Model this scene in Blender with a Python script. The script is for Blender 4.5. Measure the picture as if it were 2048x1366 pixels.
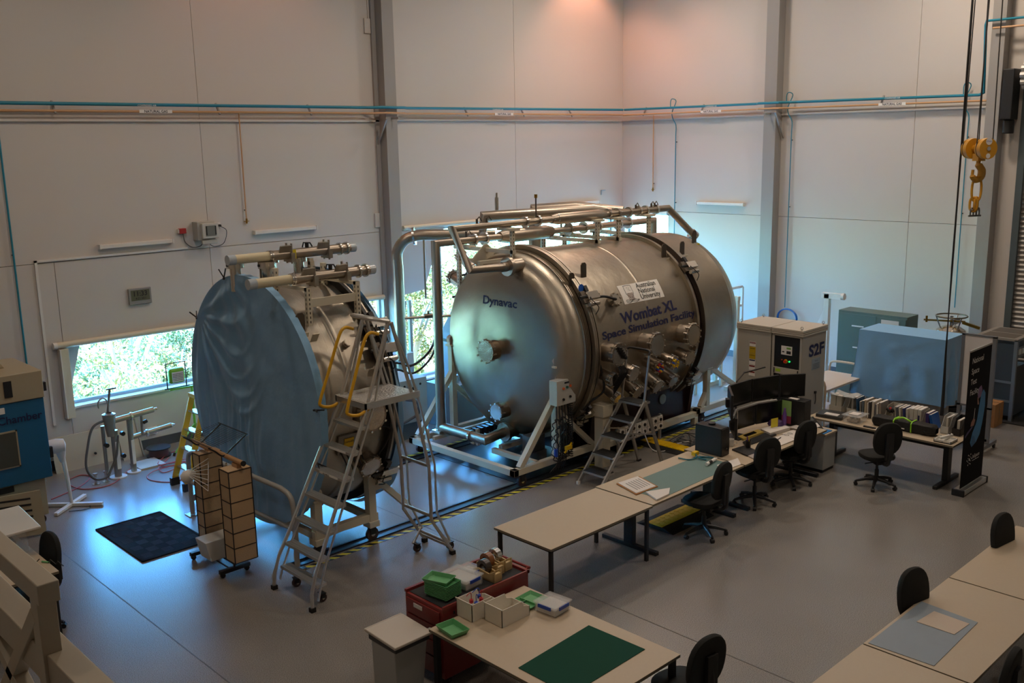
import bpy, math, random
from math import sin, cos, pi, radians, sqrt, atan2
from mathutils import Vector as V, Matrix, noise
for _o in list(bpy.data.objects): bpy.data.objects.remove(_o)
SC = bpy.context.scene
COL = SC.collection
random.seed(7)
# ------------------------------------------------------------------ camera
cd = bpy.data.cameras.new('camera'); cam = bpy.data.objects.new('camera', cd); COL.objects.link(cam)
cd.sensor_width = 36.0; cd.lens = 36.0 * 1935.4 / 2048.0; cd.clip_end = 500
_y, _p, _r = radians(46.194), radians(11.590), radians(-1.0827)
_f = V((cos(_p)*cos(_y), cos(_p)*sin(_y), -sin(_p)))
_x = _f.cross(V((0, 0, 1))).normalized(); _u = _x.cross(_f)
_x, _u = _x*cos(_r) + _u*sin(_r), -_x*sin(_r) + _u*cos(_r)
cam.matrix_world = Matrix(((_x[0], _u[0], -_f[0], 0), (_x[1], _u[1], -_f[1], 0), (_x[2], _u[2], -_f[2], 5.1), (0, 0, 0, 1)))
SC.camera = cam
SC.view_settings.view_transform = 'Standard'; SC.view_settings.look = 'None'
SC.view_settings.gamma = 1.0; SC.view_settings.use_curve_mapping = False
SC.view_settings.exposure = 0.1
# ------------------------------------------------------------------ world and lights
W = bpy.data.worlds.new('sky'); SC.world = W; W.use_nodes = True
_n = W.node_tree.nodes; _l = W.node_tree.links
_sky = _n.new('ShaderNodeTexSky'); _sky.sky_type = 'NISHITA'; _sky.sun_disc = False
_sky.sun_elevation = radians(52); _sky.sun_rotation = radians(225); _sky.air_density = 1.3; _sky.dust_density = 0.3; _sky.ozone_density = 3.0
_mx = _n.new('ShaderNodeMix'); _mx.data_type = 'RGBA'; _mx.blend_type = 'MULTIPLY'; _mx.inputs[0].default_value = 1.0
_mx.inputs[7].default_value = (0.26, 0.68, 1.0, 1)
_l.new(_sky.outputs[0], _mx.inputs[6]); _l.new(_mx.outputs[2], _n['Background'].inputs[0])
_n['Background'].inputs[1].default_value = 7.2
def light(name, kind, loc, energy, col, size=1.0, sizey=None, rot=(0, 0, 0), spot=None, blend=.6):
    d = bpy.data.lights.new(name, kind); o = bpy.data.objects.new(name, d); COL.objects.link(o)
    o.location = loc; o.rotation_euler = rot; d.energy = energy; d.color = col
    if kind == 'AREA':
        d.shape = 'RECTANGLE' if sizey else 'DISK'; d.size = size
        if sizey: d.size_y = sizey
    elif kind == 'SPOT':
        d.spot_size = spot; d.spot_blend = blend; d.shadow_soft_size = size
    elif kind == 'POINT': d.shadow_soft_size = size
    return o
_s = light('sun', 'SUN', (0, 0, 30), 34.0, (1, .96, .88)); _s.data.angle = radians(.6)
_s.rotation_euler = V((.32, .16, -1.0)).to_track_quat('-Z', 'Y').to_euler()
# high-bay hall lamps under the roof (warm)
WARM = (1.0, .82, .66)
BAYS = [(5.5, 4.5, 84), (5.5, 11.5, 92), (12.5, 4.5, 105), (12.0, 11.0, 125), (16.8, 7.5, 150), (16.5, 13.0, 125), (0.5, 8.0, 50)]
for bx_, by_, be_ in BAYS: light('high_bay_light', 'AREA', (bx_, by_, 9.35), be_, WARM, .7)
# wall-washing lamps close to the walls just above the picture
light('wall_lamp_light', 'SPOT', (17.9, 15.2, 9.6), 240, (1, .42, .26), .12, spot=radians(100), rot=(radians(8), 0, 0))
light('wall_lamp_light', 'SPOT', (9.0, 15.3, 9.7), 90, (1, .42, .26), .12, spot=radians(95), rot=(radians(8), 0, 0))
light('wall_lamp_light', 'SPOT', (18.2, 13.9, 9.7), 170, (1, .40, .26), .12, spot=radians(100), rot=(0, radians(8), 0))
# daylight entering at the windows: guides sky light into the hall
for loc, sx, sy, rot in (((8.6, 16.45, 1.52), 6.4, 1.05, (radians(-90), 0, 0)), ((15.7, 16.45, 1.8), 7.0, 3.2, (radians(-90), 0, 0)), ((19.8, 15.3, 1.8), 3.2, 1.5, (0, radians(90), 0))):
    po = light('window_portal', 'AREA', loc, 1, (1, 1, 1), sx, sy, rot); po.data.cycles.is_portal = True
# ------------------------------------------------------------------ materials
def lin(h):
    h = h.lstrip('#'); c = [int(h[i:i+2], 16)/255 for i in (0, 2, 4)]
    return tuple((x/12.92 if x <= .04045 else ((x+.055)/1.055)**2.4) for x in c) + (1,)
MATS = {}
def mat(name, col, rough=.5, metal=0.0, bump=0, bscale=40, var=0, vscale=8, emit=0, alpha=1, trans=0, coat=0, sheen=0, spec=None, subs=0):
    if name in MATS: return MATS[name]
    m = bpy.data.materials.new(name); m.use_nodes = True; N = m.node_tree.nodes; L = m.node_tree.links; b = N['Principled BSDF']
    c = lin(col) if isinstance(col, str) else col
    b.inputs['Base Color'].default_value = c; b.inputs['Roughness'].default_value = rough; b.inputs['Metallic'].default_value = metal
    if coat: b.inputs['Coat Weight'].default_value = coat; b.inputs['Coat Roughness'].default_value = .15
    if spec is not None: b.inputs['Specular IOR Level'].default_value = spec
    if trans: b.inputs['Transmission Weight'].default_value = trans
    if sheen: b.inputs['Sheen Weight'].default_value = sheen
    if alpha < 1: b.inputs['Alpha'].default_value = alpha
    if emit: b.inputs['Emission Color'].default_value = c; b.inputs['Emission Strength'].default_value = emit
    tc = N.new('ShaderNodeTexCoord')
    if var:
        t = N.new('ShaderNodeTexNoise'); t.inputs['Scale'].default_value = vscale; t.inputs['Detail'].default_value = 5
        L.new(tc.outputs['Object'], t.inputs['Vector'])
        x = N.new('ShaderNodeMix'); x.data_type = 'RGBA'
        x.inputs[6].default_value = tuple(max(0, k*(1-var)) for k in c[:3]) + (1,); x.inputs[7].default_value = tuple(min(1, k*(1+var)) for k in c[:3]) + (1,)
        L.new(t.outputs[0], x.inputs[0]); L.new(x.outputs[2], b.inputs['Base Color'])
    if bump:
        t = N.new('ShaderNodeTexNoise'); t.inputs['Scale'].default_value = bscale; t.inputs['Detail'].default_value = 4
        L.new(tc.outputs['Object'], t.inputs['Vector'])
        q = N.new('ShaderNodeBump'); q.inputs['Strength'].default_value = bump; q.inputs['Distance'].default_value = .02
        L.new(t.outputs[0], q.inputs['Height']); L.new(q.outputs[0], b.inputs['Normal'])
    MATS[name] = m; return m
wallm = mat('wall_panel_white', '#c6beb5', .55, bump=.05, bscale=120)
groovem = mat('panel_groove', '#5c5852', .8)
steelgrey = mat('column_grey_paint', '#97938e', .45)
white = mat('white_paint', '#d8d4cc', .4)
cream = mat('cream_paint', '#cfc6b0', .45)
alu = mat('aluminium', '#c9c8c4', .32, .85, bump=.05, bscale=60)
alud = mat('window_frame_metal', '#9fb0b8', .4, .3)
black = mat('black_plastic', '#17181a', .5)
blackm = mat('black_steel', '#1b1c1e', .45, .2)
rubber = mat('rubber', '#141414', .85)
ss = mat('stainless_steel', '#b4aca2', .28, 1, bump=.12, bscale=14, var=.08, vscale=3)
ssb = mat('stainless_bright', '#cfcac2', .22, 1)
ssp = mat('stainless_pipe', '#a99d8f', .38, 1, bump=.05, bscale=20)
redm = mat('red_steel', '#7e2320', .4, 0, coat=.3)
yellow = mat('yellow_paint', '#d9a419', .4)
teal = mat('teal_pipe', '#1d7d94', .45)
orange = mat('copper_pipe', '#c29468', .45)
label_w = mat('label_white', '#e6e2dc', .5)
navy = mat('navy_lettering', '#151a4a', .6)
dark = mat('dark_ink', '#1c1c1e', .5)
laminate = mat('beige_laminate', '#bbaa92', .45, var=.03, vscale=30)
edgem = mat('laminate_edge', '#77705f', .5)
teald = mat('grey_green_mat', '#62807d', .5, var=.06, vscale=6)
greenmat = mat('cutting_mat_green', '#0c4536', .8, var=.05, spec=.2)
lbluem = mat('pale_blue_mat', '#8b98a4', .6, var=.04)
paper = mat('paper', '#d9d2cc', .7)
greenp = mat('green_plastic', '#62a76f', .4)
clearp = mat('clear_plastic', '#dfe3e6', .15, alpha=.26)
whitep = mat('white_plastic', '#d8d6cf', .4)
bluep = mat('blue_plastic', '#1b48b0', .35)
redp = mat('red_plastic', '#b5222c', .35)
yell = mat('bright_yellow_plastic', '#e0b400', .45)
bluec = mat('blue_paint', '#1f5f86', .4)
screen = mat('monitor_glass', '#0b0c0d', .25)
chairf = mat('black_fabric', '#1a1c1c', .9, bump=.2, bscale=300)
hose = mat('grey_hose', '#5b5c5e', .5)
maroon = mat('dark_maroon_steel', '#2a1416', .35)
gc = mat('green_grey_cabinet', '#56675f', .5)
tapey = mat('yellow_tag', '#e3cf2c', .5)
wood = mat('cardboard', '#a5713e', .8, var=.1)
# floor: speckled vinyl, slightly glossy
def floor_mat():
    m = bpy.data.materials.new('speckled_vinyl'); m.use_nodes = True; N = m.node_tree.nodes; L = m.node_tree.links; b = N['Principled BSDF']
    tc = N.new('ShaderNodeTexCoord')
    t = N.new('ShaderNodeTexNoise'); t.inputs['Scale'].default_value = 130; t.inputs['Detail'].default_value = 3
    r = N.new('ShaderNodeValToRGB'); r.color_ramp.elements[0].position = .36; r.color_ramp.elements[0].color = lin('#6b6763'); r.color_ramp.elements[1].position = .64; r.color_ramp.elements[1].color = lin('#a19c94')
    L.new(tc.outputs['Object'], t.inputs['Vector']); L.new(t.outputs[0], r.inputs[0])
    t2 = N.new('ShaderNodeTexNoise'); t2.inputs['Scale'].default_value = .9; t2.inputs['Detail'].default_value = 6
    L.new(tc.outputs['Object'], t2.inputs['Vector'])
    x = N.new('ShaderNodeMix'); x.data_type = 'RGBA'; x.blend_type = 'MULTIPLY'; x.inputs[0].default_value = .25
    L.new(r.outputs[0], x.inputs[6]); L.new(t2.outputs[0], x.inputs[7]); L.new(x.outputs[2], b.inputs['Base Color'])
    b.inputs['Roughness'].default_value = .27
    q = N.new('ShaderNodeBump'); q.inputs['Strength'].default_value = .06; q.inputs['Distance'].default_value = .002
    L.new(t.outputs[0], q.inputs['Height']); L.new(q.outputs[0], b.inputs['Normal'])
    b.inputs['Specular IOR Level'].default_value = .75
    return m
floorm = floor_mat()
def stripe_mat():
    m = bpy.data.materials.new('hazard_stripes'); m.use_nodes = True; N = m.node_tree.nodes; L = m.node_tree.links; b = N['Principled BSDF']
    tc = N.new('ShaderNodeTexCoord'); sp = N.new('ShaderNodeSeparateXYZ'); L.new(tc.outputs['Object'], sp.inputs[0])
    a = N.new('ShaderNodeMath'); a.operation = 'ADD'; L.new(sp.outputs[0], a.inputs[0]); L.new(sp.outputs[1], a.inputs[1])
    d = N.new('ShaderNodeMath'); d.operation = 'MULTIPLY'; d.inputs[1].default_value = 1/.17; L.new(a.outputs[0], d.inputs[0])
    fr = N.new('ShaderNodeMath'); fr.operation = 'FRACT'; L.new(d.outputs[0], fr.inputs[0])
    g = N.new('ShaderNodeMath'); g.operation = 'GREATER_THAN'; g.inputs[1].default_value = .5; L.new(fr.outputs[0], g.inputs[0])
    x = N.new('ShaderNodeMix'); x.data_type = 'RGBA'; x.inputs[6].default_value = lin('#16161a'); x.inputs[7].default_value = lin('#cfc02a')
    L.new(g.outputs[0], x.inputs[0]); L.new(x.outputs[2], b.inputs['Base Color']); b.inputs['Roughness'].default_value = .5
    return m
stripes = stripe_mat()
def cloth_mat(name, col):
    m = mat(name, col, .75, bump=.25, bscale=9, sheen=.3); return m
clothm = cloth_mat('blue_cleanroom_cloth', '#76a3c6')
def brushed(name, col, axis_vec, rough=.27, aniso=.0):
    "stainless with fine circular brushing about the X axis through axis_vec (local)"
    m = bpy.data.materials.new(name); m.use_nodes = True; N = m.node_tree.nodes; L = m.node_tree.links; b = N['Principled BSDF']
    c = lin(col); b.inputs['Metallic'].default_value = 1; b.inputs['Roughness'].default_value = rough
    tc = N.new('ShaderNodeTexCoord'); mp = N.new('ShaderNodeMapping'); mp.inputs['Location'].default_value = axis_vec
    L.new(tc.outputs['Object'], mp.inputs[0]); sp = N.new('ShaderNodeSeparateXYZ'); L.new(mp.outputs[0], sp.inputs[0])
    cb = N.new('ShaderNodeCombineXYZ'); L.new(sp.outputs[1], cb.inputs[0]); L.new(sp.outputs[2], cb.inputs[1])
    ln = N.new('ShaderNodeVectorMath'); ln.operation = 'LENGTH'; L.new(cb.outputs[0], ln.inputs[0])
    c2 = N.new('ShaderNodeCombineXYZ'); L.new(ln.outputs[1], c2.inputs[0]); L.new(sp.outputs[0], c2.inputs[1])
    t = N.new('ShaderNodeTexNoise'); t.inputs['Scale'].default_value = 60; t.inputs['Detail'].default_value = 3; L.new(c2.outputs[0], t.inputs['Vector'])
    t2 = N.new('ShaderNodeTexNoise'); t2.inputs['Scale'].default_value = 2.2; t2.inputs['Detail'].default_value = 5; L.new(tc.outputs['Object'], t2.inputs['Vector'])
    q = N.new('ShaderNodeBump'); q.inputs['Strength'].default_value = .22; q.inputs['Distance'].default_value = .004; L.new(t.outputs[0], q.inputs['Height'])
    q2 = N.new('ShaderNodeBump'); q2.inputs['Strength'].default_value = .25; q2.inputs['Distance'].default_value = .06; L.new(t2.outputs[0], q2.inputs['Height']); L.new(q.outputs[0], q2.inputs['Normal'])
    L.new(q2.outputs[0], b.inputs['Normal'])
    x = N.new('ShaderNodeMix'); x.data_type = 'RGBA'; x.inputs[6].default_value = tuple(k*.8 for k in c[:3]) + (1,); x.inputs[7].default_value = c
    L.new(t2.outputs[0], x.inputs[0]); L.new(x.outputs[2], b.inputs['Base Color'])
    mr = N.new('ShaderNodeMapRange'); mr.inputs[3].default_value = rough-.05; mr.inputs[4].default_value = rough+.12; L.new(t.outputs[0], mr.inputs[0]); L.new(mr.outputs[0], b.inputs['Roughness'])
    cx_ = N.new('ShaderNodeVectorMath'); cx_.operation = 'CROSS_PRODUCT'; cx_.inputs[0].default_value = (1, 0, 0); L.new(mp.outputs[0], cx_.inputs[1])
    nn_ = N.new('ShaderNodeVectorMath'); nn_.operation = 'NORMALIZE'; L.new(cx_.outputs[0], nn_.inputs[0]); L.new(nn_.outputs[0], b.inputs['Tangent'])
    b.inputs['Anisotropic'].default_value = aniso
    MATS[name] = m; return m
tankm = brushed('brushed_tank_steel', '#b5ab9b', (0, 0, -1.89), .36, .6)
# ------------------------------------------------------------------ mesh helpers
class M:
    def __init__(s, *mats): s.v = []; s.f = []; s.mi = []; s.mats = list(mats) or [white]; s.c = 0; s.cuts = []
    def m(s, mt):
        if mt not in s.mats: s.mats.append(mt)
        s.c = s.mats.index(mt); return s
    def add(s, vs, fs):
        s.cuts.append((len(s.v), len(s.f))); b = len(s.v); s.v += [tuple(p) for p in vs]; s.f += [tuple(b+i for i in f) for f in fs]; s.mi += [s.c]*len(fs); return s
    def box(s, x0, x1, y0, y1, z0, z1):
        vs = [(x, y, z) for z in (z0, z1) for y in (y0, y1) for x in (x0, x1)]
        return s.add(vs, [(0, 2, 3, 1), (4, 5, 7, 6), (0, 1, 5, 4), (2, 6, 7, 3), (0, 4, 6, 2), (1, 3, 7, 5)])
    def obox(s, c, size, R):
        c = V(c); vs = [c + R @ V((x*size[0]/2, y*size[1]/2, z*size[2]/2)) for z in (-1, 1) for y in (-1, 1) for x in (-1, 1)]
        return s.add(vs, [(0, 2, 3, 1), (4, 5, 7, 6), (0, 1, 5, 4), (2, 6, 7, 3), (0, 4, 6, 2), (1, 3, 7, 5)])
    def bar(s, p, q, w, h=None, up=(0, 0, 1)):
        p = V(p); q = V(q); d = q-p; L = d.length; d.normalize(); up = V(up)
        if abs(d.dot(up)) > .98: up = V((1, 0, 0)) if abs(d.x) < .9 else V((0, 1, 0))
        a = d.cross(up).normalized(); b = a.cross(d)
        return s.obox((p+q)/2, (L, w, h or w), Matrix((d, a, b)).transposed())
    def ring(s, c, a, b, r, n): return [c + a*(r*cos(2*pi*i/n)) + b*(r*sin(2*pi*i/n)) for i in range(n)]
    def tube(s, pts, r, n=10, caps=True, closed=False):
        pts = [V(p) for p in pts]; k = len(pts); rs = r if isinstance(r, (list, tuple)) else [r]*k
        d0 = (pts[1]-pts[0]).normalized(); a = d0.orthogonal().normalized(); vs = []
        for i in range(k):
            if closed: t = (pts[(i+1) % k]-pts[i-1]).normalized()
            elif i == 0: t = d0
            elif i == k-1: t = (pts[-1]-pts[-2]).normalized()
            else: t = ((pts[i+1]-pts[i]).normalized() + (pts[i]-pts[i-1]).normalized()); t = t.normalized() if t.length > 1e-6 else d0
            a = (a - t*a.dot(t)); a = a.normalized() if a.length > 1e-6 else t.orthogonal().normalized(); b = t.cross(a)
            mit = 1.0
            vs += s.ring(pts[i], a, b, rs[i]*mit, n)
        fs = []
        for i in range(k if closed else k-1):
            for j in range(n): fs.append((i*n+j, i*n+(j+1) % n, ((i+1) % k)*n+(j+1) % n, ((i+1) % k)*n+j))
        if caps and not closed: fs += [tuple(range(n))[::-1], tuple((k-1)*n+j for j in range(n))]
        return s.add(vs, fs)
    def cyl(s, p, q, r, r2=None, n=20, caps=True): return s.tube([p, q], [r, r if r2 is None else r2], n, caps)
    def lathe(s, prof, o, ax=(1, 0, 0), n=64, cap0=False, cap1=False):
        "prof: (distance along ax, radius)"
        o = V(o); ax = V(ax).normalized(); a = ax.orthogonal().normalized(); b = ax.cross(a); vs = []
        for h, r in prof: vs += s.ring(o + ax*h, a, b, max(r, 1e-4), n)
        fs = []
        for i in range(len(prof)-1):
            for j in range(n): fs.append((i*n+j, i*n+(j+1) % n, (i+1)*n+(j+1) % n, (i+1)*n+j))
        if cap0: fs.append(tuple(range(n))[::-1])
        if cap1: fs.append(tuple((len(prof)-1)*n+j for j in range(n)))
        return s.add(vs, fs)
    def prism(s, poly, off):
        "poly: 3D points in a plane, extruded by off"
        n = len(poly); off = V(off); a = [V(p) for p in poly]
        return s.add(a + [p+off for p in a], [tuple(range(n))[::-1], tuple(range(n, 2*n))] + [(i, (i+1) % n, n+(i+1) % n, n+i) for i in range(n)])
    def grid(s, fn, nu, nv):
        vs = [fn(i/nu, j/nv) for j in range(nv+1) for i in range(nu+1)]
        return s.add(vs, [(j*(nu+1)+i, j*(nu+1)+i+1, (j+1)*(nu+1)+i+1, (j+1)*(nu+1)+i) for j in range(nv) for i in range(nu)])
def spline(pts, k=6):
    P = [V(p) for p in pts]; P = [P[0]*2-P[1]] + P + [P[-1]*2-P[-2]]; o = []
    for i in range(1, len(P)-2):
        for j in range(k):
            t = j/k; a, b, c, d = P[i-1:i+3]
            o.append(.5*((2*b) + (c-a)*t + (2*a-5*b+4*c-d)*t*t + (3*b-a-3*c+d)*t**3))
    o.append(P[-2]); return o
def rootof(o):
    while o.parent: o = o.parent
    return o
def P(name, m, parent=None, bev=0, sm=True, label=None, kind=None, solid=0):
    me = bpy.data.meshes.new(name); off = rootof(parent).location if parent else V((0, 0, 0))
    me.from_pydata([tuple(V(p)-off) for p in m.v], [], m.f)
    for mt in m.mats: me.materials.append(mt)
    for p, i in zip(me.polygons, m.mi): p.material_index = i
    import bmesh
    b = bmesh.new(); b.from_mesh(me); bmesh.ops.recalc_face_normals(b, faces=b.faces); b.to_mesh(me); b.free()
    if sm:
        for p in me.polygons: p.use_smooth = True
        me.set_sharp_from_angle(angle=radians(38))
    o = bpy.data.objects.new(name, me); COL.objects.link(o)
    if parent: o.parent = parent
    if solid: k = o.modifiers.new('solid', 'SOLIDIFY'); k.thickness = solid
    if bev: k = o.modifiers.new('bevel', 'BEVEL'); k.width = bev; k.segments = 2; k.limit_method = 'ANGLE'; k.angle_limit = radians(50); k.harden_normals = True
    if label: o['label'] = label
    if kind: o['kind'] = kind
    return o
def PS(name, m, parent=None, **k):
    "one part per added piece"
    cuts = m.cuts + [(len(m.v), len(m.f))]; out = []
    for (v0, f0), (v1, f1) in zip(cuts, cuts[1:]):
        q = M(m.mats[m.mi[f0]]); q.add(m.v[v0:v1], [tuple(i-v0 for i in f) for f in m.f[f0:f1]]); out.append(P(name, q, parent, **k))
    return out
def S(name, m, **k): return P(name, m, None, kind='structure', **k)
def T(name, label, cat, loc, group=None):
    o = bpy.data.objects.new(name, None); COL.objects.link(o); o.location = loc; o.empty_display_size = .1
    o['label'] = label; o['category'] = cat
    if group: o['group'] = group
    return o
def one(name, m, label, cat, group=None, loc=None, **k):
    o = P(name, m, None, **k); o['label'] = label; o['category'] = cat
    if group: o['group'] = group
    return o
def dup(root, loc, rz=0, label=None, group=None, s=None):
    def cp(o, par):
        c = o.copy(); COL.objects.link(c)
        if par: c.parent = par
        for ch in [x for x in KIDS.get(o.name, [])]: cp(ch, c)
        return c
    KIDS = {}
    for x in bpy.data.objects:
        if x.parent: KIDS.setdefault(x.parent.name, []).append(x)
    c = cp(root, None); c.location = loc; c.rotation_euler = (0, 0, rz)
    if s: c.scale = s if isinstance(s, tuple) else (s, s, s)
    if label: c['label'] = label
    if group: c['group'] = group
    return c
def text(name, s, mt, fn, parent, size=1.0, bold=.0, align='CENTER', label=None, width=None):
    "flat lettering: (u, v) in metres -> fn(u, v) world point"
    cu = bpy.data.curves.new(name, 'FONT'); cu.body = s; cu.size = size; cu.align_x = align; cu.offset = bold*size; cu.resolution_u = 3
    t = bpy.data.objects.new('tmp_text', cu); COL.objects.link(t)
    dg = bpy.context.evaluated_depsgraph_get(); me0 = bpy.data.meshes.new_from_object(t.evaluated_get(dg))
    xs = [v.co.x for v in me0.vertices]; k = width/(max(xs)-min(xs)) if width else 1; c_ = (max(xs)+min(xs))/2 if width else 0
    m = M(mt); m.add([fn((v.co.x-c_)*k, v.co.y) for v in me0.vertices], [tuple(p.vertices) for p in me0.polygons])
    bpy.data.objects.remove(t); bpy.data.meshes.remove(me0)
    return P(name, m, parent, sm=False, label=label)
def planefn(o, U, Vv):
    o = V(o); U = V(U); Vv = V(Vv); return lambda u, v: o + U*u + Vv*v
WX, WY = 19.44, 16.08
# ================================================================== setting
TH = .35
S('floor', M(floorm).box(-3.3, WX+.3, -3.3, WY+.3, -.25, 0), sm=False)
S('ceiling', M(mat('ceiling_sheet', '#bdb8b0', .7)).box(-3.3, WX+.3, -3.3, WY+.3, 9.8, 10.0), sm=False)
G = .004
def panels(m, axis, plane, out, cells):
    "wall boards with thin dark joints; out = outward sign of the wall body"
    for a0, a1, z0, z1 in cells:
        b0, b1 = sorted((plane, plane+out*.10))
        if axis == 'x': m.box(a0+G, a1-G, b0, b1, z0+G, z1-G)
        else: m.box(b0, b1, a0+G, a1-G, z0+G, z1-G)
W1 = (5.38, 11.82, 1.0, 2.03); W2 = (12.2, 19.2, .12, 3.36); W3 = (14.6, 16.0, .12, 3.33)
m = M(wallm)
ZG = 3.38
panels(m, 'x', WY, 1, [(-3.3, 8.04, ZG, 9.8), (8.04, 15.65, ZG, 9.8), (15.65, WX+.1, ZG, 9.8), (-3.3, W1[0], 0, ZG), (W1[0], 8.04, W1[3], ZG), (8.04, W1[1], W1[3], ZG), (W1[0], W1[1], 0, W1[2]), (W1[1], W2[0], 0, ZG), (W2[0], W2[1], 0, W2[2]), (W2[1], WX+.1, 0, ZG)])
m.m(groovem)
y0, y1 = WY+.095, WY+TH
for a in ((-3.3, W1[0], 0, ZG), (W1[0], W1[1], 0, W1[2]), (W1[0], W1[1], W1[3], ZG), (W1[1], W2[0], 0, ZG), (W2[0], W2[1], 0, W2[2]), (W2[1], WX+.3, 0, ZG), (-3.3, WX+.3, ZG-.02, 9.8)): m.box(a[0], a[1], y0, y1, a[2], a[3])
S('wall_left', m, sm=False)
m = M(wallm)
DR = (1.9, 6.62, 6.1)
panels(m, 'y', WX, 1, [(8.6, WY, ZG, 9.8), (7.2, 8.6, ZG, 9.8), (8.6, W3[0], 0, ZG), (7.2, 8.6, 0, ZG), (W3[1], WY, 0, ZG), (W3[0], W3[1], 0, W3[2]), (W3[0], W3[1], W3[3], ZG), (DR[1], 7.2, 0, 9.8), (-3.3, DR[1], DR[2], 9.8), (-3.3, DR[0], 0, DR[2])])
m.m(groovem)
for a in ((8.0, W3[0], 0, 9.8), (W3[0], W3[1], 0, W3[2]), (W3[0], W3[1], W3[3], 9.8), (W3[1], WY+.3, 0, 9.8), (DR[1], 8.0, 0, 9.8), (-3.3, DR[1], DR[2], 9.8), (-3.3, DR[0], 0, DR[2])): m.box(WX+.095, WX+TH, a[0], a[1], a[2], a[3])
S('wall_right', m, sm=False)
S('wall_near', M(wallm).box(-3.3, WX+.3, -3.5, -3.3, 0, 9.8), sm=False)
S('wall_behind', M(wallm).box(-3.5, -3.3, -3.5, WY+.3, 0, 9.8), sm=False)
# vinyl coved skirting
m = M(mat('dark_coving', '#4d5054', .5)); m.box(-3.3, 12.2, WY-.012, WY, 0, .17).box(12.2, 19.4, WY-.012, WY, 0, .12)
S('baseboard_left', m, sm=False)
S('baseboard_right', M(MATS['dark_coving']).box(WX-.012, WX, 6.62, WY-.01, 0, .15), sm=False)
# steel portal columns
S('column_1', M(steelgrey).box(11.84, 12.12, WY-.26, WY, 0, 9.8), bev=.004)
S('column_2', M(steelgrey).box(WX-.26, WX, 11.56, 11.86, 0, 9.8), bev=.004)
S('column_3', M(steelgrey).box(WX-.28, WX, 6.92, 7.16, 0, 9.8), bev=.004)
S('trim_1', M(steelgrey).box(11.74, 11.84, WY-.05, WY, 0, 9.8), sm=False)
# windows
glassm = mat('window_glass', '#e8f4f6', .02, trans=1); glassm.node_tree.nodes['Principled BSDF'].inputs['IOR'].default_value = 1.02
def win(n, axis, a0, a1, z0, z1, mull, d0=.16, d1=.24, fr=.06):
    root = bpy.data.objects.new('window_%d' % n, None); COL.objects.link(root); root['kind'] = 'structure'
    m = M(alud)
    def bx(p0, p1, q0, q1, e0=d0, e1=d1):
        if axis == 'x': m.box(p0, p1, WY+e0, WY+e1, q0, q1)
        else: m.box(WX+e0, WX+e1, p0, p1, q0, q1)
    bx(a0, a1, z0, z0+fr); bx(a0, a1, z1-fr, z1); bx(a0, a0+fr, z0, z1); bx(a1-fr, a1, z0, z1)
    for k in mull: bx(k-.035, k+.035, z0, z1)
    P('frame', m, root, bev=.003)
    m = M(white)
    if axis == 'x': m.box(a0, a1, WY-.03, WY+d0, z0-.03, z0+.005)
    else: m.box(WX-.03, WX+d0, a0, a1, z0-.03, z0+.005)
    P('sill', m, root)
    m = M(white)   # reveals
    if axis == 'x': m.box(a0-.01, a0+.012, WY+.0, WY+TH, z0, z1).box(a1-.012, a1+.01, WY, WY+TH, z0, z1).box(a0, a1, WY, WY+TH, z1-.01, z1+.01)
    else: m.box(WX, WX+TH, a0-.01, a0+.012, z0, z1).box(WX, WX+TH, a1-.012, a1+.01, z0, z1).box(WX, WX+TH, a0, a1, z1-.01, z1+.01)
    P('reveal', m, root)
    m = M(glassm)
    if axis == 'x': m.box(a0+fr, a1-fr, WY+.195, WY+.205, z0+fr, z1-fr)
    else: m.box(WX+.195, WX+.205, a0+fr, a1-fr, z0+fr, z1-fr)
    P('glass', m, root, sm=False)
    return root
win(1, 'x', *W1, [8.6])
win(2, 'x', *W2, [13.45, 15.6, 17.6])
win(3, 'y', *W3, [15.3])
# left window: slanting white cheek, roller blind above, beige side channel
one('window_cheek_panel', M(mat('cheek_grey', '#b5b9bb', .5)).prism([(5.38, WY+.1, 1.0), (5.38, WY+.1, 2.02), (5.68, WY+.1, 2.02)], (0, .03, 0)), 'pale grey triangular cheek panel inside the left end of the wide window', 'panel')
t = T('roller_blind', 'rolled-up beige roller blind along the top of the low wide window', 'blind', (5.2, WY-.06, 2.05))
P('roller', M(cream).cyl((5.26, WY-.06, 2.05), (11.74, WY-.06, 2.05), .05), t)
P('end_cap', M(white).cyl((5.2, WY-.06, 2.05), (5.26, WY-.06, 2.05), .055), t)
one('blind_side_channel', M(cream).box(5.29, 5.41, WY-.13, WY-.005, .84, 1.99).m(white).box(5.27, 5.29, WY-.14, WY-.005, .84, 1.99), 'tall beige side channel hanging beside the left end of the low window', 'channel', bev=.004)
one('hinged_window_panel', M(mat('cheek_grey', '#b5b9bb', .5)).prism([(12.17, WY-.03, 3.36), (13.42, WY-.03, 3.36), (13.27, WY-.03, 3.14), (12.8, WY-.03, 2.08), (12.17, WY-.03, 2.02)], (0, -.04, 0)), 'pale grey slanted panel over the top corner of the tall window beside the grey column', 'panel', bev=.003)
t = T('roller_blind', 'rolled beige blind at the head of the tall window behind the steel pipes', 'blind', (12.3, WY-.07, 3.42))
P('roller', M(cream).cyl((12.3, WY-.07, 3.42), (19.0, WY-.07, 3.42), .045), t)
t = T('roller_blind', 'short white blind box over the small window on the right-hand wall', 'blind', (WX-.06, 15.9, 3.34))
P('roller', M(white).cyl((WX-.06, 14.58, 3.34), (WX-.06, 15.95, 3.34), .06), t); P('end_cap', M(steelgrey).cyl((WX-.06, 14.55, 3.34), (WX-.06, 14.58, 3.34), .062), t)
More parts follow.
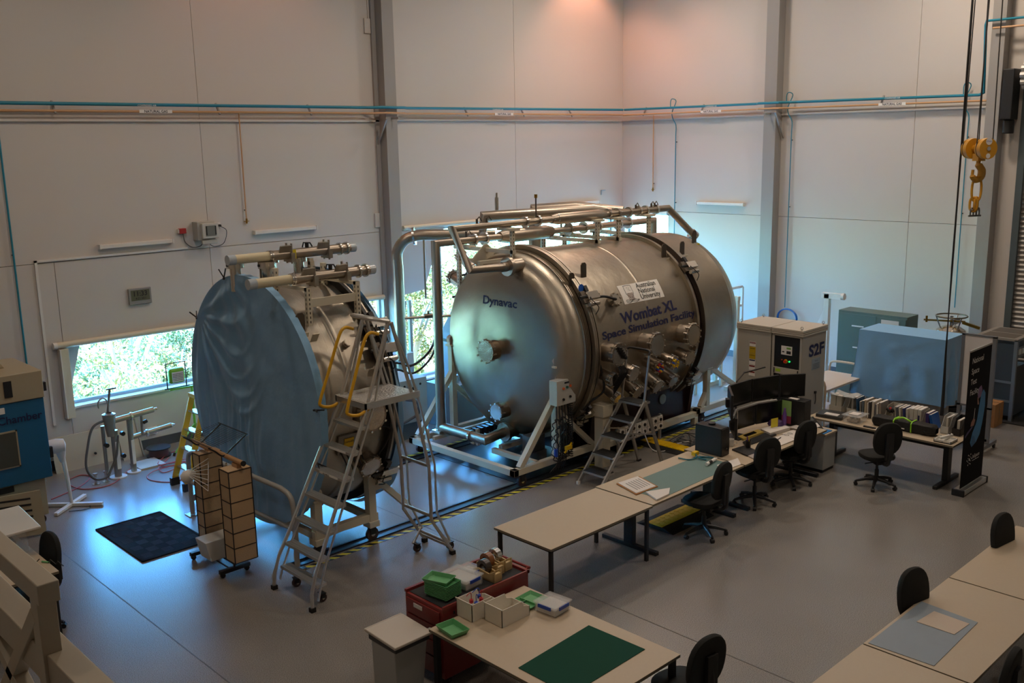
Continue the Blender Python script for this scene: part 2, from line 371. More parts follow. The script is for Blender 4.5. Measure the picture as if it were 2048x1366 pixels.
# roller door
root = bpy.data.objects.new('door_1', None); COL.objects.link(root); root['kind'] = 'structure'
m = M(mat('roller_door_steel', '#a39e98', .4, .3)); n = 68; y0, y1 = DR[0]-.04, DR[1]+.03
def dfn(u, v):
    k = v*n; fr = k-int(k); return (WX+.10-.035*sin(pi*min(fr*1.15, 1)), y0+(y1-y0)*u, .0+v*6.14)
m.grid(dfn, 1, n*7); P('curtain', m, root)
P('guide', M(mat('galvanised_guide', '#5f6a6d', .45, .4)).box(WX-.02, WX+.06, DR[1]-.12, DR[1]-.002, 0, 6.0), root)
P('light_stop', M(dark).box(WX+.14, WX+.2, DR[0]-.1, DR[1]+.1, 0, 6.2), root)  # unseen sheet added behind the curtain to block sky light leaking in
m = M(MATS['roller_door_steel'])
for i in range(10): m.tube([(WX-.28+.22*cos(i*.63)+.0, DR[0], 6.12+.2*sin(i*.63)), (WX-.28+.22*cos(i*.63), DR[1]-.1, 6.12+.2*sin(i*.63))], .06, 8)
m.cyl((WX-.28, DR[0], 6.12), (WX-.28, DR[1]-.1, 6.12), .22, n=24); P('roll', m, root)
m = M(black).box(WX-.4, WX-.05, 6.66, 6.86, 5.35, 6.25).cyl((WX-.22, 6.76, 5.35), (WX-.22, 6.76, 5.1), .1)
P('motor', m, root, bev=.02)
one('door_mat', M(mat('coir_black', '#1c1b1b', .95, bump=.4, bscale=90)).box(17.95, 19.35, 2.2, 6.3, 0, .015), 'black mat lying in front of the ribbed roller door', 'mat')
# floor rails of the chamber (steel channel flush with the floor) and hazard tape
m = M(mat('rail_channel', '#34373b', .35, .6))
for yy in (9.94, 12.12): m.box(5.7, 16.2, yy, yy+.03, 0, .02).box(5.7, 16.2, yy+.16, yy+.19, 0, .02).box(5.7, 16.2, yy, yy+.19, 0, .006)
S('trim_2', m, sm=False)
S('trim_3', M(stripes).box(5.7, 16.2, 9.82, 9.90, 0, .004), sm=False)
S('trim_4', M(stripes).box(5.7, 16.2, 12.34, 12.42, 0, .004), sm=False)
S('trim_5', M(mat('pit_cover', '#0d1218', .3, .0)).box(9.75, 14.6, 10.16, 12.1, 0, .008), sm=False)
# faint rubber scuffs and vinyl weld seams
m = M(mat('vinyl_seam', '#55534f', .6))
for xx in (3.9, 7.7): m.box(xx, xx+.012, 2, WY, .0005, .0015)
S('trim_6', m, sm=False)
# ================================================================== service pipes
def pipe(name, lab, cat, pts, r, mt, brk=(), lb=None, grp=None):
    t = T(name, lab, cat, pts[0], grp); P('tube', M(mt).tube(pts, r, 10), t)
    for p, q in brk: P('bracket', M(steelgrey).bar(p, q, .03, .03), t)
    return t
yy = WY-.16; yc = WY-.32
tp = pipe('air_main_pipe', 'teal pipe running along the whole upper left wall above its copper twin', 'pipe',
     [(-3, yy, 5.82), (11.5, yy, 5.83), (11.72, yc, 5.83), (12.25, yc, 5.83), (12.45, yy, 5.83), (WX-.19, yy, 5.86)], .028, teal,
     [((x, WY-.03, 5.87), (x, yy, 5.68)) for x in (-1, 2.3, 5.6, 8.35, 10.2, 14.1, 15.8, 17.4)])
gp = pipe('gas_main_pipe', 'copper pipe running along the upper left wall just below the teal pipe', 'pipe',
     [(-3, yy+.02, 5.71), (11.5, yy+.02, 5.72), (11.72, yc, 5.72), (12.25, yc, 5.72), (12.45, yy+.02, 5.72), (WX-.17, yy+.02, 5.74)], .022, orange)
xx = WX-.16; xc = WX-.34
tr = pipe('air_main_pipe', 'teal pipe along the upper right wall that turns up beside the last grey column', 'pipe',
     [(xx, WY-.19, 5.86), (xx, 12.1, 5.85), (xc, 11.95, 5.85), (xc, 11.45, 5.85), (xx, 11.3, 5.85), (xx, 7.34, 5.82), (xx, 7.26, 5.86), (xx-.2, 7.24, 7.05), (xc-.03, 7.22, 7.12), (xc-.03, 2.0, 7.12)], .028, teal,
     [((WX-.03, y, 5.9), (xx, y, 5.7)) for y in (15.3, 13.6, 9.25)])
gr = pipe('gas_main_pipe', 'copper pipe along the upper right wall just below the teal pipe', 'pipe',
     [(xx, WY-.15, 5.73), (xx, 12.1, 5.73), (xc, 11.95, 5.73), (xc, 11.45, 5.73), (xx, 11.3, 5.73), (xx, 7.2, 5.71)], .02, orange)
pipe('gas_branch_pipe', 'short copper pipe high beside the roller door, below the raised teal pipe', 'pipe', [(xc-.05, 7.1, 6.98), (xc-.05, 2.0, 6.98)], .02, orange)
# pipe labels on both mains
for (o, U, z, tt) in (((7.05, yy-.03, 5.82), (1, 0, 0), 0, tp), ((14.95, yy-.03, 5.83), (1, 0, 0), 0, tp), ((xx-.03, 13.3, 5.85), (0, -1, 0), 0, tr), ((xx-.03, 9.0, 5.84), (0, -1, 0), 0, tr)):
    text('lettering', 'COMPRESSED AIR', label_w, planefn(V(o)+V((0, 0, -.02)), U, (0, 0, 1)), tt, .04)
for (o, U, tt) in (((7.2, yy-.012, 5.72), (1, 0, 0), gp), ((15.15, yy-.012, 5.73), (1, 0, 0), gp), ((xx-.03, 13.3, 5.73), (0, -1, 0), gr), ((xx-.03, 9.0, 5.72), (0, -1, 0), gr)):
    U = V(U); o = V(o); m = M(label_w); a = o-U*.28; b = o+U*.28; m.prism([a+V((0, 0, -.026)), b+V((0, 0, -.026)), b+V((0, 0, .026)), a+V((0, 0, .026))], U.cross(V((0, 0, 1)))*.003)
    P('pipe_label', m, tt, sm=False)
    text('lettering', 'NATURAL GAS', dark, planefn(o+U.cross(V((0, 0, 1)))*.006+V((0, 0, -.02)), U, (0, 0, 1)), tt, .06, .02)
one('cable_tray', M(wallm).box(-3, 11.83, WY-.05, WY, 5.56, 5.6).box(12.13, WX-.12, WY-.05, WY, 5.58, 5.62), 'thin pale tray running below the pipes along the left wall', 'tray')
one('cable_tray', M(wallm).box(WX-.05, WX, 11.87, WY-.02, 5.58, 5.62).box(WX-.05, WX, 7.17, 11.55, 5.58, 5.62), 'thin pale tray running below the pipes along the right wall', 'tray')
for (px, lab) in ((11.98, 'x'), (11.71, 'y')):
    if lab == 'x': one('pipe_support_bracket', M(steelgrey).bar((11.98, WY-.27, 5.62), (11.98, WY-.5, 5.62), .04).bar((11.78, WY-.02, 5.1), (11.78, WY-.36, 5.62), .035), 'angled grey bracket under the pipes at the left-hand column', 'bracket')
    else: one('pipe_support_bracket', M(steelgrey).bar((WX-.02, 11.5, 5.1), (WX-.38, 11.5, 5.65), .035).bar((WX-.27, 11.7, 5.62), (WX-.5, 11.7, 5.62), .04), 'angled grey bracket under the pipes at the right-hand column', 'bracket')
def drop(lab, pts, mt, r=.013, tap=True, hook=None, clips=()):
    t = T('drop_pipe', lab, 'pipe', pts[0]); P('tube', M(mt).tube(pts, r, 8), t)
    for c in clips: P('clip', M(blackm).bar(c, V(c)+V(hook), .018), t)
    if tap: e = V(pts[-1]); P('tap', M(mat('brass', '#a8843c', .3, .9)).cyl(e, e-V((0, 0, .09)), .018).bar(e+V((-.05, 0, -.05)), e+V((.05, 0, -.05)), .014), t)
    return t
drop('thin copper pipe dropping down the left wall to a tap above the batten light', [(8.77, WY-.05, 5.7), (8.77, WY-.05, 3.85)], orange, hook=(0, .05, 0), clips=[(8.77, WY-.05, 4.0)])
drop('teal drop pipe at the far left end of the left wall', [(4.78, WY-.06, 5.8), (4.78, WY-.06, .9)], teal, .016, False, (0, .06, 0), [(4.78, WY-.06, 3.55)])
drop('thin copper pipe dropping down the right wall nearest the room corner', [(WX-.05, 15.06, 5.7), (WX-.05, 15.06, 3.95)], orange, hook=(.05, 0, 0), clips=[(WX-.05, 15.06, 4.05)])
def gooseneck(y, z1, lab, clips):
    xw = WX-.06
    return drop(lab, spline([(xx, y+.05, 5.85), (xx, y+.05, 6.0), (xx, y, 6.06), (xw-.02, y-.05, 6.0), (xw-.05, y+.04, 5.75), (xw-.03, y+.03, 5.6), (xw, y-.04, 5.45), (xw, y-.04, 5.2)], 4) + [V((xw, y-.04, z1))], teal, .010, False, (.06, 0, 0), [(xw, y-.04, c) for c in clips])
gooseneck(14.42, 1.9, 'thin teal drop pipe on the right wall between the corner and the first column', (5.05, 3.6))
gooseneck(11.32, 1.35, 'thin teal drop pipe just right of the grey column, ending in a coiled hose', (5.05, 3.6))
gooseneck(7.58, 1.75, 'thin teal drop pipe on the right wall behind the crane hook and gas dewar', (5.05, 3.6))
t = T('coiled_air_hose', 'blue coiled air hose hanging on the wall behind the S2F cabinet', 'hose', (WX-.08, 11.2, 1.2))
m = M(mat('blue_hose', '#1668b8', .4))
for k in range(4): m.tube([(WX-.06-.015*k, 11.2+.24*cos(a*.26), 1.12+.2*sin(a*.26)) for a in range(24)], .013, 6, closed=True)
P('coil', m, t)
# ================================================================== wall fixtures
def batten(a0, a1, z, axis, lab):
    t = T('batten_light', lab, 'light fitting', (a0, WY-.05, z) if axis == 'x' else (WX-.05, a0, z))
    if axis == 'x': P('housing', M(white).box(a0, a1, WY-.09, WY, z-.03, z+.035), t, bev=.006); P('end_cap', M(whitep).box(a0-.02, a0, WY-.1, WY, z-.035, z+.04).box(a1, a1+.02, WY-.1, WY, z-.035, z+.04), t)
    else: P('housing', M(white).box(WX-.09, WX, a0, a1, z-.03, z+.035), t, bev=.006); P('end_cap', M(whitep).box(WX-.1, WX, a0-.02, a0, z-.035, z+.04).box(WX-.1, WX, a1, a1+.02, z-.035, z+.04), t)
batten(6.11, 7.33, 3.56, 'x', 'white batten light on the wall above the clock')
batten(8.92, 10.21, 3.58, 'x', 'white batten light on the wall above the two steel tubes')
batten(17.1, 18.46, 3.62, 'x', 'white batten light near the room corner behind the overhead pipes')
batten(12.45, 13.72, 3.61, 'y', 'white batten light on the right-hand wall')
t = T('conduit', 'white conduit framing a wall area above the low window', 'conduit', (5.1, WY-.02, 3.4))
P('run', M(white).box(5.08, 5.12, WY-.03, WY, .75, 3.43).box(5.08, 7.62, WY-.03, WY, 3.40, 3.43), t)
t = T('wall_controller', 'grey control box with a small window high on the left wall', 'control box', (7.93, WY-.12, 3.67))
P('housing', M(mat('box_grey', '#aaa89f', .5)).box(7.74, 8.07, WY-.2, WY, 3.54, 3.86).box(7.80, 8.08, WY-.24, WY-.19, 3.47, 3.54), t, bev=.01)
P('door', M(mat('box_light', '#bcbab2', .5)).box(7.80, 8.10, WY-.27, WY-.2, 3.57, 3.83), t, bev=.01)
P('display', M(mat('box_window', '#6f726d', .3)).box(7.86, 8.05, WY-.275, WY-.265, 3.61, 3.79).m(black).box(7.86, 7.88, WY-.28, WY-.27, 3.63, 3.78).box(8.03, 8.05, WY-.28, WY-.27, 3.63, 3.78), t)
t = T('alarm_switch', 'small red switch box with a grey cable left of the wall control box', 'switch', (7.54, WY-.04, 3.72))
P('housing', M(mat('alarm_red', '#a22a26', .45)).box(7.48, 7.60, WY-.07, WY, 3.67, 3.76), t, bev=.006); P('cover', M(white).box(7.46, 7.48, WY-.05, WY, 3.68, 3.75), t)
P('cable', M(hose).tube(spline([(7.55, WY-.03, 3.67), (7.58, WY-.03, 3.52), (7.7, WY-.03, 3.42), (7.84, WY-.05, 3.43), (7.88, WY-.1, 3.5)]), .008, 6), t)
t = T('wall_socket', 'white power socket with a looped black cable right of the wall control box', 'socket', (8.22, WY-.02, 3.78))
P('plate', M(white).box(8.13, 8.27, WY-.02, WY, 3.72, 3.81), t, bev=.004)
P('plug', M(black).cyl((8.24, WY-.02, 3.76), (8.24, WY-.07, 3.76), .022), t)
P('cable', M(black).tube(spline([(8.24, WY-.06, 3.75), (8.36, WY-.05, 3.66), (8.3, WY-.04, 3.45), (8.13, WY-.05, 3.4), (8.02, WY-.08, 3.44), (8.0, WY-.12, 3.5)]), .006, 6), t)
t = T('wall_clock', 'grey digital wall clock reading 11:33', 'clock', (6.7, WY-.03, 2.68))
P('case', M(mat('clock_case', '#8d8c88', .45)).box(6.5, 6.89, WY-.05, WY, 2.545, 2.82), t, bev=.01)
P('display', M(mat('lcd', '#5d6048', .4)).box(6.535, 6.855, WY-.054, WY-.048, 2.61, 2.79), t)
text('digits', '11:33', dark, planefn((6.69, WY-.056, 2.69), (1, 0, 0), (0, 0, 1)), t, .115, .02)
text('digits', '4:21 20:1', dark, planefn((6.7, WY-.056, 2.63), (1, 0, 0), (0, 0, 1)), t, .05, .01)
for x, z, lab in ((11.66, 7.38, 'small white junction box high on the wall beside the left-hand column'), (11.7, 3.62, 'small white junction box low on the wall beside the left-hand column')):
    t = T('junction_box', lab, 'junction box', (x, WY-.03, z)); P('cover', M(wallm).box(x-.07, x+.07, WY-.04, WY, z-.14, z+.14), t, bev=.005)
    P('conduit', M(wallm).box(x+.03, x+.05, WY-.02, WY, z+.14, 9.7 if z > 5 else 5.56), t)
t = T('power_outlet', 'double power outlet low on the wall behind the red lead', 'socket', (6.69, WY-.02, .3)); P('plate', M(label_w).box(6.6, 6.78, WY-.03, WY, .25, .37), t, bev=.004); P('plug', M(mat('orange_plug', '#c04028', .4)).cyl((6.72, WY-.03, .3), (6.72, WY-.08, .3), .025), t)
one('wall_hook', M(alud).bar((18.6, WY-.02, 3.79), (18.6, WY-.02, 3.9), .02).bar((18.6, WY-.02, 3.9), (18.75, WY-.02, 3.9), .02), 'tiny metal hook on the wall near the room corner', 'hook')
# ================================================================== outside
gm = mat('dry_ground', '#b8a88c', .9, var=.3, vscale=1.5)
m = M(gm)
def hill(x, y):
    d = max(0, max(y-WY, x-WX)); return -1.2-.16*max(0, d-1.5)+.5*sin(x*.35)*sin(y*.3) if d > 0 else -1.2
NX = 60
m.grid(lambda u, v: (-25+125*u, WY+.4+90*v, hill(-25+125*u, WY+.4+90*v)), NX, 44); m.grid(lambda u, v: (WX+.4+90*u, -20+36.4*v, hill(WX+.4+90*u, -20+36.4*v)), 30, 20)
S('ground_outside', m, kind=None) if False else P('ground_outside', m, None, kind='structure')
leafA = mat('leaf_pale_green', '#85803f', .6, var=.35, vscale=1.2); leafB = mat('leaf_dark_green', '#3a4a1c', .6, var=.3, vscale=1.2); leafC = mat('leaf_silver', '#a08260', .7, var=.3, vscale=1.5)
bark = mat('pale_bark', '#b9a896', .9, var=.2)
def make_tree(name, lab, grp, lm, h, w, nl, size, seed, loc):
    R = random.Random(seed); t = T(name, lab, 'tree' if h > 3.4 else 'bush', loc, grp); L = V(loc)
    m = M(bark); tips = []
    for k in range(7):
        a = R.uniform(0, 2*pi); p = [L, L+V((.15*cos(a), .15*sin(a), h*.3)), L+V((w*.25*cos(a), w*.25*sin(a), h*.6)), L+V((w*.42*cos(a), w*.42*sin(a), h*R.uniform(.75, .95)))]
        m.tube(spline(p, 3), [.09*(1-.075*i) for i in range(10)], 5); tips += [p[2], p[3]]
    P('trunk', m, t)
    m = M(lm); cl = [(L+V((R.gauss(0, w*.28), R.gauss(0, w*.28), R.uniform(.2, .95)*h)), R.uniform(.25, .55)) for _ in range(26)]
    for i in range(nl):
        c, r = R.choice(cl); d = V((R.gauss(0, 1), R.gauss(0, 1), R.gauss(0, .8))).normalized()*r*R.uniform(.6, 1.05); p = c+d
        a = V((R.gauss(0, 1), R.gauss(0, 1), R.gauss(0, 1))).normalized(); b = a.orthogonal().normalized(); s = size*R.uniform(.6, 1.3)
        m.add([p-a*s, p+b*s*.45, p+a*s, p-b*s*.45], [(0, 1, 2, 3)])
    P('foliage', m, t, sm=False); return t
LA = 'pale yellow-green gum sapling among the scrub outside the windows'; LB = 'darker green bush among the scrub outside the windows'; LC = 'silvery dry shrub among the scrub outside the windows'
protos = [make_tree('gum_tree', LA, 'pale gums outside', leafA, 4.2, 3.0, 6000, .065, 1, (9, 23, hill(9, 23))), make_tree('dark_bush', LB, 'dark bushes outside', leafB, 2.6, 2.6, 5000, .06, 2, (5.8, 21.5, hill(5.8, 21.5))), make_tree('dry_shrub', LC, 'dry shrubs outside', leafC, 2.8, 2.8, 5000, .055, 3, (4, 24.5, hill(4, 24.5)))]
R = random.Random(11); n = 0; used_ = [(9, 23), (5.8, 21.5), (4, 24.5)]
for i in range(900):
    x = R.uniform(2, 46); y = R.uniform(19, 52)
    # keep only what the windows' lines of sight can meet
    k = (WY)/(y); xw = x*k
    if not (4.6 < xw < 19.5): continue
    if any((x-a)**2+(y-b)**2 < 6.2+.2*(y-19) for a, b in used_): continue
    used_.append((x, y)); pr_ = protos[R.choice([0, 0, 1, 2, 2])]; s = R.uniform(.6, 1.05)*(1+.012*(y-19))
    dup(pr_, (x, y, hill(x, y)-.1), R.uniform(0, 6.28), s=s); n += 1
    if n > 74: break
for x, y in ((24, 18), (27, 21), (31, 24), (25, 20.5), (30, 20), (36, 27)): dup(protos[R.choice([0, 1, 2])], (x, y, hill(x, y)-.1), R.uniform(0, 6.28), s=R.uniform(.9, 1.3))
# ================================================================== vacuum chamber
YA, ZA = 11.12, 1.89
def cy(x, r, a):   # point on the shell; a in degrees from the top, negative towards the camera side
    a = radians(a); return V((x, YA+r*sin(a), ZA+r*cos(a)))
def nrm(a): a = radians(a); return V((0, sin(a), cos(a)))
XA = V((1, 0, 0))
def port(parent, o, ax, R, L, bolts=12, name='port', face=None, extra=None):
    "flanged nozzle: neck, flange, blank cover with clamps round its rim"
    o = V(o); ax = V(ax).normalized(); a = ax.orthogonal().normalized(); b = ax.cross(a)
    m = M(tankm if 0 else ssp); m.lathe([(-.12, R*.84), (L-.05, R*.84), (L-.05, R*.98), (L-.025, R*.98), (L-.02, R*.9), (L-.012, R*.9), (L-.012, R), (L+.02, R), (L+.02, 0)], o, ax, 36)
    m.m(ssb)
    for i in range(bolts if R > .06 else 0):
        t = 2*pi*i/bolts; c = o + a*(R*1.0*cos(t)) + b*(R*1.0*sin(t)); m.cyl(c+ax*(L-.05), c+ax*(L+.035), .016, n=8)
    p = P(name, m, parent)
    m = M(face or ssb); m.lathe([(L+.0205, R*.86), (L+.024, R*.86), (L+.024, 0)], o, ax, 36); P('cover_face', m, p)
    return p
facem = brushed('spun_cover', '#c4bdb4', (0, 0, 0), .2)
ch = T('vacuum_chamber', 'huge stainless steel vacuum chamber lettered Wombat XL', 'vacuum chamber', (12.5, YA, 0))
# shell
m = M(tankm); m.lathe([(10.98, 1.5), (11.2, 1.5), (12.38, 1.5), (12.405, 1.5), (12.41, 1.503), (12.43, 1.503), (12.435, 1.5), (12.46, 1.5), (13.62, 1.5)], (0, YA, ZA), XA, 128); P('shell', m, ch)
m = M(tankm); m.lathe([(13.78, 1.5), (13.9, 1.5), (14.7, 1.5), (14.72, 1.508), (14.74, 1.508), (14.76, 1.5), (14.78, 1.5), (14.87, 1.485), (15.0, 1.42), (15.13, 1.28), (15.22, 1.05), (15.28, .7), (15.3, 0)], (0, YA, ZA), XA, 128); P('rear_head', m, ch)
m = M(tankm); m.lathe([(10.935, 1.5), (10.935, 1.60), (10.965, 1.60), (10.965, 1.56), (10.985, 1.56), (10.985, 1.6), (11.02, 1.6), (11.02, 1.5)], (0, YA, ZA), XA, 128); P('front_flange', m, ch)
m = M(tankm); m.lathe([(13.6, 1.5), (13.6, 1.56), (13.66, 1.56), (13.66, 1.5)], (0, YA, ZA), XA, 128); m.m(maroon).lathe([(13.66, 1.49), (13.78, 1.49)], (0, YA, ZA), XA, 128); m.m(tankm).lathe([(13.78, 1.5), (13.78, 1.59), (13.88, 1.59), (13.88, 1.5)], (0, YA, ZA), XA, 128); P('rear_flange', m, ch)
# front door head (dished) with its stepped rim
dr = T('chamber_door', 'dished stainless front door of the big chamber on a white wheeled frame', 'chamber door', (10.5, YA, 0))
prof = [(10.28, 0), (10.285, .3), (10.305, .6), (10.34, .9), (10.40, 1.15), (10.47, 1.32), (10.56, 1.43), (10.68, 1.485), (10.74, 1.5)]
for k in range(4): prof += [(10.748+k*.035, 1.5), (10.755+k*.035, 1.525), (10.768+k*.035, 1.525), (10.775+k*.035, 1.5)]
prof += [(10.89, 1.5), (10.89, 1.6), (10.93, 1.6), (10.93, 1.48)]
P('dished_head', M(tankm).lathe(prof, (0, YA, ZA), XA, 128), dr)
port(dr, (10.29, 11.12, 1.87), (-1, 0, 0), .185, .2, 10, 'centre_port', facem)
port(dr, (10.33, 10.99, .88), (-1, 0, 0), .14, .16, 8, 'lower_port', facem)
# upper and lower pipe stubs on the door
m = M(ssp); m.lathe([(-.1, .11), (.14, .11), (.14, .15), (.2, .15), (.2, .075), (.3, .075)], (10.45, 10.78, 3.23), (-1, 0, 0), 28); P('upper_nozzle', m, dr)
m = M(ssp); m.lathe([(-.1, .12), (.1, .12), (.1, .155), (.16, .155), (.16, .08), (.24, .08)], (10.5, 11.02, .5), (-1, 0, 0), 28); P('lower_nozzle', m, dr)
# Dynavac lettering on the dish
def dishx(y, z):
    r = sqrt((y-YA)**2+(z-ZA)**2)
    for (x0, r0), (x1, r1) in zip(prof, prof[1:9]):
        if r0 <= r <= r1: return x0+(x1-x0)*(r-r0)/(r1-r0)
    return 10.3
def dyn(u, v): y = 11.03-u; z = 2.585+v; return (dishx(y, z)-.006, y, z)
text('lettering', 'Dynavac', navy, dyn, dr, .185, .02, width=.77, label='dark blue Dynavac lettering')
def shellfn(x0, a0, r=1.506, rot=0): return lambda u, v: cy(x0+u, r, a0-degrees_(v/r))
def degrees_(x): return x*180/pi
def shx(x0, a0, r=1.504, tilt=0): return lambda u, v: cy(x0+u, r, a0+degrees_((v+u*tilt)/r))
text('lettering', 'Wombat XL', navy, shx(12.42, -74.8, tilt=.03), ch, .24, .03, width=1.46, label='dark blue Wombat XL lettering')
text('lettering', 'Space Simulation Facility', navy, shx(12.41, -81.6, tilt=.022), ch, .168, .026, width=2.44, label='dark blue Space Simulation Facility lettering')
# university plaque
fn = shx(11.88, -64.5, 1.5035)
m = M(label_w).grid(lambda u, v: fn(u*1.04, v*.33), 10, 8); P('plaque', m, ch, sm=False, label='white university plaque')
for i, w in enumerate(('Australian', 'National', 'University')):
    fn2 = shx(12.32, -64.5+degrees_((.235-.1*i)/1.5), 1.507); text('plaque_lettering', w, dark, (lambda f: lambda u, v: f(u, v))(fn2), ch, .125, .008, 'LEFT')
m = M(dark); f3 = shx(11.88, -64.5, 1.507)
def ln(pts, w, mt=None):
    if mt: m.m(mt)
    for p, q in zip(pts, pts[1:]):
        dx, dy = q[0]-p[0], q[1]-p[1]; L = sqrt(dx*dx+dy*dy) or 1; nx, ny = -dy/L*w, dx/L*w
        m.add([f3(p[0]+nx, p[1]+ny), f3(q[0]+nx, q[1]+ny), f3(q[0]-nx, q[1]-ny), f3(p[0]-nx, p[1]-ny)], [(0, 1, 2, 3)])
ln([(.13, .31), (.13, .17), (.16, .12), (.22, .08), (.28, .12), (.31, .17), (.31, .31), (.13, .31)], .0035)
for (a, b) in ((.2, .27), (.24, .26), (.22, .23), (.25, .22)): ln([(a-.006, b), (a+.006, b)], .006)
for k in range(5): ln([(.15+.0175*j, .165-.026*k+.007*(1 if j % 2 else -1)-.0*j) for j in range(9)], .0045, mat('crest_brown', '#6f4a3a', .6))
for k in range(3): ln([(.06+.03*j, .055-.018*k+.012*sin(j*1.1+k)) for j in range(12)], .003, dark)
P('plaque_crest', m, ch, sm=False)
# ports on the side of the shell
for x, a, R, L in ((11.22, -90, .175, .30), (12.17, -90, .19, .30), (13.2, -90, .19, .26), (11.17, -103, .11, .28), (11.66, -103, .13, .28), (12.3, -103, .11, .28), (12.72, -103, .11, .26), (13.17, -103, .13, .26), (11.42, -116, .09, .28), (11.92, -116, .12, .28), (12.45, -116, .12, .28), (12.9, -116, .12, .26), (11.62, -61, .1, .1)):
    port(ch, cy(x, 1.48, a), nrm(a), R, L, 12 if R > .15 else 8, 'side_port')
# connectors and cables on some covers
m = M(black)
for i in range(5): c = cy(11.2+.03*i, 1.48+.33, -89-1.2*i+2); m.bar(c, c+nrm(-90)*.05, .03, .05)
for i in range(7): m.tube(spline([cy(11.2+.02*i, 1.80, -96), cy(11.19+.03*i, 1.86, -99), cy(11.18+.02*i, 1.83, -102-.4*i), cy(11.17+.015*i, 1.78, -106-i)], 5), .009, 6)
m.tube(spline([cy(11.1, 1.52, -97), cy(11.1, 1.62, -104), cy(11.15, 1.65, -112), cy(11.0, 1.6, -119), cy(10.9, 1.62, -126)], 5), .018, 8)
m.tube(spline([cy(11.55, 1.6, -61), cy(11.45, 1.72, -62), cy(11.3, 1.66, -59), cy(11.16, 1.6, -58)], 5), .022, 8)
PS('harness', m, ch)
m = M(redp)
R0 = random.Random(5)
for (x, mts) in ((12.3, (redp, yell, bluep, redp)), (12.72, (yell, yell, bluep))):
    for k in range(11):
        a = k*.57; c = cy(x+.065*cos(a), 1.78, -103) + V((0, 0, .065*sin(a))); m.m(mts[k % len(mts)]).cyl(c, c+nrm(-103)*.04, .014, n=8)
P('plugs', m, ch, label='red, yellow and blue plugs')
# lifting lugs, clamps and hose fittings on the flanges
def lug(parent, x, a, tagc=None, rise=.2):
    o = cy(x, 1.5, a); n = V((0, 0, 1)) if abs(a) < 55 else nrm(a); m = M(mat('dark_steel', '#6b6258', .35, .9)); w = .06
    m.prism([o-XA*0+V((-w, 0, -.03)), o+V((w, 0, -.03)), o+V((w, 0, 0))+n*rise, o+V((w*.5, 0, 0))+n*(rise+.035), o+V((-w*.5, 0, 0))+n*(rise+.035), o+V((-w, 0, 0))+n*rise], (0, .02, 0))
    l = P('lifting_lug', m, parent, bev=.003)
    if tagc: P('tag', M(tagc).obox(o+V((.03, -.05, -.05)), (.07, .006, .1), Matrix.Rotation(.3, 3, 'X')), l)
lug(ch, 11.3, -42); lug(ch, 13.52, -36, cream); lug(ch, 14.05, -36, cream); lug(ch, 14.72, -26, tapey); lug(dr, 10.9, -48, yell)
P('round_tag', M(mat('tag_blue', '#1d5fc0', .4)).cyl(cy(10.91, 1.62, -51)+V((0, -.03, 0)), cy(10.91, 1.62, -51)+V((0, -.035, 0)), .06), dr, label='round blue tag')
def clampset(parent, x, a, sgn=1):
    o = cy(x, 1.56, a); n = nrm(a); tt = V((0, cos(radians(a)), -sin(radians(a)))); Rm = Matrix((XA, tt, n)).transposed()
    m = M(ssb).obox(o+n*.08+XA*.06, (.26, .12, .08), Rm).m(mat('dark_steel', '#6b6258', .35, .9)).obox(o+n*.05-XA*.1, (.1, .2, .06), Rm).m(black).cyl(o+n*.09-XA*.22, o+n*.09+XA*.22, .02, n=8).obox(o+n*.06+tt*.13, (.07, .1, .07), Rm)
    m.m(ssb).cyl(o+n*.1+tt*-.14-XA*.1, o+n*.1+tt*-.14+XA*.12, .035, n=10).m(black).tube(spline([o+n*.1, o+n*.15-tt*.1-XA*.05, o+n*.12-tt*.22+XA*.05, o+n*.05-tt*.3], 4), .008, 6)
    P('swing_clamp', m, parent, bev=.003)
clampset(ch, 11.0, -57); clampset(ch, 13.75, -49); clampset(ch, 13.72, -122); clampset(ch, 11.0, -128)
for a in (-140, 52, 68): clampset(ch, 10.95, a)
# ports on the far (window) side, seen past the door rim
for a, zz in ((66, .12), (54, .1)): port(ch, cy(11.15, 1.48, a), nrm(a), zz, .72, 8, 'window_side_port')
# support saddle and box under the shell
m = M(maroon).box(11.15, 14.3, 10.35, 11.9, .12, .62)
for x in (11.35, 12.75, 14.05):
    pts = [(x, 10.1, .05)] + [(x, YA+1.5*sin(radians(a)), ZA-1.5*cos(radians(a))) for a in range(-50, 51, 10)] + [(x, 12.14, .05)]
    m.prism(pts, (.09, 0, 0))
m.m(maroon).box(11.2, 14.2, 10.12, 10.15, .05, .85)
P('saddle', m, ch)
P('round_hole_cover', M(mat('light_disc', '#9db4bd', .4)).cyl((13.35, 10.11, .62), (13.35, 10.095, .62), .09), ch)
one('support_post', M(cream).box(11.18, 11.36, 9.62, 9.8, 0, .84).box(11.15, 11.39, 9.59, 9.83, .84, 1.03).m(redp).cyl((11.43, 9.7, .98), (11.39, 9.7, .98), .03), 'stout cream square post standing behind the small step ladder', 'post', bev=.006)
m = M(cream).box(11.4, 14.2, 9.94, 10.04, .15, .25).box(11.4, 11.5, 9.94, 10.04, 0, .15).box(14.1, 14.2, 9.94, 10.04, 0, .15)
P('side_beam', m, ch, bev=.004)
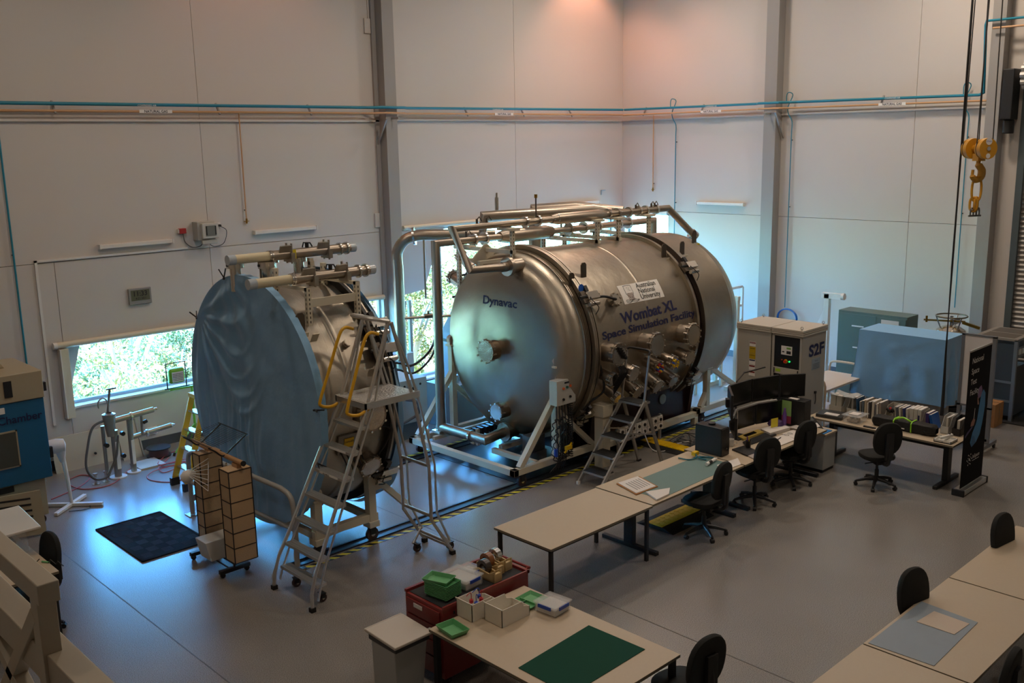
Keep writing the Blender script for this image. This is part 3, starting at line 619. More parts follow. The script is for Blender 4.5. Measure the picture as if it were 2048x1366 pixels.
# bank of gauges / plugs low on the side
t = T('connector_rack', 'rack of round white connectors behind the small step ladder', 'connector rack', (12.0, 9.8, 0))
P('frame', M(alu).bar((11.75, 9.78, 0), (11.75, 9.78, .52), .04).bar((12.85, 9.78, 0), (12.85, 9.78, .52), .04).box(11.7, 12.9, 9.76, 9.8, .26, .5), t)
m = M(label_w)
for i in range(8):
    for j in range(2): m.m(label_w).box(11.74+i*.145, 11.86+i*.145, 9.735, 9.76, .27+j*.115, .375+j*.115).m(black).cyl((11.8+i*.145, 9.74, .322+j*.115), (11.8+i*.145, 9.72, .322+j*.115), .028, n=10)
P('sockets', m, t)
t = T('floor_cables', 'tangle of thin cables on the floor under the chamber by the yellow ramp', 'cables', (13.2, 9.4, 0))
m = M(black); R0 = random.Random(3)
for k in range(5): m.tube(spline([(12.4+R0.uniform(0, 1.3), 9.3+R0.uniform(-.3, .4), .012+.008*k) for _ in range(7)], 6), .007, 5)
m.m(label_w).tube(spline([(12.3, 9.72, .4), (12.35, 9.55, .05), (12.6, 9.4, .012), (13.0, 9.5, .012), (13.4, 9.35, .012)], 6), .008, 5)
P('leads', m, t)
# ---- overhead transfer pipes
def flangeat(m, p, ax, r): p = V(p); ax = V(ax); m.cyl(p-ax*.02, p+ax*.02, r*1.35, n=18)
up = T('upper_transfer_pipe', 'long upper steel pipe arching over the chamber and diving to the door', 'pipe', (12, 11.1, 3.88))
pts = [V((10.2, 10.78, 3.23)), V((9.5, 10.78, 3.25)), V((9.46, 11.12, 3.85)), V((14.78, 11.12, 3.85)), V((15.3, 10.85, 3.28))]
m = M(ssp).tube(pts, .068, 16); m.tube([pts[2]+V((2.15, 0, 0)), pts[2]+V((2.3, 0, 0)), pts[2]+V((3.35, 0, 0)), pts[2]+V((3.5, 0, 0))], [.068, .095, .095, .068], 18)
P('tube', m, up); m = M(ssb)
for x in (11.0, 11.3, 11.75, 13.05, 13.3, 13.62, 13.9, 14.1, 14.4): flangeat(m, (x, 11.12, 3.85), XA, .068)
m.cyl((15.22, 10.9, 3.36), (15.3, 10.86, 3.28), .1); PS('collar', m, up)
m = M(mat('dark_steel', '#6b6258', .35, .9))
for x in (9.95, 10.15, 13.8, 14.25, 14.35): m.cyl((x, 11.1, 3.9), (x, 11.1, 3.97), .018).tube([(x, 11.1, 3.96), (x+.05, 11.1, 4.0), (x+.1, 11.1, 3.93)], .009, 6)
m.cyl((11.26, 11.12, 3.9), (11.26, 11.12, 4.22), .012).m(mat('brass', '#a8843c', .3, .9)).cyl((11.26, 11.12, 4.22), (11.26, 11.12, 4.28), .025); PS('valve', m, up)
lo = T('lower_transfer_pipe', 'lower steel pipe over the chamber that drops beside the door to floor level', 'pipe', (10, 12.1, 0))
L0 = [V((9.93, 12.1, .42)), V((9.93, 12.1, 3.53)), V((15.6, 12.1, 3.53)), V((15.6, 12.1, 2.9))]
P('tube', M(ssp).tube(L0, .085, 16).tube([(9.93, 12.15, .46), (9.93, 11.02, .46), (10.3, 11.02, .5)], .085, 16), lo)
P('reducer', M(ssp).tube([(11.35, 12.1, 3.53), (11.5, 12.1, 3.53), (12.5, 12.1, 3.53), (12.65, 12.1, 3.53)], [.088, .12, .12, .088], 18), lo)
m = M(ssb)
for x in (10.75, 11.0, 11.6, 13.1, 13.5, 13.9, 14.5, 14.8): flangeat(m, (x, 12.1, 3.53), XA, .085)
flangeat(m, (9.93, 11.35, .46), V((0, 1, 0)), .07); m.box(9.8, 10.06, 12.0, 12.2, .38, .42); PS('collar', m, lo)
m = M(mat('dark_steel', '#6b6258', .35, .9))
for x in (10.6, 12.9, 13.15, 14.6): m.cyl((x, 12.1, 3.58), (x, 12.1, 3.68), .018).tube([(x, 12.1, 3.66), (x+.06, 12.1, 3.7), (x+.12, 12.1, 3.62)], .009, 6)
PS('valve', m, lo)
lp = T('window_side_pipe', 'thick steel pipe rising beside the tall window and bending over at the top', 'pipe', (10.6, 14.0, 0))
P('tube', M(ssp).tube([(10.6, 14.0, .05)] + spline([(10.6, 14.0, 2.9), (10.6, 14.0, 3.2), (10.7, 13.9, 3.42), (10.9, 13.75, 3.5), (11.2, 13.55, 3.5)], 5) + [V((12.0, 12.9, 3.5))], [.1]*22 + [.06], 18), lp)
m = M(ssb); flangeat(m, (10.84, 13.8, 3.49), V((.7, -.7, .1)), .12); m.cyl((10.98, 13.7, 3.42), (10.98, 13.7, 2.35), .02, n=8); m.box(10.5, 10.7, 13.9, 14.1, 0, .02); P('collar', m, lp)
cr = T('crossover_pipe', 'thick steel pipe with a steep bend crossing behind the upper transfer pipe', 'pipe', (11.6, 12.3, 3.8))
P('tube', M(ssp).tube([(11.48, 12.7, 3.4), (11.52, 12.65, 3.85), (13.1, 11.5, 3.9), (13.3, 11.25, 3.86)], [.06, .11, .11, .07], 18), cr)
P('valve_stem', M(ssb).cyl((11.7, 12.52, 3.95), (11.7, 12.52, 4.17), .035).cyl((11.7, 12.52, 4.17), (11.7, 12.52, 4.25), .018), cr)
c2 = T('rear_crossover_pipe', 'second thick steel pipe behind the crossover, on a thick upright', 'pipe', (12.8, 12.6, 3.2))
P('tube', M(ssp).tube([(12.72, 12.6, 2.6), (12.72, 12.6, 3.8)], .12, 18).tube([(12.78, 12.75, 3.6), (12.82, 12.7, 3.9), (13.3, 12.1, 3.92), (13.7, 11.3, 3.87)], [.07, .11, .11, .07], 18), c2)
# slotted posts carrying the pipes
pf = T('pipe_gantry', 'cream slotted posts and rails carrying the pipes above the chamber', 'frame', (12.6, 11.3, 3.4))
def slotpost(parent, x, y, z0, z1, w=.06, ax='y'):
    m = M(cream).box(x-w/2, x+w/2, y-w/2, y+w/2, z0, z1)
    n = int((z1-z0)/.055)
    m.m(dark)
    for i in range(n): z = z0+.03+i*.055; m.box(x-.006, x+.006, y-w/2-.002, y-w/2+.001, z, z+.028).box(x-w/2-.002, x-w/2+.001, y-.006, y+.006, z, z+.028)
    P('post', m, parent)
for x in (10.6, 12.64, 13.2, 14.05):
    slotpost(pf, x, 11.0, 3.3, 3.78); slotpost(pf, x, 12.3, 2.6, 3.45)
    PS('crossbar', M(cream).box(x-.03, x+.03, 10.95, 12.4, 3.38, 3.44).box(x-.1, x+.1, 10.92, 11.25, 3.75, 3.79).box(x-.08, x+.08, 11.95, 12.3, 3.42, 3.45), pf)
P('gusset', M(cream).prism([(10.3, 11.6, 3.3), (10.85, 11.6, 3.3), (10.62, 11.6, 3.5), (10.55, 11.6, 3.5)], (0, .02, 0)).prism([(10.2, 11.6, 3.3), (10.9, 11.6, 3.3), (10.6, 11.6, 3.02)], (0, .02, 0)).box(9.9, 11.0, 11.0, 11.06, 3.28, 3.33), pf)
# wheeled A-frame stand of the door
def caster(x, y, z=0, r=.075, par=None, sc=1):
    m = M(mat('caster_brown', '#3a2a26', .5)).cyl((x, y-.022, z+r), (x, y+.022, z+r), r, n=20).m(ssb).cyl((x, y-.03, z+r), (x, y+.03, z+r), r*.35, n=12)
    m.m(blackm).box(x-r*.5, x+r*.5, y-.034, y-.026, z+r, z+r*2.1).box(x-r*.5, x+r*.5, y+.026, y+.034, z+r, z+r*2.1).box(x-r*.6, x+r*.6, y-.045, y+.045, z+r*2.05, z+r*2.25)
    return P('caster', m, par)
def aframe(name, lab, x0, xp, x1, yn, yf, zt, par=None, beams=True):
    t = T(name, lab, 'stand', ((x0+x1)/2, 11.1, 0))
    z0, z1 = .2, .3
    m = M(cream).box(x0, x0+.1, yn-.05, yf+.05, z0, z1)
    if beams: P('front_beam', m, t, bev=.004)
    for y in (yn, yf):
        P('side_beam', M(cream).box(x0, x1, y-.05, y+.05, z0, z1), t, bev=.004)
        P('upright', M(cream).box(xp-.05, xp+.05, y-.05, y+.05, z1, zt).box(xp-.08, xp+.08, y-.08, y+.08, zt, zt+.03), t, bev=.004)
        P('diagonal_brace', M(cream).bar((x0+.16, y, z1), (xp, y, zt-.45), .09), t, bev=.004)
        P('diagonal_brace', M(cream).bar((x1-.12, y, z1), (xp, y, z1+.75), .08), t, bev=.004)
        P('bearing', M(mat('bearing_pink', '#c2a99a', .4)).cyl((xp, y-.04, zt+.11), (xp, y+.04, zt+.11), .08).box(xp-.07, xp+.07, y-.035, y+.035, zt+.03, zt+.1).m(black).cyl((xp, y-.05, zt+.11), (xp, y+.05, zt+.11), .03), t)
        for x in (x0+.2, x1-.1): caster(x, y+(.09 if y < 11 else -.09)*0, 0, .085, t)
    return t
st = aframe('door_stand', 'cream wheeled A-frame stand cradling the chamber door', 9.52, 10.48, 11.45, 9.98, 12.42, 1.72)
PS('tie_beam', M(cream).box(10.05, 10.13, 10.0, 11.0, .22, .3).box(10.3, 11.3, 11.02, 11.1, .2, .28).box(9.7, 10.9, 12.0, 12.06, .3, .36), st)
PS('slotted_stub', M(cream).box(10.2, 10.25, 11.5, 11.55, .2, .48).box(9.62, 9.67, 12.1, 12.15, .25, .48), st)
P('bracket_plate', M(cream).bar((10.44, 9.9, 1.8), (10.52, 9.9, 1.94), .02).bar((10.5, 9.9, 1.95), (10.86, 9.9, 1.9), .02).m(mat('plate_steel', '#8f8b82', .35, .8)).prism([(10.62, 9.9, 1.93), (10.86, 9.9, 1.9), (10.86, 9.9, 1.73), (10.64, 9.9, 1.77)], (0, .01, 0)), st)
t = T('control_pendant_box', 'grey push-button control box on the near upright of the door stand', 'control box', (10.5, 9.86, 1.36))
P('housing', M(mat('box_light', '#bcbab2', .5)).box(10.28, 10.7, 9.76, 9.92, 1.17, 1.56), t, bev=.008)
m = M(dark).box(10.45, 10.55, 9.755, 9.765, 1.5, 1.525)
for x, z, c in ((10.42, 1.43, mat('button_orange', '#d8602a', .4)), (10.5, 1.44, mat('button_green', '#1c5a48', .4)), (10.57, 1.45, MATS['button_orange']), (10.42, 1.26, black), (10.57, 1.28, black)): m.m(c).cyl((x, 9.765, z), (x, 9.74, z), .02, n=12)
P('buttons', m, t)
t = T('coiled_cables', 'bunch of coiled black cables hanging below the control box', 'cables', (10.6, 9.8, .8))
def coil(m, x, y, z0, z1, r, n, tr=.008):
    m.tube([(x+r*cos(a*.7), y+r*sin(a*.7), z0+(z1-z0)*a/(n*9)) for a in range(n*9)], tr, 5)
m = M(black)
coil(m, 10.62, 9.8, 1.18, .3, .035, 26)
for k in range(4):
    ox = 10.32+.085*k; m.tube([(ox+.13*cos(b*.12)+.022*cos(b*1.5), 9.8+.03*k*.5+.022*sin(b*1.5), .62-.06*(k % 2)+.33*sin(b*.12)*(.8 if k % 2 else 1)) for b in range(int(2*pi/.12))], .009, 5, closed=True)
P('coils', m, t); m = M(black)
for k in range(6): m.tube(spline([(10.35+.06*k, 9.84, 1.15), (10.3+.07*k, 9.78, .7), (10.34+.05*k, 9.8, .3+.03*k), (10.2+.06*k, 9.85, .12)], 5), .008, 5)
P('leads', m, t)
P('yellow_clip', M(yell).box(10.42, 10.55, 9.7, 9.74, .46, .52).bar((10.4, 9.72, .42), (10.56, 9.72, .55), .02), t); P('blue_plug', M(bluep).cyl((10.27, 9.78, .38), (10.27, 9.78, .5), .03), t)
t = T('grey_pump_box', 'dark grey pump box with a round blue badge inside the door stand', 'pump', (10.45, 10.5, .1))
P('body', M(mat('pump_grey', '#4b4f52', .5)).box(10.3, 10.62, 10.35, 10.55, .3, .56).box(10.28, 10.64, 10.33, 10.57, .02, .3), t, bev=.01); P('badge', M(mat('badge_blue', '#2c7fd0', .4)).cyl((10.36, 10.35, .46), (10.36, 10.342, .46), .045), t)
m = M(black)
for k in range(6): m.box(10.25+.11*k, 10.31+.11*k, 11.7, 11.85, .28, .4)
one('gas_manifold', m, 'row of small black valves on the door stand rail', 'valves')
PS('tie_beam', M(cream).box(10.2, 11.0, 11.6, 11.68, .2, .28), st)
# rear stand
rs = aframe('rear_stand', 'cream wheeled stand under the rear end of the chamber', 14.15, 14.5, 15.9, 9.98, 12.42, 1.0)
t = T('rear_pump', 'dark vacuum pump lying on a blue sheet behind the rear stand', 'pump', (16.3, 11.8, 0))
P('body', M(mat('pump_dark', '#22282c', .45)).cyl((16.1, 11.5, .75), (16.6, 11.5, .75), .13).box(16.2, 16.5, 11.35, 11.65, .6, .75).m(black).cyl((16.0, 11.5, .75), (16.1, 11.5, .75), .16), t)
P('table', M(cream).box(15.9, 16.9, 11.2, 11.9, .56, .6).box(15.92, 15.97, 11.22, 11.27, 0, .56).box(16.82, 16.87, 11.22, 11.27, 0, .56).box(15.92, 15.97, 11.82, 11.87, 0, .56).box(16.82, 16.87, 11.82, 11.87, 0, .56), t)
# ================================================================== first chamber ring (blue covered)
rg = T('chamber_ring_section', 'stainless chamber ring draped with a blue cloth on its open face', 'chamber section', (6.6, YA, 0))
m = M(tankm); m.lathe([(5.97, 1.58), (6.02, 1.6), (6.06, 1.6), (6.06, 1.5), (6.1, 1.5), (6.44, 1.5), (6.46, 1.5), (6.47, 1.506), (6.53, 1.506), (6.54, 1.5), (6.56, 1.5), (7.0, 1.5)], (0, YA, ZA), XA, 128); P('shell', m, rg)
m = M(mat('dark_gasket', '#2a2a2a', .5, .3)); m.lathe([(7.0, 1.5), (7.0, 1.6), (7.05, 1.6)], (0, YA, ZA), XA, 128); m.m(tankm).lathe([(7.05, 1.6), (7.09, 1.6), (7.09, 1.5)], (0, YA, ZA), XA, 128); P('rear_flange', m, rg)
port(rg, cy(6.72, 1.48, -92), nrm(-92), .2, .12, 10, 'side_port', facem); port(rg, cy(6.75, 1.48, -117), nrm(-117), .15, .16, 8, 'side_port', facem)
port(rg, cy(6.62, 1.48, -57), nrm(-57), .05, .06, 6, 'side_port', tankm)
for x, y in ((6.0, 11.35), (6.25, 11.0), (6.6, 11.5), (6.9, 11.3)):
    m = M(ssb).cyl((x, y, 3.3), (x, y, 3.62), .07).cyl((x, y, 3.6), (x, y, 3.68), .11).m(black).bar((x-.12, y, 3.64), (x+.12, y, 3.64), .03); P('top_nozzle', m, rg)
clampset(rg, 7.05, -52); clampset(rg, 7.05, -64); clampset(rg, 7.05, -124); lug(rg, 6.1, -47, cream)
P('tag', M(cream).obox(cy(6.2, 1.56, -52), (.09, .01, .12), Matrix.Rotation(.6, 3, 'X')), rg)
Rw = Matrix((XA, V((0, cos(radians(-102)), -sin(radians(-102)))), nrm(-102))).transposed()
P('access_plate', M(mat('plate_steel', '#8f8b82', .35, .8)).obox(cy(6.42, 1.52, -104), (.3, .26, .04), Rw), rg, bev=.005)
o_ = cy(6.42, 1.545, -103); P('warning_label', M(yell).obox(o_, (.14, .12, .004), Rw), rg, label='yellow warning label')
text('warning_text', 'DANGER', dark, lambda u, v: o_ + Rw @ V((u, v, .004)), rg, .035, .01)
m = M(black)
for k in range(5): m.tube(spline([cy(6.3+.07*k, 1.52, -106), cy(6.35+.08*k, 1.62, -111-k), cy(6.45+.07*k, 1.58, -117), cy(6.5+.09*k, 1.52, -121)], 5), .01, 6)
m.tube(spline([cy(6.8, 1.52, -98), cy(6.95, 1.66, -99), cy(6.9, 1.66, -106), cy(6.85, 1.62, -112)], 5), .012, 6)
P('hoses', m, rg)
# tubes lying on a slotted frame above the ring
fr = T('tube_support_frame', 'cream slotted frame standing on the ring section under two steel tubes', 'frame', (6.6, 10.4, 3.2))
for x, z in ((6.22, 2.98), (6.93, 3.0)): slotpost(fr, x, 10.02, z, 3.44)
for x in (6.22, 6.93): slotpost(fr, x, 10.75, 3.3, 3.62); P('crossbar', M(cream).box(x-.03, x+.03, 10.0, 11.2, 3.40, 3.44).box(x-.03, x+.03, 11.0, 11.06, 3.3, 3.62), fr)
P('crossbar', M(cream).box(6.22, 6.93, 10.0, 10.03, 3.2, 3.3), fr)
def captube(lab, y, z, x0, x1):
    t = T('steel_tube', lab, 'tube', (x0, y, z)); xm = x0+.58
    P('barrel', M(ssp).cyl((xm, y, z), (x1, y, z), .065, n=24), t)
    P('wrapped_end', M(mat('masking_wrap', '#cbbf9f', .6)).cyl((x0+.08, y, z), (xm, y, z), .06, n=24), t); P('plastic_cap', M(mat('plastic_film', '#b9c2c9', .15, .2)).cyl((x0, y, z), (x0+.1, y, z), .064, n=24).cyl((x1, y, z), (x1+.09, y, z), .062, n=24), t)
    m = M(ssb)
    for x in (xm, xm+.03, x1-.16, x1-.05): m.cyl((x-.012, y, z), (x+.012, y, z), .085 if x > xm+.1 else .072, n=24)
    PS('collar', m, t); m = M(mat('saddle_steel', '#9d968a', .35, .7))
    for x in (xm+.3, x1-.36): m.box(x-.03, x+.03, y-.1, y+.1, z-.1, z+.02).obox((x-.1, y-.06, z+.06), (.16, .02, .14), Matrix.Rotation(.5, 3, 'X')).cyl((x, y-.06, z-.12), (x, y-.06, z+.14), .014).cyl((x, y+.06, z-.12), (x, y+.06, z+.14), .014)
    P('saddle', m, t); m = M(black).cyl((x0+1.15, y, z+.06), (x0+1.15, y, z+.12), .025); m.tube([(xm+.5, y, z+.07), (xm+.52, y, z+.13), (xm+.62, y, z+.12), (xm+.65, y, z+.07)], .01, 6); P('valve', m, t)
    return t
captube('capped steel tube with a tape-wrapped end, lower and nearer of the two', 10.25, 3.53, 5.56, 7.28)
t = captube('capped steel tube with a yellow tag, higher and farther of the two', 11.05, 3.74, 5.74, 7.55); P('tag', M(tapey).box(6.62, 6.68, 10.98, 10.985, 3.68, 3.8), t)
PS('riser', M(cream).box(6.19, 6.25, 11.02, 11.08, 3.4, 3.66).box(6.9, 6.96, 11.02, 11.08, 3.4, 3.66), fr)
# drape
def drapefn(u, v):
    a = 2*pi*u; r = 1.635*v; y = YA-r*sin(a); z = ZA+r*cos(a); d = 0
    # swags fanning from two clips on the rim
    nz = noise.noise(V((y*1.3, z*1.3, 3.1)))
    lm = 1/(1+math.exp((YA-.15-y)*7))            # slack cloth only on the window-side half
    for (cyy, cz, amp, f, ph) in ((YA+1.3, ZA+.98, .026, 15, .4), (YA+.45, ZA+1.6, .013, 12, 1.1)):
        dy, dz = y-cyy, z-cz; dist = sqrt(dy*dy+dz*dz)+.03; th = atan2(dy, -dz)
        d += amp*sin(f*th+1.6*nz+ph)*min(1, dist*1.6)*math.exp(-(max(0, dist-.8))*1.5)*lm
    bot = max(0, min(1, (ZA+.35-z)/1.1))
    d += .011*sin(y*21+5*nz+.6*z)*bot*(.25+.75*lm) + .007*sin(y*47+7*nz)*bot*lm
    for q, (yq, zq) in enumerate(((.42, .95), (.36, .55), (.33, .25), (.3, 0), (.3, -.22))):   # hanging swags
        zz_ = zq + ((y-YA-yq)**2)*1.1; d += .020*math.exp(-((z-ZA-zz_)/.055)**2)*math.exp(-((y-YA-yq)/.38)**2)
    d += .006*noise.noise(V((y*3, z*3, 0)))
    k = min(1, (1-v)*9); sag = .06*(1-v*v)
    return (5.955 - d*k*(1 if v < 1 else 0) + sag*.3, y, z)
m = M(clothm).grid(drapefn, 240, 70)
def rim(u, v): a = 2*pi*u; return (5.955+.10*v, YA-(1.635+.004*sin(a*60)*v)*sin(a), ZA+(1.635+.004*sin(a*60)*v)*cos(a))
m.grid(rim, 240, 2); o = P('dust_cloth', m, rg, label='blue dust cloth stretched over the open face')
m = M(clothm)
def rearc(u, v): a = 2*pi*u; r = 1.63+.03*sin(a*9)*v; return (7.10+.05*v+.16*v*max(0, -cos(a)), YA-r*sin(a), ZA+r*cos(a)-.05*v)
m.grid(rearc, 160, 3); m.lathe([(7.16, 1.62), (7.2, .02)], (0, YA, ZA), XA, 60); P('rear_cloth', m, rg, label='blue cloth wrapped over the rear flange')
for y, z in ((YA+.43, ZA+1.62), (YA+1.33, ZA+.98), (YA-1.62, ZA+.18), (YA-1.6, ZA-.5)):
    n = V((0, y-YA, z-ZA)).normalized(); tt = V((0, n.z, -n.y)); c = V((5.93, y, z)); m = M(black)
    m.bar(c-n*.05, c+n*.07+XA*.05, .014).bar(c-n*.05+XA*.0, c+n*.07-XA*.05, .014).bar(c-n*.07-XA*.012, c-n*.05, .02)
    P('spring_clamp', m, rg)
# wheeled stand of the ring
t = T('ring_stand', 'grey-cream wheeled trolley frame under the cloth-covered ring', 'stand', (6.5, 11.1, 0))
for y in (9.97, 12.28):
    P('side_beam', M(cream).box(6.05, 7.02, y-.05, y+.05, .28, .38), t, bev=.004)
    for x, h in ((6.12, .78), (6.94, .92)):
        P('upright', M(cream).box(x-.055, x+.055, y-.055, y+.055, .26, h).box(x-.08, x+.08, y-.08, y+.08, h, h+.02).box(x-.08, x+.08, y-.08, y+.08, .2, .28), t, bev=.004)
        P('roller', M(cream).cyl((x, y-.05, h+.09), (x, y+.05, h+.09), .07).m(black).cyl((x, y-.06, h+.09), (x, y+.06, h+.09), .02), t)
        caster(x, y, 0, .09, t)
PS('cross_beam', M(cream).box(6.05, 6.13, 10.0, 12.28, .28, .36).box(6.9, 6.98, 10.0, 12.28, .28, .36), t)
P('swing_arm', M(cream).tube([(7.0, 9.97, .72), (7.14, 9.97, .72), (7.5, 9.97, .36)], .055, 4), t)
P('cranked_bar', M(mat('arm_grey', '#8b8880', .4)).tube([(6.15, 10.5, .62), (6.45, 10.5, .45), (6.6, 10.5, .55), (6.9, 10.5, .36)], .045, 4), t)
# tubular guard rail in front of the cloth
t = T('guard_rail', 'bent grey tube guard rail standing in front of the blue cloth', 'guard rail', (5.75, 11.2, 0))
pp = [(5.78, 9.93, .02)] + spline([(5.78, 9.93, .72), (5.775, 9.95, .87), (5.77, 10.03, .95), (5.77, 10.2, .98)], 4) + spline([(5.72, 12.3, .98), (5.71, 12.46, .95), (5.7, 12.55, .88), (5.7, 12.57, .7)], 4) + [V((5.7, 12.57, .02))]
P('top_rail', M(mat('rail_grey', '#a5a199', .35)).tube(pp, .033, 14), t); P('mid_rail', M(MATS['rail_grey']).cyl((5.78, 9.93, .5), (5.7, 12.57, .5), .028), t)
P('foot_plate', M(ssb).box(5.7, 5.86, 9.84, 10.0, 0, .012), t); P('foot_plate', M(ssb).box(5.62, 5.78, 12.5, 12.66, 0, .012), t)
P('diagonal_brace', M(MATS['rail_grey']).bar((5.72, 12.55, .25), (5.98, 12.1, .55), .04, .08), t)
# ================================================================== ladders
t = T('platform_ladder', 'tall aluminium platform ladder with yellow handrails beside the blue-covered ring', 'ladder', (6.3, 9.2, 0))
def lx(z): return 5.42+(z-.52)/(2.2-.52)*(6.27-5.42)
for s, y0_, y1_ in ((1, 9.63, 9.49), (-1, 8.81, 8.95)):
    def yy_(z): return y0_+(y1_-y0_)*min(z/2.2, 1.2)
    P('front_stringer', M(alu).tube([(5.28, yy_(0), .04), (5.29, yy_(.2), .2), (5.36, yy_(.42), .42), (lx(.6), yy_(.6), .6), (lx(2.2), yy_(2.2), 2.2), (6.62, yy_(2.6), 3.1)], .022, 8), t)
    P('front_stringer', M(alu).tube([(5.36, yy_(0), .1), (5.42, yy_(.2), .28), (lx(.5)+.1, yy_(.5), .5), (lx(2.2)+.1, yy_(2.2), 2.2), (6.60, yy_(2.6), 3.0)], .014, 8), t)
    yb = 9.42 if s > 0 else 8.86
    for dx, k in ((0, 1), (.07, .7)):
        P('rear_leg', M(alu).tube([(6.66+dx*.4, yy_(2.5), 3.08), (6.93+dx, yy_(2.2), 2.1), (7.05+dx*1.2, yb, 1.25), (7.06+dx*1.3, yb, .55), (7.38-dx*.3, yb, .04)] if k == 1 else [(6.66, yy_(2.5), 3.05), (6.86, yy_(2.2), 2.55), (7.0, yy_(2.2), 2.1), (7.14, yb, 1.25), (7.15, yb, .62), (7.34, yb, .2)], .022*k, 8), t)
    P('handrail', M(yellow).tube(spline([(6.47, yy_(2.5), 2.97), (6.35, yy_(2.5), 3.0), (6.26, yy_(2.5), 2.9), (6.1, yy_(2.3), 2.5), (5.98, yy_(2.1), 2.2), (5.98, yy_(2.1), 2.12), (6.12, yy_(2.1), 2.08), (6.26, yy_(2.1), 2.12)], 5), .019, 10), t)
    for x, y in ((5.28, yy_(0)), (7.38, yb)): P('rubber_foot', M(rubber).box(x-.03, x+.03, y-.03, y+.03, 0, .05), t)
for k in range(1, 8):
    z = 2.2*k/8; x = lx(z) if z > .5 else 5.30+(.12*(z/.5)); w = .14*(z/2.2)
    m = M(alu).box(x, x+.13, 8.81+w, 9.63-w, z-.035, z)
    for j in range(3): m.box(x+.02+.04*j, x+.03+.04*j, 8.83+w, 9.61-w, z, z+.004)
    tr_ = P('tread', m, t, bev=.003)
    if k in (5, 6): P('tread_label', M(label_w).box(x-.002, x, 8.95+w, 9.5-w, z-.03, z-.006), t)
    if k == 5:
        text('lettering', 'ALLWELD', dark, planefn((x-.004, 9.36-w, z-.028), (0, -1, 0), (0, 0, 1)), t, .03, .02)
P('platform', M(mat('checker_plate', '#c6c4c0', .3, .9, bump=1.0, bscale=38)).box(6.23, 6.98, 8.93, 9.5, 2.17, 2.2), t, bev=.004)
PS('platform_kick', M(alu).box(6.2, 7.0, 8.91, 8.93, 2.13, 2.205).box(6.2, 7.0, 9.5, 9.52, 2.13, 2.205).box(6.2, 6.22, 8.91, 9.52, 2.13, 2.2), t)
P('top_rail', M(alu).tube(spline([(6.62, 9.47, 3.1), (6.45, 9.45, 3.14), (6.4, 9.2, 3.15), (6.45, 8.99, 3.14), (6.62, 8.97, 3.1)], 4), .024, 8).bar((6.62, 8.97, 3.1), (6.62, 9.47, 3.1), .05, .03), t)
for z, x in ((1.25, 7.06), (.6, 7.07), (.12, 7.34), (.2, 7.28)): P('rear_rung', M(alu).cyl((x, 8.86, z), (x, 9.42, z), .02), t)
P('wheel_frame', M(alu).tube([(7.28, 9.36, .25), (7.1, 9.3, .1)], .018, 8).tube([(7.28, 8.92, .25), (7.45, 8.98, .1)], .018, 8), t)
for x, y in ((7.12, 9.25), (7.46, 9.0), (5.5, 9.5), (5.5, 8.95)): caster(x, y, 0, .05, t)
t = T('step_ladder', 'small aluminium step ladder with black treads beside the chamber door', 'ladder', (11.1, 9.2, 0))
A0, A1 = V((10.36, 0, 0)), V((11.42, 0, 1.16))
for y, yb in ((9.42, 9.44), (8.98, 8.94)):
    P('front_stringer', M(alu).bar((10.38, y, .02), (11.42, y, 1.16), .028, .055), t)
    P('rear_leg', M(mat('ladder_tan', '#9a948a', .4, .3)).bar((11.86, yb, .0), (11.42, y, 1.16), .03, .05), t)
    P('handle_post', M(alu).bar((11.4, y, 1.14), (11.52, y, 1.9), .026), t)
    P('rubber_foot', M(label_w).box(10.35, 10.4, y-.02, y+.02, 0, .05), t); P('rubber_foot', M(rubber).box(11.83, 11.9, yb-.025, yb+.025, 0, .03), t)
P('handle', M(black).tube(spline([(11.5, 9.42, 1.88), (11.54, 9.4, 1.94), (11.54, 9.2, 1.95), (11.54, 9.0, 1.94), (11.5, 8.98, 1.88)], 4), .018, 10), t)
for k in range(5):
    z = .2+.235*k; x = 10.38+(z/1.16)*1.04
    tr_ = P('tread', M(alu).box(x-.1, x+.16, 8.99, 9.41, z-.03, z), t); P('tread_mat', M(rubber).box(x-.09, x+.15, 9.0, 9.4, z, z+.008), tr_)
PS('spreader', M(alu).bar((11.0, 9.43, .75), (11.65, 9.43, .6), .02).bar((11.0, 8.97, .75), (11.65, 8.95, .6), .02), t)
t = T('fibreglass_ladder', 'yellow fibreglass folding ladder standing by the window, left of the blue cloth', 'ladder', (6.6, 13.6, 0))
for dy in (0, .42):
    P('front_rail', M(yellow).bar((6.08, 13.55+dy, .03), (6.5, 13.55+dy, 1.38), .03, .09), t); P('rear_rail', M(yellow).bar((7.05, 13.55+dy, .03), (6.62, 13.55+dy, 1.34), .03, .07), t)
    P('foot', M(black).box(6.03, 6.16, 13.52+dy, 13.59+dy, 0, .12), t)
for k in range(4): z = .3+.28*k; x = 6.08+z/1.38*.42; P('tread', M(alu).box(x-.03, x+.09, 13.56, 13.96, z-.02, z), t)
P('top_cap', M(yellow).box(6.44, 6.64, 13.52, 14.0, 1.34, 1.4), t)
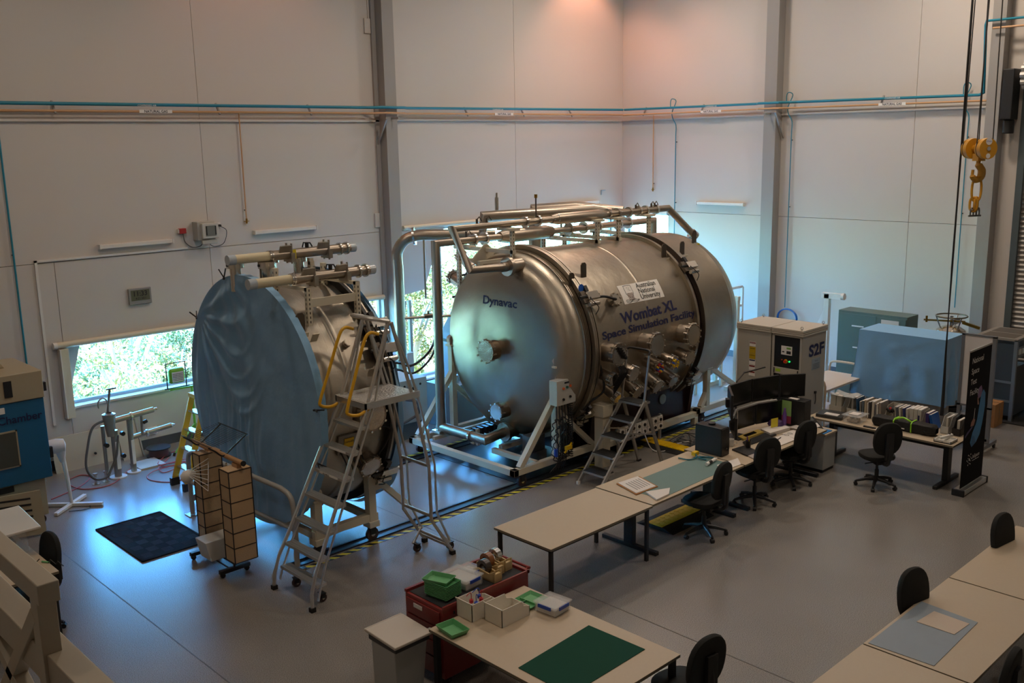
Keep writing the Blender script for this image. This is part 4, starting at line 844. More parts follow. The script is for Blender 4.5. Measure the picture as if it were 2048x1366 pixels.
# ================================================================== left corner
_n0 = len(bpy.data.objects)
t = T('work_light', 'green LED work light with carry frame on a tripod at the window sill', 'work light', (7.08, 15.55, 0))
gl = mat('lime_green', '#6fb53c', .4)
P('housing', M(gl).box(6.98, 7.26, 15.5, 15.62, 1.2, 1.46), t, bev=.04); P('lens', M(mat('led_lens', '#d6dbe0', .2)).box(7.02, 7.22, 15.49, 15.5, 1.23, 1.4), t)
m = M(dark)
for i in range(7):
    for j in range(5): m.box(7.035+.026*i, 7.048+.026*i, 15.484, 15.49, 1.25+.028*j, 1.262+.028*j)
P('led_grid', m, t)
P('stand_frame', M(blackm).tube([(6.95, 15.56, 1.12), (6.95, 15.56, 1.55), (7.29, 15.56, 1.55), (7.29, 15.56, 1.12)], .012, 6).bar((6.9, 15.56, 1.12), (7.34, 15.56, 1.12), .02), t)
for a in (200, 320, 80): P('leg', M(gl).cyl((7.35, 15.5, .45), (7.35+.5*cos(radians(a)), 15.5+.42*sin(radians(a)), .03), .014).m(black).cyl((7.35+.5*cos(radians(a)), 15.5+.42*sin(radians(a)), .05), (7.35+.52*cos(radians(a)), 15.5+.44*sin(radians(a)), .0), .022), t)
P('column', M(gl).cyl((7.35, 15.5, .35), (7.35, 15.5, 1.1), .022).m(black).cyl((7.35, 15.5, .62), (7.35, 15.5, .7), .03), t); P('bar', M(gl).bar((6.98, 15.55, 1.1), (7.4, 15.5, 1.1), .03), t)
t.location.x -= .14
t = T('cryogenic_pipe_manifold', 'pair of stainless floor pipes with side arms and a looped hose below the window', 'pipe manifold', (5.7, 15.0, 0))
hi = mat('collar_white', '#c9c6bf', .5)
def man(x, y, h, r): P('standpipe', M(ssp).cyl((x, y, 0), (x, y, h), r, n=20), t); P('floor_collar', M(hi).cyl((x, y, 0), (x, y, .02), r*2.4, n=24), t)
man(5.62, 14.97, .78, .055); man(5.9, 15.03, .9, .045)
P('valve_body', M(ssp).lathe([(0, .055), (.1, .07), (.32, .1), (.36, .1), (.38, .05)], (5.56, 14.95, .7), (0, 0, 1), 20), t)
P('side_arm', M(ssp).cyl((5.62, 14.97, .93), (6.28, 14.97, .98), .045, n=18).m(ssb).cyl((6.28, 14.97, .98), (6.34, 14.97, .985), .02).cyl((5.9, 14.97, .945), (5.93, 14.97, .947), .065), t)
P('side_arm', M(ssp).cyl((5.9, 15.03, .58), (6.58, 15.03, .64), .04, n=18).m(ssb).lathe([(0, .04), (.08, 0)], (6.58, 15.03, .64), (1, 0, 0), 14).cyl((6.15, 15.03, .6), (6.18, 15.03, .602), .06), t)
P('side_arm', M(ssp).cyl((6.08, 15.0, .6), (6.08, 14.98, .95), .022).cyl((5.55, 14.96, 1.08), (5.62, 14.96, 1.45), .018).m(blackm).bar((5.56, 14.96, 1.45), (5.72, 14.96, 1.45), .02).cyl((6.1, 14.97, .8), (6.16, 14.97, .82), .03), t)
P('gooseneck', M(ssp).tube(spline([(5.56, 14.95, 1.05), (5.56, 14.95, 1.25), (5.5, 14.95, 1.33), (5.42, 14.95, 1.28), (5.42, 14.95, 1.18)], 5), .012, 8), t)
P('hose', M(hose).tube(spline([(5.53, 14.95, .98), (5.3, 14.95, .9), (5.18, 14.93, .6), (5.12, 14.9, .3), (5.22, 14.88, .1), (5.4, 14.88, .08), (5.5, 14.9, .2), (5.6, 14.9, .4), (5.66, 14.93, .7)], 6), .02, 8), t)
for x in (5.24, 5.4): P('floor_stub', M(ssb).cyl((x, 14.9, 0), (x, 14.9, .16), .02).cyl((x, 14.9, 0), (x, 14.9, .012), .06).cyl((x, 14.9, .16), (x, 14.9, .18), .035), t)
P('small_standpipe', M(ssp).cyl((5.5, 15.1, 0), (5.5, 15.1, .85), .03).m(black).cyl((5.5, 15.05, .55), (5.5, 14.98, .55), .035).cyl((5.72, 14.92, .72), (5.72, 14.86, .72), .035).cyl((5.7, 14.92, .36), (5.7, 14.86, .36), .035), t)
PS('pipe_label', M(label_w).box(5.60, 5.66, 14.912, 14.917, .15, .6).box(5.88, 5.93, 14.982, 14.987, .15, .55), t)
bd = mat('hardboard_cream', '#b3a996', .6)
one('leaning_board', M(bd).prism([(4.98, 15.86, .0), (6.3, 15.86, .0), (6.3, 15.99, .56), (4.98, 15.99, .56)], (0, .015, .004)).m(black).cyl((5.62, 15.88, .2), (5.62, 15.85, .2), .02), 'wide cream board with a small hole leaning against the wall below the window', 'board')
one('leaning_board', M(bd).prism([(6.02, 15.72, .0), (6.34, 15.72, .0), (6.34, 15.97, .62), (6.02, 15.97, .62)], (0, .015, .004)).m(steelgrey).bar((6.36, 15.72, .0), (6.36, 15.96, .62), .025), 'narrow framed board leaning beside the steel floor pipes', 'board')
one('flat_board', M(bd).box(6.0, 6.42, 15.0, 15.45, 0, .03), 'small cream board lying flat on the floor behind the steel pipes', 'board')
t = T('cable_reel', 'black cable reel lying on the floor by the wall under the window', 'cable reel', (6.55, 15.55, 0))
P('flange', M(black).cyl((6.55, 15.55, 0), (6.55, 15.55, .02), .2, n=28).cyl((6.55, 15.55, .14), (6.55, 15.55, .16), .2, n=28), t); P('cable', M(mat('reel_cable', '#5a3230', .6)).cyl((6.55, 15.55, .02), (6.55, 15.55, .14), .16, n=28), t)
ll = mat('red_lead', '#a33a34', .5); R0 = random.Random(9)
def lead(lab, pts, mt=ll, r=.008): return one('extension_lead', M(mt).tube(spline(pts, 8), r, 6), lab, 'cable')
lead('red extension lead looping across the floor right of the steel pipes', [(6.6, 15.3, .01), (6.3, 14.9, .02), (6.55, 14.75, .02), (6.2, 14.6, .015), (6.3, 14.95, .03), (6.7, 14.85, .02), (6.1, 14.75, .03), (5.9, 14.5, .01), (6.1, 14.1, .01), (6.6, 14.2, .01), (6.95, 14.6, .01), (6.9, 15.0, .01), (6.3, 15.0, .03), (6.7, 15.5, .01), (7.2, 15.6, .01)])
lead('red extension lead curled on the floor left of the steel pipes', [(4.5, 14.7, .01), (5.0, 14.95, .01), (5.3, 15.3, .01), (5.2, 15.5, .01), (4.95, 15.3, .01), (5.0, 14.8, .01), (5.4, 14.7, .01), (5.9, 15.2, .01)])
lead('short black lead on the floor by the blue chamber cabinet', [(4.3, 14.5, .01), (4.7, 14.2, .01), (4.8, 14.0, .01), (4.7, 13.9, .01), (4.5, 14.0, .01)], black, .006)
t = T('pedestal_fan', 'white pedestal fan with cross-shaped base beside the blue chamber cabinet', 'fan', (4.62, 14.2, 0))
P('base', M(white).bar((4.3, 14.5, .03), (4.95, 13.9, .03), .06, .05).bar((4.3, 13.95, .03), (4.9, 14.45, .03), .06, .05), t, bev=.008)
P('pole', M(white).tube([(4.62, 14.2, .04), (4.6, 14.2, .4), (4.56, 14.2, .85)], [.02, .028, .035], 14), t)
P('motor_head', M(white).lathe([(-.12, .03), (-.1, .09), (0, .11), (.1, .1), (.14, .04), (.14, 0)], (4.5, 14.2, .95), (-1, .2, 0), 20).tube([(4.56, 14.2, .7), (4.54, 14.2, .95)], [.035, .09], 14), t)
m = M(white)
for k in range(12): m.tube([(4.34, 14.2+.02*cos(k*.52), .97+.02*sin(k*.52)), (4.32, 14.2+.2*cos(k*.52), .97+.2*sin(k*.52))], .003, 4)
m.tube([(4.32, 14.2+.2*cos(k*.26), .97+.2*sin(k*.26)) for k in range(24)], .006, 5, closed=True); P('grille', m, t)
# blue / beige environmental chamber
t = T('climate_chamber', 'blue and beige environmental test cabinet at the left edge', 'test cabinet', (3.5, 14.2, 0))
be = mat('beige_enamel', '#a3977e', .45)
P('lower_cabinet', M(be).box(2.5, 4.16, 13.75, 14.75, .14, .72), t, bev=.01)
P('blue_body', M(bluec).box(2.4, 4.25, 13.7, 14.7, .68, 1.82), t, bev=.012)
P('top_box', M(be).box(2.4, 4.26, 13.68, 14.85, 1.82, 2.2), t, bev=.012); P('top_rear', M(be).prism([(2.4, 14.2, 2.2), (3.95, 14.2, 2.2), (3.75, 14.2, 2.52), (2.4, 14.2, 2.52)], (0, .5, 0)), t, bev=.01)
P('display_slot', M(black).box(3.76, 3.86, 13.67, 13.68, 1.9, 2.12).box(3.6, 3.64, 13.67, 13.68, 1.88, 2.08), t)
P('hinge', M(black).box(4.25, 4.3, 13.7, 13.76, 1.9, 2.02).box(4.25, 4.29, 13.7, 13.76, .95, 1.1), t)
w = P('viewing_window', M(mat('window_tint', '#4a4e48', .15)).box(3.2, 3.84, 13.68, 13.7, .95, 1.42), t); P('window_gasket', M(be).box(3.18, 3.86, 13.685, 13.7, .93, .95).box(3.18, 3.86, 13.685, 13.7, 1.42, 1.44).box(3.84, 3.86, 13.685, 13.7, .93, 1.44), t)
text('lettering', 'Cycling Chamber', navy, planefn((4.2, 13.69, 1.54), (1, 0, 0), (0, 0, 1)), t, .15, .012, 'RIGHT', label='dark blue lettering')
P('badge', M(label_w).box(3.42, 3.74, 13.68, 13.7, 1.69, 1.77), t)
m = M(be).prism([(3.3, 13.5, .06), (3.98, 13.35, .02), (3.98, 13.42, .62), (3.3, 13.57, .62)], (0, .03, 0)).m(dark)
for k in range(6): m.prism([(3.45, 13.463+.012*k, .14+.08*k), (3.85, 13.375+.012*k, .12+.08*k), (3.85, 13.378+.012*k, .145+.08*k), (3.45, 13.466+.012*k, .165+.08*k)], (0, .006, 0))
P('vent_panel', m, t)
P('base_vent', M(dark).box(3.4, 3.75, 13.74, 13.75, .58, .66), t)
caster(4.08, 13.85, 0, .06, t); caster(4.08, 14.6, 0, .06, t); caster(2.6, 13.85, 0, .06, t)
# mat
m = M(mat('mat_black', '#1f2124', .95, bump=.3, bscale=150, spec=.12)); m.box(4.5, 5.42, 11.5, 13.02, 0, .012).m(mat('mat_rib', '#34363a', .8, spec=.2))
for i in range(6):
    for j in range(9):
        if (i+j) % 2: continue
        x, y = 4.56+i*.137, 11.58+j*.156
        for k in range(6): m.box(x+.004, x+.132, y+.01+.024*k, y+.02+.024*k, .012, .015)
        
m.m(MATS['mat_black']).box(4.5, 4.53, 11.5, 13.02, .012, .018).box(5.39, 5.42, 11.5, 13.02, .012, .018).box(4.5, 5.42, 11.5, 11.53, .012, .018).box(4.5, 5.42, 12.99, 13.02, .012, .018)
one('chequered_mat', m, 'dark chequered anti-fatigue mat on the open floor', 'mat')
# hanging shelf rack
t = T('garment_rack', 'black wheeled garment rack standing in front of the guard rail', 'rack', (5.15, 10.75, 0))
for y in (10.35, 11.12):
    PS('foot_bar', M(black).box(4.96, 5.36, y-.03, y+.03, .05, .1), t, bev=.008)
    for x in (5.0, 5.32): P('caster', M(black).cyl((x, y-.015, .03), (x, y+.015, .03), .03).cyl((x, y, .03), (x, y, .07), .012), t)
    P('upright', M(black).cyl((5.16, y, .1), (5.16, y, .85), .014).m(ssb).cyl((5.16, y, .85), (5.16, y, 1.42), .01), t)
PS('tie_rod', M(black).cyl((5.1, 10.35, .09), (5.1, 11.12, .09), .01).cyl((5.2, 10.35, .09), (5.2, 11.12, .09), .01), t)
P('hanging_rail', M(mat('bamboo', '#b48a5e', .5)).cyl((5.22, 10.05, 1.47), (5.22, 11.35, 1.47), .03).m(black).cyl((5.22, 10.03, 1.47), (5.22, 10.05, 1.47), .032), t)
bm = mat('beige_fabric', '#c4a47e', .85, bump=.2, bscale=60)
def organiser(y0, lab, ox=.06, dp=.22):
    t = T('hanging_organiser', lab, 'organiser', (5.16+ox, y0+.15, .25)); n = 6; z0, z1 = .24, 1.38
    P('shell', M(bm).box(4.99+ox, 4.995+ox, y0, y0+dp, z0, z1).box(4.99+ox, 5.28+ox, y0, y0+.005, z0, z1).box(4.99+ox, 5.28+ox, y0+dp-.005, y0+dp, z0, z1).box(4.99+ox, 5.28+ox, y0, y0+dp, z1, z1+.012), t)
    m = M(dark); h = (z1-z0)/n
    for k in range(n+1):
        z = z0+k*h; m.box(4.985+ox, 5.285+ox, y0-.004, y0, z-.005, z+.005).box(4.985+ox, 4.99+ox, y0-.004, y0+dp+.004, z-.005, z+.005)
    for x, y in ((4.988+ox, y0-.003), (5.283+ox, y0-.003), (4.988+ox, y0+dp+.003)): m.box(x-.005, x+.005, y-.005, y+.005, z0, z1)
    P('piping', m, t); m = M(bm)
    for k in range(n): m.box(4.995+ox, 5.275+ox, y0+.005, y0+dp-.005, z0+k*h, z0+k*h+.008)
    P('shelf', m, t); P('hanger', M(MATS['bamboo']).box(5.13+ox, 5.19+ox, y0+.05, y0+dp-.05, z1+.012, z1+.06), t)
organiser(10.10, 'beige fabric hanging organiser nearest the camera on the black garment rack'); organiser(10.97, 'beige fabric hanging organiser nearer the window on the black garment rack', .13, .18)
t = T('wire_shelf', 'black wire top shelf curving over the garment rack', 'wire shelf', (5.3, 10.75, 1.5))
m = M(black)
for y in (10.45, 11.1): m.tube(spline([(5.0, y, 1.62), (5.08, y, 1.56), (5.18, y, 1.48), (5.3, y, 1.55), (5.5, y, 1.68)], 4), .01, 6)
for k in range(16): x = 5.02+.031*k; m.cyl((x, 10.4, 1.63+.06*k/16), (x, 11.15, 1.63+.06*k/16), .003, n=5)
m.cyl((5.0, 10.4, 1.63), (5.0, 11.15, 1.63), .005, n=6).cyl((5.5, 10.4, 1.69), (5.5, 11.15, 1.69), .005, n=6); P('wires', m, t)
m = M(label_w)
for k in range(7): m.tube([(5.02, 10.62+.02*k, 1.12+.03*k), (4.9+.02*k, 10.95, 1.18+.02*k)] if 0 else [(4.93, 10.98, 1.2), (5.0+.03*k, 10.55+.05*k, 1.06+.05*k)], .004, 5)
for k in range(6): m.tube([(5.0+.03*k, 10.55+.05*k, 1.06+.05*k), (5.1+.02*k, 10.7+.04*k, 1.3)], .004, 5)
one('tangled_cord', m, 'bundle of thin white cord strung between the two fabric organisers', 'cord')
one('wrapped_bulb', M(label_w).lathe([(0, 0), (.03, .06), (.09, .085), (.15, .07), (.2, .03), (.22, 0)], (4.9, 11.05, 1.1), (.6, -.6, .5), 16), 'white bag-like bundle hanging at the side of the farther fabric organiser', 'bundle')
one('white_tub', M(whitep).prism([(5.0, 10.62, .12), (5.3, 10.62, .12), (5.36, 10.62, .38), (4.94, 10.62, .38)], (0, .28, 0)), 'white plastic tub on the base of the garment rack', 'tub', bev=.01)
# ================================================================== office task chairs
def chair():
    t = T('task_chair', 'chair', 'chair', (0, 0, 0))
    def pad(cx, cy_, cz, w, d, h, rot=None, k=3.0):
        m = M(chairf); n = 28; vs = []
        prof = [(-.5, .86), (-.35, .97), (0, 1.0), (.35, .97), (.5, .86)]
        for zz, s in prof:
            for i in range(n):
                a = 2*pi*i/n; ca, sa = cos(a), sin(a); r = (abs(ca)**k+abs(sa)**k)**(-1/k); p = V((r*ca*w/2*s, r*sa*d/2*s, zz*h)); vs.append(V((cx, cy_, cz)) + (rot @ p if rot else p))
        fs = [(j*n+i, j*n+(i+1) % n, (j+1)*n+(i+1) % n, (j+1)*n+i) for j in range(4) for i in range(n)] + [tuple(range(n))[::-1], tuple(4*n+i for i in range(n))]
        return m.add(vs, fs)
    P('seat', pad(0, .03, .47, .48, .46, .08), t)
    P('backrest', pad(0, -.25, .80, .44, .52, .07, Matrix.Rotation(radians(97), 3, 'X'), 2.4), t)
    P('back_bracket', M(black).tube(spline([(0, -.05, .42), (0, -.24, .41), (0, -.32, .5), (0, -.30, .78)], 4), .03, 8).box(-.06, .06, -.33, -.29, .5, .9), t, bev=.004)
    P('mechanism', M(black).box(-.09, .09, -.14, .12, .37, .42).cyl((.08, 0, .39), (.25, .02, .38), .008).cyl((-.08, -.05, .39), (-.22, -.05, .38), .008), t)
    P('gas_lift', M(black).cyl((0, 0, .1), (0, 0, .26), .03).cyl((0, 0, .26), (0, 0, .38), .02), t)
    m = M(black)
    for i in range(5):
        a = 2*pi*i/5+.3; m.tube([(0, 0, .12), (.15*cos(a), .15*sin(a), .105), (.29*cos(a), .29*sin(a), .07)], [.035, .026, .018], 8)
    P('star_base', m, t)
    for i in range(5):
        a = 2*pi*i/5+.3; x, y = .29*cos(a), .29*sin(a); P('caster', M(black).cyl((x-.024*sin(a), y+.024*cos(a), .028), (x+.024*sin(a), y-.024*cos(a), .028), .028, n=14).box(x-.012, x+.012, y-.012, y+.012, .03, .075), t)
    return t
ck = chair()
CH = [((10.08, 6.93), 4, 'black task chair nearest the camera at the long desks, beside the grey-green mat'),
      ((11.50, 7.06), -20, 'black task chair in the middle of the three at the long desks'),
      ((12.55, 7.10), -12, 'black task chair at the cluttered end of the long desks'),
      ((13.34, 6.14), -36, 'black task chair pushed back alone in front of the desk of file boxes'),
      ((8.63, 3.32), 168, 'black task chair behind the foreground desks, beside the pale blue sheet'),
      ((10.66, 3.22), 172, 'black task chair at the farthest foreground desk, near the right edge'),
      ((6.3, 4.5), -8, 'black task chair cut off by the bottom edge beside the green-mat table'),
      ((7.75, 2.63), 4, 'black task chair in the bottom right corner'),
      ((2.93, 10.62), 96, 'black task chair tucked against the corner of the left-hand desk, behind the steel frame'),
      ((1.9, 9.75), 20, 'black swivel chair under the left-hand desk at the left edge')]
for i, ((x, y), a, lab) in enumerate(CH):
    if i == 0: ck.location = (x, y, 0); ck.rotation_euler = (0, 0, radians(a)); ck['label'] = lab; ck['group'] = 'black task chairs'
    else: dup(ck, (x, y, 0), radians(a), lab, 'black task chairs')
# ================================================================== tables
def top(m, x0, x1, y0, y1, z=.72, th=.028):
    m.m(laminate).box(x0, x1, y0, y1, z-.004, z).m(edgem).box(x0, x1, y0, y1, z-th, z-.004); return m
def table(lab, x0, x1, y0, y1, z=.72, legs=True, grp=None, r=.02):
    t = T('table', lab, 'table', ((x0+x1)/2, (y0+y1)/2, 0), grp)
    P('tabletop', top(M(laminate), x0, x1, y0, y1, z), t)
    if legs:
        P('frame', M(blackm).box(x0+.03, x1-.03, y0+.03, y0+.06, z-.06, z-.028).box(x0+.03, x1-.03, y1-.06, y1-.03, z-.06, z-.028).box(x0+.03, x0+.06, y0+.03, y1-.03, z-.06, z-.028).box(x1-.06, x1-.03, y0+.03, y1-.03, z-.06, z-.028), t)
        for x in (x0+.05, x1-.05):
            for y in (y0+.05, y1-.05): P('leg', M(blackm).box(x-r, x+r, y-r, y+r, 0, z-.03), t)
    return t
def tdesk(lab, x0, x1, y0, y1, ax, feet, z=.72):
    t = T('desk', lab, 'desk', ((x0+x1)/2, (y0+y1)/2, 0)); P('desktop', top(M(laminate), x0, x1, y0, y1, z), t, )
    for f in feet:
        if ax == 'x': P('pedestal_leg', M(blackm).box(f-.04, f+.04, (y0+y1)/2-.07, (y0+y1)/2+.07, .05, z-.03), t, bev=.004); P('foot', M(black).box(f-.035, f+.035, y0+.02, y1-.02, 0, .055), t, bev=.012)
        else: P('pedestal_leg', M(blackm).box((x0+x1)/2-.09, (x0+x1)/2+.05, f-.04, f+.04, .05, z-.03), t, bev=.004); P('foot', M(black).box(x0+.02, x1-.05, f-.035, f+.035, 0, .055), t, bev=.012)
    if ax == 'x': P('crossbeam', M(blackm).box(feet[0], feet[-1], (y0+y1)/2-.03, (y0+y1)/2+.03, z-.16, z-.04), t)
    else: P('crossbeam', M(blackm).box((x0+x1)/2-.03, (x0+x1)/2+.0, feet[0], feet[-1], z-.2, z-.06), t)
    return t
table('bare beige table on black legs, end-on to the desk with the grey-green mat', 7.16, 8.96, 6.91, 7.83)
tdesk('beige desk topped by a long grey-green mat', 8.99, 11.0, 6.93, 7.86, 'x', (9.12, 10.85))
tdesk('cluttered beige desk under the curved bank of monitors', 11.03, 13.28, 6.93, 7.95, 'x', (11.2, 13.1))
tdesk('beige desk lined with file boxes beside the tall dark banner', 13.74, 14.62, 5.22, 7.52, 'y', (5.45, 7.28))
table('large beige table with a green cutting mat at the bottom of the picture', 5.1, 6.34, 4.57, 6.5, r=.025)
for a, b, lab in ((5.75, 7.59, 'foreground table at the bottom right, nearest the camera in its row'), (7.61, 9.43, 'foreground table with a pale blue sheet, middle of its row'), (9.45, 11.3, 'foreground table at the right edge, farthest in its row')): table(lab, a, b, 2.6, 3.53)
table('beige table behind the cream steel frame at the left edge', 1.4, 3.05, 10.0, 12.0, z=.86, r=.022)
table('second beige table closer to the camera at the left edge', 0.2, 1.6, 8.6, 9.6)
t = T('low_cabinet', 'low white cabinet at the end of the cluttered desk', 'cabinet', (13.48, 7.3, 0)); P('body', M(mat('cabinet_white', '#aeb0ae', .5)).box(13.3, 13.66, 6.98, 7.75, .05, .6), t, bev=.006); P('top', M(laminate).box(13.3, 13.67, 6.96, 7.77, .6, .625), t); P('plinth', M(black).box(13.33, 13.66, 7.0, 7.7, 0, .05), t)
# mats, papers
def flat(name, lab, cat, pts, mt, z=.72, th=.004, grp=None, **k): return one(name, M(mt).prism([(x, y, z) for x, y in pts], (0, 0, th)), lab, cat, grp, **k)
flat('desk_mat', 'long grey-green mat covering most of the desk', 'mat', [(9.2, 6.98), (10.93, 7.02), (10.93, 7.62), (9.2, 7.62)], teald)
flat('clipboard', 'brown clipboard with printed sheets at the near end of the grey-green mat', 'clipboard', [(9.1, 7.28), (9.24, 7.72), (9.66, 7.68), (9.52, 7.26)], wood, .724, .01)
m = M(paper).prism([(9.13, 7.3, .734), (9.26, 7.71, .734), (9.63, 7.68, .734), (9.5, 7.28, .734)], (0, 0, .006)).m(mat('print_grey', '#8f8b88', .6))
for k in range(6): m.prism([(9.22+.05*k, 7.36, .7402), (9.24+.05*k, 7.36, .7402), (9.32+.05*k, 7.62, .7402), (9.30+.05*k, 7.62, .7402)], (0, 0, .0006))
one('printed_sheets', m, 'printed sheets lying on the brown clipboard', 'paper')
flat('booklet', 'white booklet with a blue edge in front of the brown clipboard', 'booklet', [(9.12, 6.97), (9.24, 7.24), (9.56, 7.1), (9.38, 6.98)], paper, .724, .02)
flat('loose_paper', 'white sheet with red marks at the computer end of the grey-green mat', 'paper', [(10.6, 7.0), (10.75, 7.2), (11.2, 7.16), (11.0, 6.98)], paper, .724, .003)
t = T('silicone_tube', 'white silicone cartridge lying on the grey-green mat', 'cartridge', (10.8, 7.3, .74)); P('barrel', M(label_w).cyl((10.62, 7.28, .75), (10.88, 7.32, .75), .024), t); P('nozzle', M(label_w).cyl((10.88, 7.32, .75), (10.94, 7.33, .75), .008), t); P('print', M(dark).cyl((10.68, 7.287, .75), (10.76, 7.3, .75), .0245), t)
m = M(mat('teal_plastic', '#1b6d80', .4)).tube(spline([(10.62, 7.75, .735), (10.66, 7.6, .735), (10.78, 7.56, .75), (10.84, 7.62, .78)], 4), .01, 6).tube(spline([(10.82, 7.42, .735), (10.78, 7.52, .75), (10.9, 7.52, .735), (10.96, 7.4, .735)], 4), .012, 6)
t = T('clamp', 'small teal and yellow bar clamps on the edge of the desk', 'clamp', (10.8, 7.6, .73)); P('bar', m, t); P('jaw', M(yell).box(10.8, 10.9, 7.6, 7.66, .75, .8), t)
t = T('computer_tower', 'black computer tower standing on the desk left of the monitors', 'computer', (11.3, 7.5, .72)); P('case', M(mat('case_black', '#191b1c', .4)).box(11.08, 11.26, 7.36, 7.8, .72, 1.13), t, bev=.008); P('front_panel', M(mat('case_front', '#0f1011', .3)).box(11.08, 11.26, 7.345, 7.36, .73, 1.12), t); P('power_button', M(ssb).cyl((11.2, 7.345, .82), (11.2, 7.34, .82), .012), t)
one('desk_gadget', M(black).lathe([(0, .05), (.02, .055), (.03, .02), (.03, 0)], (11.2, 7.6, 1.135), (0, 0, 1), 16), 'small round gadget on top of the computer tower by the monitors', 'gadget')
# monitors
def monitor(lab, a, b, z0, z1):
    a = V(a+(0,)); b = V(b+(0,)); d = (b-a).normalized(); nb = V((-d.y, d.x, 0)); t = T('monitor', lab, 'monitor', ((a+b)/2)+V((0, 0, z0)), 'black monitors of the curved bank')
    m = M(mat('bezel', '#1b1d1e', .45)).prism([a+V((0, 0, z0)), b+V((0, 0, z0)), b+V((0, 0, z1)), a+V((0, 0, z1))], nb*.035); P('housing', m, t, bev=.004)
    e = .012; m = M(screen).prism([a+d*e+V((0, 0, z0+e))-nb*.001, b-d*e+V((0, 0, z0+e))-nb*.001, b-d*e+V((0, 0, z1-e))-nb*.001, a+d*e+V((0, 0, z1-e))-nb*.001], nb*.003); P('screen', m, t, sm=False)
    P('mount', M(black).obox((a+b)/2+nb*.06+V((0, 0, (z0+z1)/2)), (.12, .05, .12), Matrix.Rotation(atan2(d.y, d.x), 3, 'Z')), t)
monitor('left-angled monitor of the upper row', (11.55, 7.48), (12.0, 7.84), 1.14, 1.5)
monitor('upper-row monitor with a faint blue reflection, second from the computer tower', (12.02, 7.85), (12.55, 7.82), 1.14, 1.5)
monitor('upper-row monitor, third from the computer tower', (12.57, 7.81), (13.08, 7.66), 1.14, 1.5)
monitor('right-angled monitor of the upper row in front of the S2F cabinet', (13.09, 7.65), (13.42, 7.4), 1.14, 1.5)
monitor('left-angled monitor of the lower row', (11.7, 7.5), (12.02, 7.78), .80, 1.12)
monitor('middle monitor of the lower row', (12.04, 7.79), (12.55, 7.74), .80, 1.12)
monitor('right monitor of the lower row, behind the green notes', (12.57, 7.73), (13.06, 7.58), .80, 1.12)
t = T('monitor_stand', 'pale arm and pole carrying the bank of monitors', 'monitor stand', (12.1, 7.9, .72)); P('pole', M(alu).cyl((12.02, 7.72, .74), (12.02, 7.72, 1.14), .016), t); P('crossbar', M(alu).tube([(11.7, 7.58, 1.13), (12.05, 7.76, 1.13), (12.6, 7.74, 1.13), (12.95, 7.62, 1.13)], .02, 8), t); P('base_plate', M(black).box(11.9, 12.2, 7.6, 7.88, .72, .735), t)
t = T('desk_lamp', 'thin black desk lamp arm sticking up behind the upper monitors', 'lamp', (12.4, 7.9, .72)); P('arm', M(black).tube([(12.3, 7.92, .74), (12.3, 7.92, 1.5), (12.5, 7.92, 1.6)], .01, 6), t); P('head', M(black).bar((12.5, 7.92, 1.6), (12.95, 7.84, 1.62), .03, .015), t)
t = T('second_computer', 'black computer tower with green notes taped on, at the end of the desk', 'computer', (13.2, 7.5, .72)); P('case', M(MATS['case_black']).box(13.06, 13.26, 7.2, 7.62, .725, 1.15), t, bev=.006)
P('note', M(mat('note_green', '#8fb56a', .7)).box(13.054, 13.06, 7.42, 7.58, .88, 1.12), t, label='green note'); P('note', M(mat('note_pink', '#9c3a58', .7)).box(13.054, 13.06, 7.42, 7.58, .76, .88), t, label='dark pink note'); P('note', M(paper).box(13.1, 13.18, 7.35, 7.5, 1.15, 1.154), t, label='white note')
flat('keyboard', 'black keyboard on the cluttered desk in front of the yellow tray', 'keyboard', [(11.72, 7.36), (11.85, 7.5), (12.55, 7.5), (12.5, 7.33)], black, .724, .018, bev=.003)
flat('black_folder', 'black folder beside the foot of the computer tower', 'folder', [(11.35, 7.1), (11.45, 7.42), (11.72, 7.38), (11.62, 7.08)], black, .722, .02)
flat('open_notebook', 'open notebook of handwriting at the front of the cluttered desk', 'notebook', [(11.9, 7.02), (12.0, 7.3), (12.6, 7.26), (12.48, 7.0)], paper, .724, .012)
one('pen', M(black).cyl((12.1, 7.15, .742), (12.4, 7.2, .742), .006), 'dark pen lying on the open notebook', 'pen')
flat('magazine', 'stapled booklet with yellow note at the near end of the cluttered desk', 'booklet', [(11.3, 6.96), (11.4, 7.2), (11.85, 7.16), (11.76, 6.95)], mat('grey_paper', '#a39a94', .6), .722, .014)
flat('sticky_note', 'yellow sticky note on the grey booklet', 'note', [(11.6, 7.08), (11.62, 7.15), (11.82, 7.13), (11.8, 7.06)], tapey, .737, .002)
flat('cardboard_tray', 'yellow cardboard tray holding a dark phone by the monitors', 'tray', [(11.95, 7.55), (12.0, 7.68), (12.5, 7.66), (12.45, 7.52)], mat('yellow_card', '#b89c46', .7), .722, .03)
flat('phone', 'dark phone lying in the yellow cardboard tray', 'phone', [(12.05, 7.57), (12.08, 7.64), (12.35, 7.63), (12.32, 7.56)], screen, .753, .01)
t = T('pen_cup', 'dark mesh cup of pens beside the keyboard', 'cup', (11.75, 7.3, .74)); P('cup', M(black).lathe([(0, .035), (.1, .04), (.1, .036), (.01, .032), (.01, 0)], (11.68, 7.3, .74), (0, 0, 1), 18), t)
for k, c in enumerate((bluep, redp, black, tapey, black)): P('pen', M(c).cyl((11.68+.012*k-.02, 7.3, .76), (11.66+.02*k, 7.31+.01*(k % 3), .9), .005, n=6), t)
